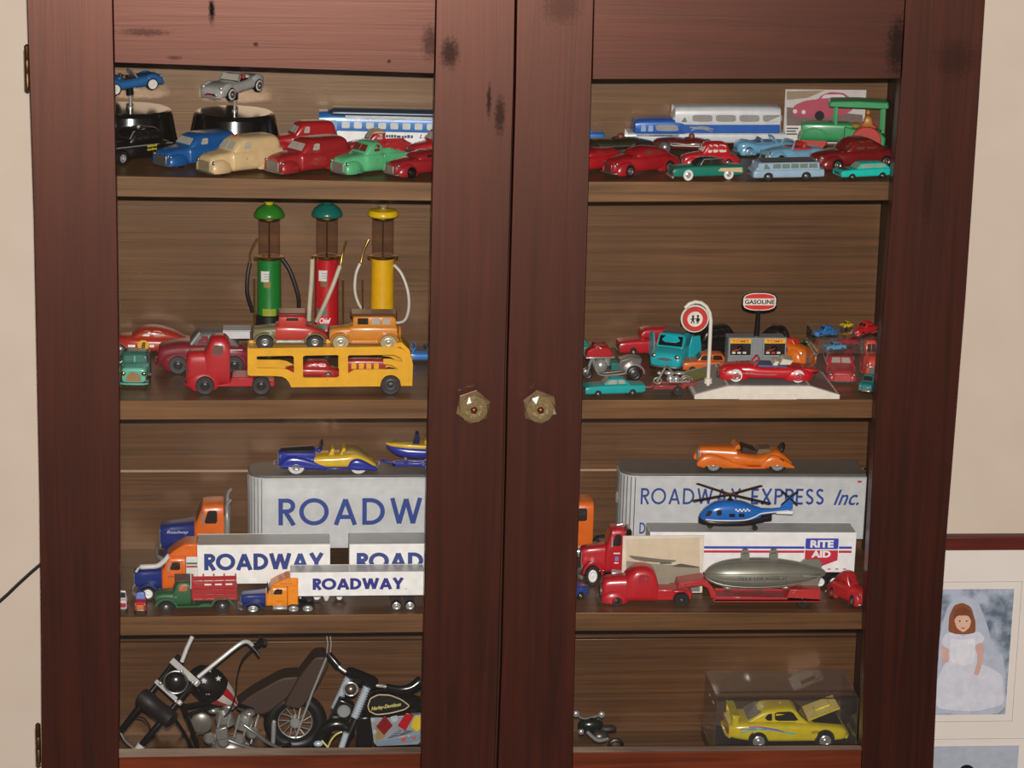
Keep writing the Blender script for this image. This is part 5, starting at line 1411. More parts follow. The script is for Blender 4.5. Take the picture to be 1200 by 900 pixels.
# ---------------------------------------------------------------- third shelf: builders
ORG = cast((226, 104, 20), .05); NAVY = cast((18, 40, 112), .05); SILV = paint((206, 206, 204), .36, .1, 0)
LB = paint((36, 66, 140), .45)
def plan_body(x0, x1, hw, z0, z1, r, seg=6):
    """flat-sided van body with rounded front corners in plan"""
    P = [(x1, -hw), (x1, hw)]
    P += [(x0+r-r*math.sin(math.radians(a)), hw-r+r*math.cos(math.radians(a))) for a in np.linspace(0, 90, seg)]
    P += [(x0+r-r*math.cos(math.radians(a)), -hw+r-r*math.sin(math.radians(a))) for a in np.linspace(0, 90, seg)]
    n = len(P)
    V = [(x, y, z0) for x, y in P] + [(x, y, z1) for x, y in P]
    return V, [tuple(range(n-1, -1, -1)), tuple(range(n, 2*n))] + [(i, (i+1) % n, (i+1) % n+n, i+n) for i in range(n)]
def big_trailer(label, L, W, z0, z1, lets):
    t = T('toy_trailer', label, 'toy trailer', off=L/2)
    t.add('body', plan_body(0, L, W/2, z0, z1-3, 20, 8), SILV, bevel=.5, smooth=30)
    t.add('roof', plan_body(.4, L-.4, W/2-.4, z1-3, z1, 20, 8), paint((112, 108, 102), .45, .2), bevel=1.6, smooth=30)
    pn = t.add('side_panel', holed(rrect(20, L-1, z0+1, z1-3.4, 4), [], -W/2-.5, -W/2+.2), SILV, bevel=.2)
    for k in range(int((z1-z0-10)/2.4)):
        z = z0+4+k*2.4
        t.add('rib', box(22, L-2, -W/2-.75, -W/2-.45, z, z+.7), SILV, pn, smooth=0)
    t.add('top_rail', box(22, L-1, -W/2-1, -W/2-.2, z1-4.4, z1-3), paint((206, 206, 204), .3, .3), bevel=.3)
    for k in range(7):      # ribs round the nose
        a = math.radians(8+k*13.5); r = 20.5
        x, y = 20-r*math.sin(a), -W/2+20-r*math.cos(a)
        t.add('nose_rib', lathe([(.6, z0+1), (.6, z1-4)], 6, (x, y, 0)), SATIN)
    t.add('landing_gear', join(box(70, 76, -W/2+6, -W/2+10, 2, z0), box(70, 76, W/2-10, W/2-6, 2, z0)), DARKW, bevel=.4)
    t.wheels([L-62, L-34], W/2-6, 11, 8, RUBBER, paint((170, 168, 164), .35, .5), .6)
    for (s_, x, z, w, h, th, kind) in lets:
        g = letters(s_, w, h, th) if kind == 'stroke' else words(s_, w, h, *kind)
        t.mark(g, LB, (x, -W/2-.95, z))
    return t
def box_trailer(label, L, W, z0, z1, mats, wx, wr, lets, lmat, hubm, hr=.6, legs=None):
    t = T('toy_trailer', label, 'toy trailer', off=L/2)
    t.add('body', box(0, L, -W/2, W/2, z0, z1-.8), mats[0], bevel=.5)
    t.add('roof', box(.6, L-.6, -W/2+.6, W/2-.6, z1-.8, z1), mats[1], bevel=.2)
    t.add('roof_rail', join(box(0, L, -W/2, -W/2+.7, z1-.8, z1+.3), box(0, L, W/2-.7, W/2, z1-.8, z1+.3)), mats[0])
    t.add('underframe', box(L*.05, L*.97, -W*.3, W*.3, z0-3, z0), BLACK, bevel=.4)
    t.wheels(wx, W/2-2, wr, wr*.7, RUBBER, hubm, hr)
    if legs: t.add('landing_leg', prism([(legs-4, z0), (legs+4, z0), (legs+1.4, z0-7), (legs-1.4, z0-7)], -W/2+1, -W/2+3), paint((206, 204, 198), .4), bevel=.3)
    for (s_, x, z, w, h, th) in lets: t.mark(letters(s_, w, h, th, .06), lmat, (x, -W/2-.15, z))
    return t
def semi(label, hood, cabm, hubm, L=96, sleeper=None, stack=True, air=False, fairing=False, hr=.6, wr=8.4, mirror=True, script=None):
    """bonneted tractor unit"""
    t = T('toy_tractor_unit', label, 'toy truck', off=L/2)
    t.add('chassis', box(4, L, -8, 8, 8, 13), BLACK, bevel=.6)
    t.loft('hood', [(0, 15, 31, 9), (2, 14, 34, 10.5), (20, 14, 36, 11.5), (34, 12, 38, 14.5)], hood, 5, k=2)
    t.add('grille', box(-1, 1, -9.5, 9.5, 13, 31), CHROME, bevel=1)
    t.loft('cab', [(31, 12, 38, 14), (33, 12, 40, 16), (38, 12, 52, 16.5), (41, 12, 54, 16.5), (56, 12, 54.5, 16.5), (58, 12, 53, 16)], cabm, 6, k=2)
    t.patch('side_window', 'cab', [(40, 38), (52, 38), (52, 49), (43.6, 49)], DARKW, sides=(-1, 1), round=1)
    t.shield(33.4, 40, 13.5, 37.8, 50.5, 13, DARKW, split=.7)
    for y in (-15, 15):
        t.add('fender', prism(circ(15, wr, wr*1.5, 14, 4, 172)+circ(15, wr, wr*1.2, 14, 172, 4), y-4.6, y+4.6), hood, bevel=.8)
    t.bumper(-2.4, 8, 17, 2, CHROME)
    t.lamps([(.2, 14, 18)], 2.6, CHROME)
    if sleeper: t.add('sleeper', box(58.4, 72, -16.5, 16.5, 12, 54), sleeper[0], bevel=1.4); 
    if sleeper and len(sleeper) > 1:
        for z, m_ in ((45, (40, 120, 70)), (41, (190, 50, 50))): t.add('stripe', box(59, 71.6, -16.9, -16.4, z, z+2.2), paint(m_, .4), smooth=0)
    if fairing: t.add('roof_fairing', prism([(36, 53), (46, 62), (58, 70), (72, 70), (72, 53)], -15, 15), cabm, bevel=2)
    if stack:
        for y in (-17, 17): t.add('exhaust_stack', join(lathe([(2, 18), (3, 20), (3, 44), (2, 46), (1.7, 53)], 12, (61 if not sleeper else 75, y, 0)), tube([(61 if not sleeper else 75, y, 52), (62 if not sleeper else 76, y, 56), (65 if not sleeper else 79, y, 59)], 1.7, 10)), CHROME)
    if air: t.add('air_cleaner', tube(crv([(2, -10, 34), (6, -12, 40), (14, -12.6, 41), (26, -12.6, 42), (34, -12, 48), (40, -11, 55)], 4), [1.6]*5+[3.2]*16, 10), paint((206, 202, 196), .35))
    if mirror: t.add('wing_mirror', join(box(38, 40, -21, -19.6, 38, 48), tube([(39, -16.6, 48), (39, -20, 47)], .6, 6)), CHROME)
    t.add('fuel_tank', lathe([(4.6, 0), (5, 1), (5, 17), (4.6, 18)], 16, (40, -14, 10), 'x'), CHROME)
    t.add('fifth_wheel', box(L-30, L-8, -9, 9, 13, 15.4), BLACK, bevel=.6)
    t.wheels([15], 15, wr, 5, RUBBER, hubm, hr)
    t.wheels([L-26, L-8], 14.4, wr, 7, RUBBER, hubm, hr)
    if script: t.mark(words(script, 20, 3.6, .01, .3), paint((190, 196, 210), .4), (6, -14.6, 28))
    return t
WHB = paint((236, 232, 226), .4)
# ---------------------------------------------------------------- third shelf, left bay
bt = big_trailer('large silver box trailer with big blue lettering under a blue and yellow car', 290, 62, 27, 117, [('ROADWAY', 38, 56, 250, 33, .155, 'stroke')])
fit(bt, L3, 289.5, 562, None, 0, 540, dep=196)
tx = semi('orange and dark blue tractor unit of the large silver trailer, with chrome stacks', NAVY, ORG, CHROME, script='Roadway')
tx.add('cab_emblem', lathe([(5, 0), (5, .4)], 20, (46, -16.8, 25), 'y'), paint((170, 90, 110), .4))
fit(tx, L3, 182, 312, None, 0, 571, dep=206)
zr = zof(bt, 117)
dv = T('model_car', 'blue and yellow open model car with white tyres on the silver trailer roof', 'toy car', off=62)
BLU = paint((22, 44, 150), .25, 0, 0, .5, .5); YL = paint((226, 182, 44), .3, 0, 0, .5, .3)
dv.loft('hood', [(0, 10, 28, 7), (3, 9, 32, 9), (34, 9, 34, 13), (46, 9, 35, 15)], BLU, 3.4)
dv.loft('hood_top', [(2, 26, 32.6, 6), (6, 27, 33.6, 8.4), (34, 28, 35.2, 11.6), (44, 28, 36, 13)], paint((18, 18, 34), .2, 0, 0, .5, .5), 3)
dv.loft('body', [(44, 8, 25, 16), (48, 8, 26, 17.4), (80, 8, 28, 18), (96, 8, 30, 17), (112, 8, 21, 13), (122, 8, 12, 8)], YL, 3.6)
dv.loft('folded_hood', [(80, 24, 32, 13), (88, 24, 36, 14), (100, 22, 33, 13), (114, 14, 21, 9)], paint((150, 124, 50), .5), 2.8)
for y in (-14, 14):
    dv.add('front_fender', xf(loft([(2, 8, 14, 4), (10, 7, 24, 4.4), (22, 6, 26, 4.6), (40, 6, 21, 4.6), (56, 6, 13, 4), (60, 6, 9, 3)], 2.6), o=(0, y, 0)), BLU)
    dv.add('rear_fender', xf(loft([(86, 6, 10, 3), (90, 6, 20, 4), (98, 5, 23, 4.6), (108, 5, 19, 4.4), (124, 5, 8, 3)], 2.6), o=(0, y*1.14, 0)), BLU)
dv.add('running_board', box(50, 92, -17, 17, 6, 9), BLU, bevel=.8)
dv.add('seat', join(prism([(62, 26), (66, 36), (70, 36), (69, 26)], -12, 12), prism([(76, 26), (80, 37), (84, 37), (83, 26)], -12, 12)), YL, bevel=1.2)
dv.add('windshield', prism([(50, 34), (53, 43), (56, 43), (54, 34)], -11, 11), paint((20, 24, 50), .15), bevel=.5)
dv.add('spotlight', ell((50, -15, 35), 3.4, 3, 3.4), BLU)
dv.add('radiator', box(-1.4, 1, -6, 6, 10, 27), CHROME, bevel=1.2)
dv.bumper(-5, 10, 15, 1.4, CHROME); dv.bumper(126, 9, 13, 1.6, CHROME)
dv.lamps([(2, 10, 24)], 3, CHROME)
dv.wheels([22, 100], 15.6, 10.4, 5, WW, CHROME, .5)
fit(dv, lambda x: zr, 320, 446, None, 0, 515, yc=bt.root.location.y*1000-10)
yl = bt.root.location.y*1000-8
bl = T('boat_trailer', 'low blue toy boat trailer at the right end of the trailer roof', 'toy trailer', off=36)
bl.add('frame', join(box(6, 72, -7, -4, 6, 9.4), box(6, 72, 4, 7, 6, 9.4), box(6, 10, -7, 7, 6, 9.4), box(40, 44, -9, 9, 5, 8)), BLU, bevel=.5)
bl.add('hitch', tube(crv([(-6, 0, 13), (-3, 0, 10), (8, 0, 8)], 3), 1.6, 8), BLU)
bl.add('cradle', join(box(20, 24, -8, 8, 9, 13), box(56, 60, -8, 8, 9, 13)), BLU, bevel=.5)
bl.wheels([50], 11, 6, 4, WW, CHROME, .5)
fit(bl, lambda x: zr, 446, 526, None, 0, None, yc=yl)
bo = T('toy_boat', 'blue and yellow toy speedboat on the blue boat trailer', 'toy boat', off=40)
bo.loft('hull', [(-4, 15, 21, 1), (2, 10, 20.5, 6), (12, 4, 20, 9.6), (30, 1, 19, 11.5), (60, 0, 18, 12), (80, 0, 18, 11)], BLU, 2.2)
bo.loft('deck', [(-5, 19.6, 22, 1.4), (2, 18, 22.6, 7.4), (14, 17, 23, 11), (30, 16, 22, 12.6), (60, 15.4, 21, 13), (80, 15.4, 21, 12)], YL, 5)
bo.add('deck_panel', prism([(4, 22.4), (28, 22.6), (28, 23.4), (4, 23.2)], -6, 6), paint((176, 150, 84), .4), bevel=.4)
bo.add('windshield', prism([(29, 21), (33, 35), (37, 35), (38, 21)], -9, 9), paint((24, 32, 70), .2), bevel=1)
bo.add('seat', box(44, 50, -9, 9, 20, 27), YL, bevel=1.4)
fit(bo, lambda x: zof(bl, 13.1), 452, 531, None, 0, 505, yc=yl)
# second row
s2 = semi('orange and blue tractor unit with white air pipe, in front of the other big tractor', NAVY, ORG, WHB, L=96, sleeper=(paint((222, 218, 212), .4), 1), stack=False, air=True, fairing=True, hr=.66)
s2.add('window_frame', holed(rrect(38.6, 55.4, 33, 50, 2), [rrect(40.4, 53.6, 35, 48, 1.6)], -17.4, -16.6), ORG, bevel=.2)
s2.add('door_script', xf(scribble(6, 13, 2), o=(38, -17.2, 29)), paint((150, 70, 40), .5), smooth=0)
fit(s2, L3, 153, 258, 704, 0, 628)
y2 = s2.root.location.y*1000-20
wt1 = box_trailer('white box trailer with blue lettering behind the green and red stake truck', 156, 42, 24, 72, (paint((242, 238, 232), .4), paint((168, 165, 160), .35, .2)), [122, 140], 9, [('ROADWAY', 8, 41, 140, 20.5, .225)], paint((34, 58, 126), .45), WHB, .6)
fit(wt1, L3, 231, 387, None, 0, 625, dep=72)
dl = T('trailer_dolly', 'black coupling dolly joining the two tall white trailers', 'trailer dolly', off=14)
dl.add('frame', join(box(0, 28, -7, 7, 9, 12), box(6, 22, -12, 12, 6, 9)), BLACK, bevel=.5)
dl.wheels([14], 15, 9, 6, RUBBER, WHB, .6)
fit(dl, L3, 389, 406, None, 0, None, dep=76)
wt2 = box_trailer('second white box trailer with blue lettering, cut off by the middle door stile', 150, 42, 24, 72, (paint((242, 238, 232), .4), paint((168, 165, 160), .35, .2)), [118, 136], 9, [('ROADWAY', 8, 41, 136, 20.5, .225)], paint((34, 58, 126), .45), WHB, .6)
fit(wt2, L3, 408, 570, None, 0, 623, dep=72)
# front row
s3 = semi('small orange tractor unit with navy bonnet at the front of the shelf', NAVY, cast((240, 140, 16), 0), CHROME, L=92, sleeper=(cast((240, 140, 16), 0),), stack=False, fairing=True, hr=.7, wr=9)
s3.mark(scribble(6, 14, 2.6), paint((130, 110, 110), .5), (50, -15.3, 58))
s3.add('aerial', tube([(34, -15, 38), (33, -15, 64)], .5, 6), BLACK)
s3.add('side_script', xf(scribble(6, 10, 1.6), o=(44, -17.4, 24)), paint((150, 70, 40), .5), smooth=0)
fit(s3, L3, 278, 369, 719, 0, 669)
ft = box_trailer('small white trailer with blue lettering in the front row, behind small orange tractor', 156, 28, 21, 53, (paint((244, 241, 236), .4), paint((184, 182, 178), .35, .2)), [124, 140], 6.6, [('ROADWAY', 26, 29.6, 106, 15.5, .24)], paint((40, 44, 128), .45), CHROME, .75, 42)
ft.add('roof_seam', box(68, 70, -14.2, 14, 53, 53.5), WHITE)
ft.add('registered_mark', torus((135, -14.2, 30), .7, .15, 'y', 10, 4), LB)
ft.add('corner_lamp', box(1, 3, -14.4, -13.8, 21.6, 23), paint((190, 30, 30), .4), smooth=0)
fit(ft, L3, 340, 497, 716, 0, 661)
sk = T('toy_stake_truck', 'green toy truck with a red stake bed in front of the orange tractor', 'toy truck', off=47)
GN = cast((32, 88, 48), .6, .5); RD2 = cast((170, 36, 38), .25)
sk.loft('hood', [(0, 9, 22, 9), (3, 8, 26, 11), (24, 8, 28, 12.5)], GN, 3.6)
sk.loft('cab', [(20, 8, 30, 12), (24, 8, 40, 13), (28, 8, 43, 13), (37, 8, 43, 13), (40, 8, 41, 13)], GN, 4.6, k=2)
sk.patch('side_window', 'cab', [(26, 30), (36, 30), (36, 39), (28.5, 39)], paint((180, 90, 40), .4), sides=(-1, 1))
sk.add('cab_roof', box(22, 40, -12.4, 12.4, 42.6, 45), paint((80, 58, 44), .5), bevel=1)
for x in (12, 76):
    for y in (-12, 12): sk.add('fender', prism(circ(x, 8, 13.4, 12, 6, 174)+circ(x, 8, 10.8, 12, 174, 6), y-3.4, y+3.4), GN, bevel=.4)
sk.add('running_board', prism([(22, 7), (64, 7), (66, 11), (54, 12), (48, 9), (24, 9)], -14, 14), GN, bevel=.5)
sk.add('bed_floor', box(42, 93, -15, 15, 17, 19), RD2, bevel=.3)
for k, z in enumerate((19.5, 26.5, 33.5)):
    for y in (-15, 14): sk.add('stake_slat', box(42, 93, y, y+1, z, z+6), RD2, bevel=.25)
for x in (42, 54, 66, 78, 91):
    for y in (-15.6, 15): sk.add('stake_post', box(x, x+1.8, y, y+.8, 18, 42.5), RD2, bevel=.2)
sk.add('headboard', box(41, 42, -15, 15, 19, 44), RD2, bevel=.2)
for x in (55.5, 67.5, 79.5): sk.add('top_rail', box(x-1, x+8, -15.4, -14.6, 38.4, 40.4), WHITE, smooth=0)
sk.wheels([12, 76], 13.2, 8.4, 4.4, RUBBER, SATIN, .4)
fit(sk, L3, 181, 278, 719, 2, 672)
wc = box_sedan('tiny white and red toy car, end on, at the far left of the shelf', (206, 200, 196), DARKW, None, 40)
wc.add('red_band', box(6, 30, -14.8, 14.8, 8, 13), paint((176, 30, 50), .4), bevel=.3); wc.add('red_nose', box(-1.6, 1, -12, 12, 8, 12.4), paint((176, 30, 50), .4), bevel=.3)
fit(wc, L3, 137, 150.5, 719, 86, 692)
wc = box_sedan('tiny red toy car with blue roof, end on, beside the green stake truck', (176, 30, 40), paint((30, 60, 150), .3), paint((40, 66, 150), .35), 40)
wc.add('orange_nose', box(-1.6, 1, -8, 8, 6.6, 11.6), paint((206, 110, 40), .4), bevel=.3)
fit(wc, L3, 157, 173, 720, 88, 693)

# ---------------------------------------------------------------- third shelf, right bay
bt2 = big_trailer('silver ribbed box trailer with two lines of blue lettering under an orange car', 290, 60, 32, 105,
    [('ROADWAY', 24, 71, 118, 18, .14, 'stroke'), ('EXPRESS', 154, 71, 86, 18, .15, 'stroke'), ('Inc.', 252, 70.5, 30, 17.5, 0, (.012, .4)),
     ('DETROIT', 24, 38, 46, 12.5, .16, 'stroke'), ('AKRON', 204, 38, 42, 12.5, .16, 'stroke')])
bt2.add('red_sticker', box(279, 284, -31, -30.6, 96, 98), paint((190, 40, 60), .4), smooth=0)
bt2.add('nose_latch', lathe([(1.6, 0), (2, 2), (2, 8), (1.4, 12)], 10, (-1.6, -14, 68)), CHROME)
fit(bt2, R3, 720, 1016, None, 0, 538, dep=200)
t = semi('bright orange tractor unit half hidden behind the middle stile, pulling the silver trailer', ORG, ORG, CHROME, stack=False)
fit(t, R3, 612, 742, None, 0, 579, dep=208)
zr2 = zof(bt2, 105)
oc = T('model_car', 'orange open model car with silver wheels on the roof of the right silver trailer', 'toy car', off=60)
OC = paint((228, 112, 22), .32, 0, 0, .5, .2)
oc.loft('hood', [(4, 12, 31, 9), (7, 11, 35, 10), (40, 10, 36, 15), (48, 10, 36, 16.5)], OC, 3.4)
oc.loft('body', [(42, 8, 30, 15), (50, 8, 29, 17), (72, 8, 24, 17.5), (84, 8, 26, 17), (98, 8, 31, 15), (108, 9, 24, 12), (117, 9, 13, 8)], OC, 3.2)
for y in (-14.6, 14.6):
    oc.add('front_fender', xf(loft([(0, 10, 16, 3.4), (6, 7, 25, 4.6), (16, 6, 28, 5), (30, 6, 24, 5), (46, 6, 16, 4.6), (62, 6, 10, 3.6)], 2.6), o=(0, y, 0)), OC)
    oc.add('rear_fender', xf(loft([(78, 6, 12, 3.4), (84, 6, 22, 4.4), (94, 6, 26, 5), (106, 6, 20, 4.8), (119, 6, 9, 3)], 2.6), o=(0, y, 0)), OC)
oc.add('running_board', box(56, 84, -18, 18, 6, 8.6), OC, bevel=.7)
oc.add('windshield_frame', prism([(44, 34), (49, 41), (51.6, 41), (53, 34)], -14, 14), OC, bevel=.8)
oc.add('windshield', prism([(45, 35), (49, 40.6), (49.4, 40), (46.4, 35)], -13, 13), paint((96, 104, 108), .1), bevel=.2)
oc.add('cockpit', prism([(54, 27), (56, 37), (72, 31), (74, 26)], -12, 12), paint((50, 26, 18), .5), bevel=.8)
oc.add('seat', prism([(72, 24), (76, 33), (90, 34), (92, 28)], -11, 11), paint((120, 96, 70), .5), bevel=1.6)
oc.add('spare_wheel', rot(lathe([(9, -2), (10, 0), (9, 2)], 20, (104, 0, 30), 'x'), 24, 'y', (104, 0, 30)), RUBBER)
oc.add('grille', box(2, 5, -5, 5, 13, 30), CHROME, bevel=1)
oc.lamps([(7, 9, 25)], 3.2, CHROME)
oc.wheels([20, 98], 16.4, 11, 5, RUBBER, paint((160, 158, 154), .3, .4), .66)
fit(oc, lambda x: zr2, 812, 931, None, 0, 514, yc=bt2.root.location.y*1000-11)

ra = T('toy_trailer', 'white box trailer with blue and red stripes and a blue and red sign', 'toy trailer', off=128)
WB = paint((242, 238, 234), .4)
ra.add('body', box(0, 256, -20, 20, 22, 73.2), WB, bevel=.5)
ra.add('roof', box(.8, 255.2, -19.4, 19.4, 73.2, 74), paint((176, 174, 170), .4, .1), bevel=.2)
ra.add('roof_rail', join(box(0, 256, -20, -19.3, 73.2, 74.4), box(0, 256, 19.3, 20, 73.2, 74.4)), WB)
BLS, RDS = paint((56, 66, 176), .45), paint((200, 34, 58), .45)
for (x0, x1, z, mt) in ((0, 192, 53, BLS), (0, 192, 47.6, RDS), (235, 251, 53, BLS), (235, 251, 47.6, RDS)):
    ra.add('stripe', box(x0, x1, -20.3, -19.9, z, z+3), mt, smooth=0)
for k in range(12): ra.add('dash', box(136+k*9.6, 140+k*9.6, -20.3, -19.9, 25.6, 27), RDS, smooth=0)
lg = ra.add('sign_blue', holed(rrect(193, 234, 52.6, 66.6, 1.6), [], -20.5, -19.9), BLS, smooth=0)
lr = ra.add('sign_red', prism([(193, 51), (234, 51), (234, 38), (214, 30), (193, 38)], -20.5, -19.9), RDS, smooth=0)
ra.mark(words('RITE', 29, 9.6, .05), WB, (199, -20.65, 54.8), parent=lg)
ra.mark(words('AID', 24, 9, .05), WB, (201, -20.65, 41.6), parent=lr)
ra.add('underframe', box(12, 250, -10, 10, 17, 22), BLACK, bevel=.5)
ra.add('mud_flap', box(236, 238, -18, 18, 6, 22), BLACK, bevel=.3)
ra.wheels([214, 232], 17, 9, 6, RUBBER, WHB, .62)
fit(ra, R3, 755, 1004, None, 0, 612, dep=116)
zra = zof(ra, 74.4)
t = semi('red tractor unit with white wheels in front of the white striped trailer', cast((186, 16, 32), .02), cast((186, 16, 32), .02), WHB, stack=False, hr=.62, wr=9.6)
t.add('roof_tank', lathe([(3, 0), (4, 1), (4, 22), (3, 23)], 14, (59.5, -11, 54), 'y'), BLACK)
t.add('air_horn', tube([(46, -8, 56), (54, -8, 57)], 1.2, 8), CHROME)
t.mark(scribble(6, 9, 1.6), WHITE, (42, -16.9, 30.4)); t.add('door_badge', box(44, 49, -17, -16.5, 24, 28), paint((120, 130, 190), .4), smooth=0); t.mark(scribble(4, 6, 1.4), WHITE, (43.4, -16.9, 21.4))
fit(t, R3, 675, 766, None, 0, 613, dep=112)

hc = T('toy_helicopter', 'small blue, white and black toy helicopter on the roof of the white striped trailer', 'toy helicopter', off=48)
HB_ = paint((26, 104, 186), .25, 0, 0, .5, .4); HK = paint((18, 17, 17), .3)
hc.loft('fuselage', [(0, 9, 17, 2), (5, 8, 24, 7), (14, 8, 31, 9.5), (26, 8, 34, 10), (44, 8, 33, 10), (56, 9, 28, 8), (64, 12, 25, 5.6)], HB_, 2.6)
hc.loft('belly', [(-.6, 7, 15, 2.6), (6, 5, 14, 7.4), (20, 4.4, 13, 9.8), (46, 4.6, 13, 10), (58, 6, 14, 8), (76, 10, 19, 4.4)], HK, 3)
hc.loft('tail_boom', [(58, 14, 25, 5.4), (76, 17.6, 24, 3), (96, 21, 26.5, 2)], HB_, 2.6)
hc.add('white_stripe', tube(crv([(6, -8.2, 13.6), (20, -10.4, 13), (46, -10.4, 13.4), (58, -8.4, 17), (66, -6, 20), (94, -2.4, 21.6)], 4), .8, 6), WHITE)
hc.add('tail_fin', prism([(84, 24), (94, 40), (99, 40), (98, 24)], -1, 1), HB_, bevel=.4)
hc.add('tail_skid', prism([(80, 18), (98, 17), (99, 21), (84, 22)], -2.4, 2.4), WHITE, bevel=.5)
hc.patch('cockpit_window', 'fuselage', [(4.6, 17), (10, 18), (13, 24), (8, 24)], HK, sides=(-1, 1)); hc.patch('cabin_window', 'fuselage', [(17, 19), (22, 19), (22, 25), (17, 25)], HK, sides=(-1, 1))
for x in (30, 40): hc.patch('cabin_window', 'fuselage', [(x, 17), (x+6, 17), (x+6, 21), (x, 21)], HK, sides=(-1, 1), round=0)
for k in range(8): hc.patch('checker', 'fuselage', [(36+k*2, 25-(k % 2)*1.6), (38+k*2, 25-(k % 2)*1.6), (38+k*2, 26.6-(k % 2)*1.6), (36+k*2, 26.6-(k % 2)*1.6)], WHITE, round=0)
hc.add('rotor_mast', lathe([(4, 32), (3, 35), (1.6, 36), (1.6, 40), (3, 40.4), (3, 42)], 12, (32, 0, 0)), HK)
for a in (38, 128, 208, 318):
    hc.add('rotor_blade', rot(box(34, 80, -1.9, 1.9, 40.6, 41.6), a, 'z', (32, 0, 41)), HK, bevel=.3)
for a in (45, 135, 225, 315):
    hc.add('tail_rotor_blade', rot(box(94.4, 106, -2.6, -1.8, 36, 38), a, 'y', (94, 0, 37)), HK, bevel=.2)
for (x, y) in ((12, 0), (58, -8), (58, 8)):
    hc.add('wheel', lathe([(2.4, -1.2), (3, -.6), (3, .6), (2.4, 1.2)], 14, (x, y, 3), 'y'), RUBBER); hc.add('wheel_strut', tube([(x, y*.8, 3), (x, y*.7, 10)], .8, 6), HK)
fit(hc, lambda x: zra, 811, 936, None, 0, 566, yc=ra.root.location.y*1000-2)

cd = T('picture_card', 'cream picture card of an airship leaning on the white striped trailer', 'card')
YC = 100.0
a, b = at(730, 628.5, YC), at(823, 690, YC)
cd.off = ((a[0]+b[0])/2, YC, R3(a[0])); cd.root.location = Vector(cd.off)*.001 + Vector((0, 0, .0006))
cd.add('card_sheet', box(a[0], b[0], YC, YC+.8, cd.off[2], a[2]), paint((224, 212, 190), .5), smooth=0)
def cq(name, pts, rgb, dy): cd.add(name, prism([P2(x/6.667+670, y/6.667+600, YC) for x, y in pts], YC-dy-.05, YC-dy), paint(rgb, .5), smooth=0)
cq('printed_sky', [(425, 215), (1000, 205), (1000, 430), (425, 390)], (214, 194, 164), .05)
cq('printed_ground', [(425, 385), (620, 405), (1000, 432), (1000, 580), (425, 580)], (152, 140, 120), .1)
cq('printed_airship', chai([(442, 345), (470, 345), (560, 355), (700, 372), (820, 380), (800, 395), (690, 400), (560, 390), (480, 372)], 2), (112, 106, 92), .15)
cq('printed_gondola', [(690, 398), (780, 398), (780, 408), (690, 410)], (70, 64, 56), .2)
cq('printed_trees', chai([(780, 425), (850, 405), (930, 420), (995, 430), (990, 440), (800, 430)], 1), (84, 78, 66), .2)
cq('printed_box', [(925, 585), (1000, 585), (1000, 625), (925, 625)], (120, 118, 112), .15)

rp = T('toy_lorry', 'red cast toy tractor lorry with black rear wheels, front row, pulling the lowboy', 'toy truck', off=54)
RP = cast((184, 22, 34), .2)
rp.loft('hood', [(1, 5, 30, 9), (4, 4, 36, 12), (14, 4, 39, 13), (34, 4, 41, 15)], RP, 3.4)
rp.loft('cab', [(30, 4, 42, 15), (35, 4, 48, 16.5), (40, 4, 53, 17.4), (46, 4, 55, 17.6), (58, 4, 54, 17.6), (66, 4, 47, 17), (70, 4, 32, 16)], RP, 3.8)
rp.add('chassis', prism([(66, 6), (112, 6), (114, 18), (104, 22), (66, 22)], -11, 11), RP, bevel=1.5)
rp.fender([(17, 8, 17, 13, 11.6, 5.6)], RP)
rp.add('rear_wheel_cover', box(88, 106, -16, 16, 19, 22.4), RP, bevel=1.6)
rp.patch('side_window', 'cab', [(43, 35), (59, 35), (58, 46), (46, 46)], cast((160, 20, 30), .2), sides=(-1,), round=1, label='filled-in window')
rp.add('grille', rot(prism(circ(0, 17, 9, 16), -1.4, 2), -90, 'z'), paint((96, 88, 80), .4, .4))
rp.bumper(-1.6, 4.6, 15, 1.7, SATIN)
rp.lamps([(2, 13, 24)], 2.6, RP)
rp.wheels([19], 15, 6.4, 4, RUBBER, RUBBER, .4); rp.wheels([99], 16.4, 10, 6, RUBBER, SATIN, .2)
fit(rp, R3, 699, 812, 711, 0, 659)
lb = T('lowboy_trailer', 'red low-loader toy trailer with chipped grey paint, carrying the airship', 'toy trailer', off=86)
LR = cast((180, 34, 34), .7, .45); LG = cast((150, 40, 36), .9, .5)
lb.add('gooseneck', prism([(0, 24), (2, 31), (33, 36), (40, 30), (48, 20), (50, 12), (42, 12), (38, 24), (30, 28), (4, 24)], -13, 13), LR, bevel=1)
lb.add('deck', box(44, 176, -16, 16, 9, 12), LG, bevel=.5)
for y in (-16, 14.8): lb.add('side_rail', prism([(46, 8), (176, 8), (176, 12), (140, 14), (46, 15)], y, y+1.2), LR, bevel=.3)
lb.add('rear_deck', prism([(134, 10), (176, 10), (176, 24), (138, 24)], -16, 16), LR, bevel=.8)
lb.wheels([156], 13, 10, 5, RUBBER, RUBBER, .4)
fit(lb, R3, 790, 962, 713, 0, 671)
zp = T('toy_airship', 'grey cast toy airship with longitudinal ribs, lying on the red low-loader', 'toy airship', off=72)
ZM = paint((140, 138, 124), .38, .45, .2)
zs_secs = [(0, 19, 21, 1), (4, 13, 27, 7), (14, 7, 33, 13), (32, 2.6, 37.4, 17.4), (60, 1, 39, 19), (90, 2.6, 37.4, 17.4), (120, 8, 32, 12), (140, 15, 25, 5), (146, 19, 21, 1)]
zp.loft('hull', zs_secs, ZM, 2)
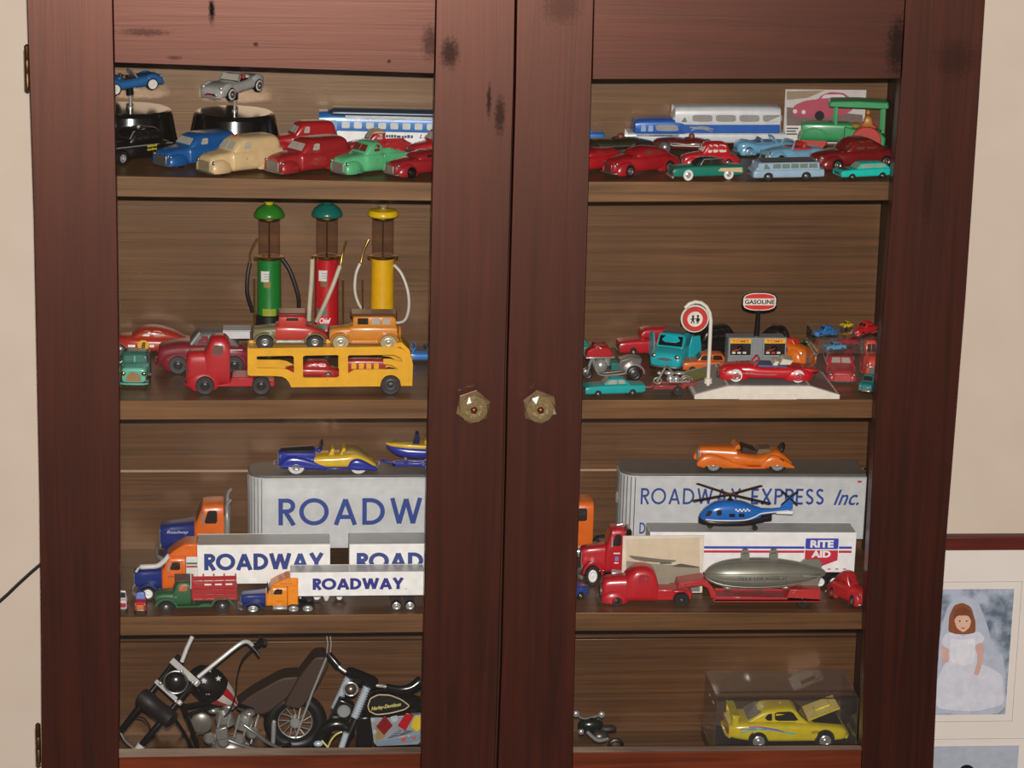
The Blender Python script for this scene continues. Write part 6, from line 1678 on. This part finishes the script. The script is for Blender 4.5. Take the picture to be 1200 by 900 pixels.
for k in range(12):
    th = math.radians(15+30*k)
    pts_ = []
    for (x, zb, zt, hw) in dense(zs_secs, 2)[1:-1]:
        r_ = hw+.1
        pts_.append((x, r_*math.cos(th), 20+r_*math.sin(th)))
    zp.add('rib', tube(pts_, .55, 5), ZM)
for x in (48, 82): zp.add('hanging_loop', holed(chai([(x-5, 36), (x+5, 36), (x+5, 46), (x+3, 51), (x-3, 51), (x-5, 46)]), [circ(x, 45, 1.6, 10)], -2, 2), ZM, bevel=.5)
zp.add('top_fin', prism([(112, 32), (118, 37.5), (136, 37.5), (141, 33), (140, 26)], -1.2, 1.2), ZM, bevel=.4)
zp.add('bottom_fin', prism([(112, 8), (120, 3), (136, 2), (140, 14)], -1.2, 1.2), ZM, bevel=.4)
for y0, y1 in ((-13, -6), (6, 13)): zp.add('side_fin', box(116, 138, y0, y1, 19, 21), ZM, bevel=.4)
for x in (30, 66, 100): zp.add('gondola', ell((x, 0, 1.6), 7, 3.4, 3), ZM)
zp.add('name_band', box(38, 98, -19.6, -17.6, 16.6, 22.6), ZM, bevel=.4)
zp.mark(words('U.S.S. LOS ANGELES', 56, 3.8, .02), paint((48, 46, 40), .5), (40, -19.75, 17.7), name='name_lettering')
fit(zp, lambda x: zof(lb, 15.4), 825, 968, None, 0, 645, yc=lb.root.location.y*1000, lift=2.6)
t = old_sedan('dark red toy car at the right end of the shelf, nose towards the door', (178, 34, 36), paint((120, 24, 24), .4), paint((150, 50, 46), .4), 36, True, wear=.2)
fit(t, R3, 967, 1019, None, 122, 668, dep=40)
t = box_sedan('dark blue toy car peeping out beside the middle stile in front of the red tractor', (36, 64, 128), DARKW, None, 60)
fit(t, R3, 634, 690, None, 20, 676, dep=62)

# ---------------------------------------------------------------- bottom shelf, left bay: two motorcycles
def A(px, py, y): return tuple(at(px, py, y))
def bike(name, label, px, y, fl):
    p = at(px, 880, y)
    t = T(name, label, 'toy motorcycle', off=(p[0], y, fl(0)))
    t.root.location = Vector(t.off)*.001 + Vector((0, 0, .0005))
    return t
def along(P0, P1, prof, seg=20, pick=None):
    """lathe about the line P0-P1; profile of (fraction, radius); pick chooses angular sectors"""
    P0, P1 = Vector(P0), Vector(P1)
    d = (P1-P0).normalized(); s_ = d.cross(Vector((0, 0, 1))).normalized(); u = s_.cross(d)
    V, F = [], []
    for f_, r in prof:
        for i in range(seg):
            a_ = 2*math.pi*i/seg
            V.append(tuple(P0+(P1-P0)*f_+(s_*math.cos(a_)+u*math.sin(a_))*r))
    for j in range(len(prof)-1):
        for i in range(seg):
            if pick is None or pick(i/seg): F.append((j*seg+i, j*seg+(i+1) % seg, (j+1)*seg+(i+1) % seg, (j+1)*seg+i))
    if pick is None: F += [tuple(range(seg-1, -1, -1)), tuple((len(prof)-1)*seg+i for i in range(seg))]
    return V, F
KC = paint((206, 203, 196), .24, .6); KL = paint((226, 223, 216), .3, .3); BK = paint((16, 15, 16), .25, 0, 0, .5, .3); LEA = paint((60, 40, 27), .5)
ch = bike('toy_chopper', 'chopper toy motorcycle with a stars and stripes tank and tall handlebars', 262, 120, L4)
for p, q in (((210, 769, 96), (141, 858, 84)), ((232, 794, 66), (160, 881, 54))):
    ch.add('fork_leg', along(A(*p), A(*q), [(0, 3.4), (.5, 3.4), (.52, 4.2), (.96, 4.2), (1, 3)], 12), paint((60, 60, 62), .2, .9))
ch.add('fork_end', along(A(166, 873, 55), A(158, 884, 54), [(0, 5.4), (1, 4.4)], 12), KL)
ch.add('fender_stay', tube(crv([A(141, 858, 84), A(146, 868, 76), A(155, 876, 62), A(160, 880, 55)], 4), 1.1, 8), KC)
ch.add('brake_hose', tube(crv([A(157, 840, 88), A(168, 842, 80), A(176, 853, 70), A(176, 866, 62)], 4), .9, 8), BK)
ch.add('top_yoke', along(A(202, 775, 92), A(232, 802, 60), [(0, 5.6), (1, 5.6)], 4), KL, bevel=.8)
ch.add('lower_yoke', along(A(183, 799, 90), A(212, 825, 58), [(0, 4), (1, 4)], 4), KL, bevel=.8)
ch.add('headlight', ell(A(206, 800, 62), 13.5, 9, 13.5, 20, 10), BK)
ch.add('headlight_ring', torus(A(206, 800, 58), 14.4, 1.0, 'y', 28, 8), SATIN)
for (u, v) in ((188, 801), (213, 787), (226, 800), (206, 822)): ch.add('bolt', ell(A(u, v, 54), 2.2, 1.6, 2.2, 10, 6), KC)
ch.add('tool_roll', along(A(164, 815, 78), A(203, 846, 52), [(0, 6), (.04, 11), (.3, 12), (.34, 11.2), (.66, 11.2), (.7, 12), (.96, 11), (1, 6)], 18), paint((26, 20, 18), .5))
ch.add('handlebar', tube([A(213, 776, 88), A(219, 760, 90), A(225.5, 746, 92)], 2.8, 10), KL)
ch.add('handlebar', tube(crv([A(232, 794, 66), A(258, 773, 70), A(281, 755, 76), A(290, 752.5, 80), A(296, 757, 84)], 4), 2.6, 10), KL)
ch.add('handgrip', tube([A(296, 758, 84), A(303, 755, 88), A(309, 751, 92)], 3.2, 10), BK); ch.add('bar_end', ell(A(310, 753, 93), 3.6, 3.6, 4), paint((90, 90, 92), .3, .8))
ch.add('brake_lever', tube(crv([A(295, 758, 82), A(300, 763, 80), A(304, 769, 78)], 3), 1.5, 8), BK); ch.add('master_cylinder', tube([A(305, 748, 92), A(306, 744, 92)], 2.2, 8), BK)
ch.add('cable', tube(crv([A(296, 761, 84), A(284, 774, 90), A(278, 793, 96), A(276, 814, 100), A(270, 832, 104), A(262, 842, 106)], 4), 1.0, 8), BK)
T0, T1 = A(226, 788, 104), A(277, 826, 128)
ch.add('tank', along(T0, T1, [(0, 6), (.08, 14), (.22, 20), (.4, 21.4), (.54, 19.4)], 24), BK)
for k_, (nm, mt) in enumerate((('red_stripe', paint((190, 26, 36), .3)), ('white_stripe', paint((214, 206, 192), .35)))):
    ch.add(nm, along(T0, T1, [(.54, 19.4), (.7, 15.6), (.86, 9.4), (1, 3)], 24, lambda f, k_=k_: int(f*24) // 2 % 2 == k_), mt)
def star(c, r):
    pts_ = [(c[0]+(r if i % 2 == 0 else r*.42)*math.sin(math.pi*i/5), c[2]+(r if i % 2 == 0 else r*.42)*math.cos(math.pi*i/5)) for i in range(10)]
    return prism(pts_, c[1]-.5, c[1])
for (u, v, y) in ((239, 798.5, 88), (245, 785.5, 98), (256, 795.5, 97), (243.5, 812, 93), (228, 797, 97)): ch.add('star', star(A(u, v, y), 4), paint((214, 210, 200), .4), smooth=0)
for pts_, r in (([A(216, 828, 84), A(240, 824, 104), A(262, 822, 126)], 2.6), ([A(216, 840, 86), A(246, 830, 106), A(276, 826, 130), A(312, 838, 170)], 2.8), ([A(214, 826, 80), A(222, 848, 88), A(232, 876, 96), A(236, 905, 100)], 3), ([A(204, 842, 78), A(216, 860, 86), A(226, 880, 94)], 2.2)):
    ch.add('frame_tube', tube(crv(pts_, 4), r, 10), BK)
ch.add('lower_frame', tube(crv([A(236, 905, 100), A(260, 908, 112), A(340, 872, 190)], 3), 3, 8), BK)
def pad(nm, poly, y0, y1, m_, bev=3): return ch.add(nm, prism([P2(u, v, (y0+y1)/2) for u, v in poly], y0, y1), m_, bevel=bev)
pad('seat', chai([(274, 824), (296, 808), (330, 789), (352, 787), (338, 812), (312, 832), (288, 832)], 1), 150, 186, LEA)
pad('backrest', chai([(350, 788), (368, 765), (380, 764), (386, 772), (372, 800), (352, 826), (332, 822), (340, 804)], 1), 176, 214, LEA)
RW = A(346, 846, 200)
ch.add('rear_wheel', torus(RW, 31, 9.5, 'y', 36, 10), RUBBER)
ch.add('wheel_rim', torus(RW, 22.6, 1.8, 'y', 30, 8), KC)
ch.add('wheel_hub', lathe([(5, -9), (7, -7), (7, 7), (5, 9)], 16, RW, 'y'), KC)
for k in range(14):
    a_ = 2*math.pi*k/14
    ch.add('spoke', tube([(RW[0]+6*math.cos(a_), RW[1]-4+8*(k % 2), RW[2]+6*math.sin(a_)), (RW[0]+22*math.cos(a_+.35), RW[1], RW[2]+22*math.sin(a_+.35))], .6, 5), KC)
ch.add('sissy_bar', tube([A(384, 768, 176), A(366, 812, 168), A(346, 866, 158)], 1.5, 8), KC)
ch.add('shock_absorber', along(A(321, 845, 150), A(320, 872, 150), [(0, 2), (.1, 3), (.9, 3), (1, 2)], 12), KC)
EN = paint((156, 152, 144), .32, .6)
ch.add('air_cleaner', lathe([(12, -3), (13.5, -1), (13.5, 3), (11, 5)], 22, A(236, 847, 104), 'y'), paint((126, 120, 110), .35, .5))
for (u, v, y, tl_) in ((262, 838, 116, -14), (288, 842, 128, 16)):
    c_ = A(u, v, y)
    ch.add('cylinder', rot(lathe([(11, -14), (12, -13), (10, -11), (12, -10), (10, -8), (12, -7), (10, -5), (12, -4), (10, -2), (12, -1), (9, 3), (6, 8)], 16, c_), tl_, 'y', c_), EN, smooth=0)
ch.add('crankcase', ell(A(270, 880, 122), 26, 16, 20), EN)
for pts_ in ([A(268, 868, 98), A(290, 876, 100), A(330, 886, 130)], [A(286, 850, 110), A(300, 860, 108), A(316, 872, 116), A(344, 884, 140)]):
    ch.add('exhaust_pipe', tube(crv(pts_, 4), 2.2, 10), EN)
for k in range(5):
    u = 250+k*11
    ch.add('pushrod', tube([A(u, 872, 100+k*6), A(u+9, 838, 100+k*6)], 1.3, 6), KC)
ch.add('carburettor', prism([P2(u, v, 100) for u, v in ((252, 853), (266, 849), (268, 863), (254, 866))], 92, 104), EN, bevel=1.5)
for u, v, y in ((250, 832, 112), (268, 828, 118), (292, 836, 126)): ch.add('rocker_cover', ell(A(u, v, y), 8, 8, 5, 14, 7), EN)
for u, v, y in ((246, 866, 100), (262, 870, 102), (280, 868, 106), (296, 860, 112)): ch.add('engine_cover', lathe([(6, -3), (8, 0), (5, 3)], 14, A(u, v, y), 'y'), EN)
ch.add('kickstand', tube([A(276, 890, 116), (A(276, 890, 116)[0]+4, 112, ch.off[2]+1)], 2, 8), KC)
zb_ = RW[2]-40.5-ch.off[2]
ch.add('rear_stand', box(RW[0]-14, RW[0]+14, RW[1]-8, RW[1]+8, ch.off[2], max(RW[2]-40, ch.off[2]+2)), BK, bevel=1)

hd = bike('toy_motorcycle', 'black toy motorcycle with sprung fork, teardrop tank lettering and a badge panel', 430, 110, L4)
SPR = paint((186, 196, 204), .35, .2)
for p, q, s0, s1 in (((413, 788, 100), (374, 880, 88), (409, 794, 97), (392, 831, 92)), ((437, 797, 70), (398, 886, 58), (431.5, 802, 68), (415.5, 841, 62))):
    ch_ = hd.add('fork_leg', along(A(*p), A(*q), [(0, 4), (.45, 4), (.5, 5), (1, 5)], 12), BK)
    sp_ = hd.add('fork_spring', along(A(*s0), A(*s1), [(f_/40, 5.4 if f_ % 3 else 4) for f_ in range(41)], 14), SPR)
hd.add('top_yoke', along(A(409, 789, 104), A(438, 801, 62), [(0, 7.4), (.1, 8.6), (.9, 8.6), (1, 7.4)], 14), BK)
hd.add('headlight', ell(A(411, 808, 66), 8.4, 8, 8.4, 18, 10), paint((150, 140, 126), .22, .9))
hd.add('headlight_ring', torus(A(411, 808, 62), 8.4, 1.1, 'y', 24, 8), KC)
hd.add('horn_disc', lathe([(8, -1.4), (8.4, 0), (7, 2)], 24, A(403, 834, 62), 'y'), paint((150, 152, 150), .4, .3))
hd.add('fork_shroud', prism([P2(u, v, 78) for u, v in ((398, 818), (416, 826), (404, 856), (382, 850))], 74, 88), BK, bevel=2)
hd.add('front_fender', tube(crv([A(368, 885, 76), A(376, 862, 74), A(388, 850, 72), A(402, 850, 72), (A(410, 862, 72))], 4), 8, 12), BK)
hd.add('fender_stripe', tube(crv([A(384, 877, 60), A(388, 868, 60), A(394, 861, 60), A(401, 858, 60)], 4), 1.1, 8), paint((206, 190, 110), .4))
hd.add('fender_stripe', tube([A(377, 868, 62), A(384, 876, 60)], 1.1, 8), paint((206, 190, 110), .4))
hd.add('fork_end', along(A(406, 859, 56), A(399, 880, 55), [(0, 4), (1, 4)], 10), SPR); hd.add('axle_cover', ell(A(373, 872, 62), 6, 4, 4), SPR)
for p_, z_ in ((A(378, 905, 80), 1), ):
    hd.add('front_wheel', torus((p_[0], p_[1], hd.off[2]+26), 21, 5, 'y', 30, 8), RUBBER)
hd.add('handlebar', tube(crv([A(411, 791, 98), A(400, 784, 100), A(390, 774, 104), A(385, 768, 106)], 4), 2.2, 10), KC)
hd.add('handgrip', tube([A(397, 781, 100), A(391, 774, 102), A(385, 767, 106)], 4.2, 12), BK)
for dx in (0, 4): hd.add('mirror_stem', tube([A(383+dx, 746, 108), A(384+dx, 755, 107), A(383+dx, 766, 106)], .9, 8), KC)
hd.add('handlebar', tube(crv([A(433, 803, 66), A(445, 804, 66), A(458, 806, 68), A(476, 809, 72)], 4), 2.2, 10), KC)
hd.add('handgrip', tube(crv([A(452, 805, 66), A(468, 808, 68), A(482, 806, 70), A(494, 797, 74)], 4), [4, 4, 4.2, 4.2, 4.4, 4.6, 5, 5.4, 5.6, 6, 6.4, 6.6, 6], 12), BK)
hd.add('tank', xf(loft([(-38, -13, 8, 5), (-30, -16, 13, 12), (-10, -17, 17, 17), (12, -15, 16, 16), (34, -8, 10, 9), (44, -4, 6, 3)], 2.6), o=A(457, 826, 98)), BK)
yt_ = 80.2
tear = chai([(431, 828), (434, 819), (443, 814.5), (457, 815), (470, 820), (480, 827.5), (474, 832), (456, 836.5), (441, 838), (433, 834)], 2)
tp = [P2(u, v, yt_) for u, v in tear]
hd.add('tank_badge', prism(tp, yt_, yt_+4), paint((22, 19, 18), .3), smooth=0)
hd.add('badge_outline', tube([(x, yt_-.1, z) for x, z in tp+tp[:1]], .75, 6), paint((206, 186, 140), .4))
g = rot(words('Harley-Davidson', 37, 6.4, .02, .45), -9, 'y')
o_ = A(435.5, 834.5, yt_-.5)
hd.mark(g, paint((212, 204, 120), .45), o_, name='tank_lettering')
hd.add('frame_column', prism([P2(u, v, 100) for u, v in ((419, 838), (436, 838), (436, 905), (416, 905))], 92, 112), BK, bevel=2)
pp = lambda *q: [P2(u, v, 84) for u, v in q]
pnl = hd.add('badge_panel', prism(pp((434, 842), (494, 838), (494, 868), (490, 873), (442, 875), (438, 871)), 84, 92), paint((150, 154, 158), .4, .2), bevel=.6)
def badge(nm, poly, rgb, h=1.6, rough=.3): hd.add(nm, prism(pp(*poly), 84-h, 84), paint(rgb, rough, 0, 0, .5, .3), pnl, bevel=.5)
badge('tan_field', ((440, 848), (452, 862), (444, 872), (440, 868)), (150, 124, 78), .4)
badge('red_diamond', ((441, 851), (451, 838.5), (460, 850), (450, 861)), (126, 16, 24), 3)
badge('red_lozenge', ((466, 850), (476, 835), (485, 838), (475, 856)), (176, 18, 26), 3)
badge('grey_disc', [(462+4.4*math.cos(t_/3), 842+5*math.sin(t_/3)) for t_ in range(0, 19)], (176, 180, 184), 1)
badge('yellow_badge', chai([(481, 852), (485, 840), (493, 839), (494, 852), (489, 858)], 1), (214, 180, 46), 2)
for k in range(6): badge('groove', ((452+k*3, 866-k*2.2), (474+k*2, 860-k*.6), (474+k*2, 861.2-k*.6), (452+k*3, 867.2-k*2.2)), (90, 96, 104), .5)
badge('blue_strip', chai([(440, 868), (474, 863), (492, 860), (493, 867), (478, 871), (442, 874)], 1), (120, 136, 150), .8)
badge('orange_dot', circ(473, 866.5, 3, 12), (196, 84, 60), 1.4)
badge('orange_dot', circ(485, 864.5, 2, 12), (196, 84, 60), 1.4)
for u, v in ((437, 844), (439, 858)): badge('silver_stud', circ(u, v, 2.6, 10), (170, 176, 184), 1)
hd.add('rear_frame', box(A(440, 880, 90)[0], A(500, 880, 90)[0], 96, 116, hd.off[2], A(440, 868, 100)[2]), BK, bevel=2)

# ---------------------------------------------------------------- bottom shelf, right bay
sm = bike('toy_motorcycle', 'small dark toy motorcycle lying low at the left of the bottom right shelf', 700, 190, R4)
DG_ = paint((26, 30, 26), .25, 0, 0, .5, .4)
sm.add('tank', ell(A(692, 850, 190), 17, 9, 10), DG_); sm.add('seat', ell(A(712, 854, 196), 12, 7, 5), paint((52, 40, 34), .5))
sm.add('handlebar', tube(crv([A(676, 838, 176), A(682, 842, 182), A(690, 842, 190), A(704, 838, 200)], 4), 1.4, 8), KC)
for u, v, y in ((675, 837, 175), (705, 838, 200)): sm.add('mirror', ell(A(u, v, y), 4.6, 3, 4.6), KC)
for u, v, y, r in ((722, 858, 206, 9), (680, 862, 176, 9)):
    p_ = A(u, v, y); r = 11
    sm.add('wheel', torus((p_[0], y, sm.off[2]+r), r-3, 3, 'y', 22, 8), RUBBER); sm.add('wheel_disc', lathe([(r-4, -2), (2, -3), (2, 3), (r-4, 2)], 16, (p_[0], y, sm.off[2]+r), 'y'), paint((92, 60, 36), .4, .4))
sm.add('engine', ell(A(703, 864, 190), 12, 8, 9), paint((90, 84, 76), .35, .7))
sm.add('exhaust_pipe', tube(crv([A(688, 858, 178), A(700, 868, 180), A(712, 866, 186)], 4), 2.4, 8), KC); sm.add('headlight', ell(A(681, 858, 172), 4, 3, 4), KC)

YD0, YD1 = 164.0, 264.0
cx0, cx1 = at(838.5, 850, YD0)[0], min(at(1004, 850, YD0)[0], WR-2)
dc = T('display_case', 'clear plastic display case with a black base around the yellow car', 'display case', off=((cx0+cx1)/2, (YD0+YD1)/2, R4(0)))
dc.root.location = Vector(dc.off)*.001 + Vector((0, 0, .0004))
zf = R4(0); zt_ = at(920, 819, YD0)[2]; zb2 = zf+14
dc.add('base', box(cx0-1.5, cx1+1.5, YD0-1.5, YD1+1.5, zf, zb2), paint((14, 13, 13), .3), bevel=1)
M_case = glass_mat('clear_case', (.97, .97, .97), .03, .012, 1.4)
e = .8
for nm, bx in (('front_pane', box(cx0, cx1, YD0, YD0+e, zb2, zt_)), ('rear_pane', box(cx0, cx1, YD1-e, YD1, zb2, zt_)), ('end_pane', box(cx0, cx0+e, YD0+e, YD1-e, zb2, zt_)), ('end_pane', box(cx1-e, cx1, YD0+e, YD1-e, zb2, zt_)), ('lid', box(cx0, cx1, YD0, YD1, zt_, zt_+e))):
    dc.add(nm, bx, M_case, smooth=0)
for x in (cx0, cx1): dc.add('case_edge', box(x-.4, x+.4, YD0-.3, YD0+.5, zb2, zt_), paint((70, 66, 60), .3), smooth=0)
dc.add('case_edge', box(cx0, cx1, YD0-.3, YD0+.4, zt_-.5, zt_+.6), paint((52, 44, 34), .3), smooth=0)
gt = T('model_car', 'yellow model muscle car with its bonnet raised inside the clear display case', 'toy car', off=81)
GY_ = paint((222, 196, 20), .25, 0, 0, .5, .5)
gt.loft('body', [(0, 14, 20, 22), (3, 11, 26, 28), (14, 9, 30, 31), (40, 8, 33, 32), (60, 8, 35, 32.5), (100, 8, 36, 32.5), (130, 9, 37, 32), (150, 12, 35, 30), (160, 15, 32, 27)], GY_, 5)
gt.loft('cabin', [(52, 28, 34, 27), (62, 28, 42, 25), (71, 28, 51.4, 23), (80, 28, 53, 22.6), (106, 28, 52.4, 22.6), (118, 28, 48, 23), (136, 28, 36, 25)], GY_, 4.4)
gt.add('engine_bay', prism([(8, 31.2), (46, 34.6), (48, 36), (10, 33)], -24, 24), paint((14, 13, 13), .4))
gt.add('engine', join(ell((34, -4, 36), 7, 9, 5), ell((40, 6, 37), 5, 6, 5), box(26, 32, -10, -4, 33, 39)), CHROME)
gt.add('bonnet', rot(box(8, 54, -25, 25, 36, 38), 22, 'y', (54, 0, 37)), GY_, bevel=1.2)
gt.add('bonnet_scoop', rot(box(18, 40, -8, 8, 38, 41), 22, 'y', (54, 0, 37)), GY_, bevel=1)
gt.shield(55, 37, 23.5, 69, 50, 20.5, paint((26, 26, 24), .08))
gt.shield(134, 38.5, 22, 116, 48.6, 20, paint((70, 74, 80), .08), name='rear_window')
gt.patch('side_window', 'cabin', [(66, 36.6), (98, 36.6), (99, 48.6), (75, 49.4)], paint((30, 24, 16), .1), sides=(-1, 1), round=1)
gt.patch('quarter_window', 'cabin', [(102, 37), (108, 37), (112, 41), (108, 46), (102.5, 47)], paint((24, 18, 14), .1), sides=(-1, 1), round=1)
gt.add('spoiler', prism([(146, 44), (157, 46), (158, 48), (146, 46)], -29, 29), GY_, bevel=.6)
for y in (-26, 26): gt.add('spoiler_foot', box(148, 156, y-1.5, y+1.5, 33, 45), GY_, bevel=.6)
for y in (-20, 20): gt.add('tail_lamp', box(159.6, 161.4, y-6, y+6, 21, 26), paint((180, 30, 26), .25), bevel=.4)
gt.bumper(162, 17, 28, 2.2, GY_); gt.bumper(-1.4, 14, 25, 2.6, GY_)
gt.lamps([(3, 20, 20)], 4, CHROME)
for x in (31.5, 121):
    for sd in (-1, 1):
        gt.add('wheel_arch', lathe([(13.4, 0), (13.4, .5)], 28, (x, sd*32.2-.25, 13.6), 'y'), paint((16, 14, 12), .5))
gt.wheels([31.5, 121], 31.4, 12.4, 8, RUBBER, CHROME, .64)
def stripe(pts_, mt, t_):
    for (p0, p1) in zip(pts_, pts_[1:]):
        gt.patch('side_stripe', 'body', [(p0[0], p0[1]), (p1[0], p1[1]), (p1[0], p1[1]+t_), (p0[0], p0[1]+t_)], mt, eps=.5, sides=(1,), round=0)
PU, CY_ = paint((140, 70, 160), .4), paint((80, 190, 200), .4)
stripe([(134, 30.5), (120, 31), (108, 29), (96, 26.6), (88, 24)], PU, 1.8); stripe([(145, 22), (136, 25.6), (124, 28), (108, 27.4), (90, 24.4), (72, 20.6)], CY_, 1.9); stripe([(146, 27.4), (130, 29), (112, 28.4)], PU, 1)
g = words('GTO', 10, 4, .03)
gt.add('fender_lettering', ([(50-v[0], 33.2+v[1], 22+v[2]) for v in g[0]], g[1]), paint((70, 56, 20), .5), smooth=0)
fit(gt, lambda x: zb2+.4, 844, 995, None, 180, None, yc=(YD0+YD1)/2-2)
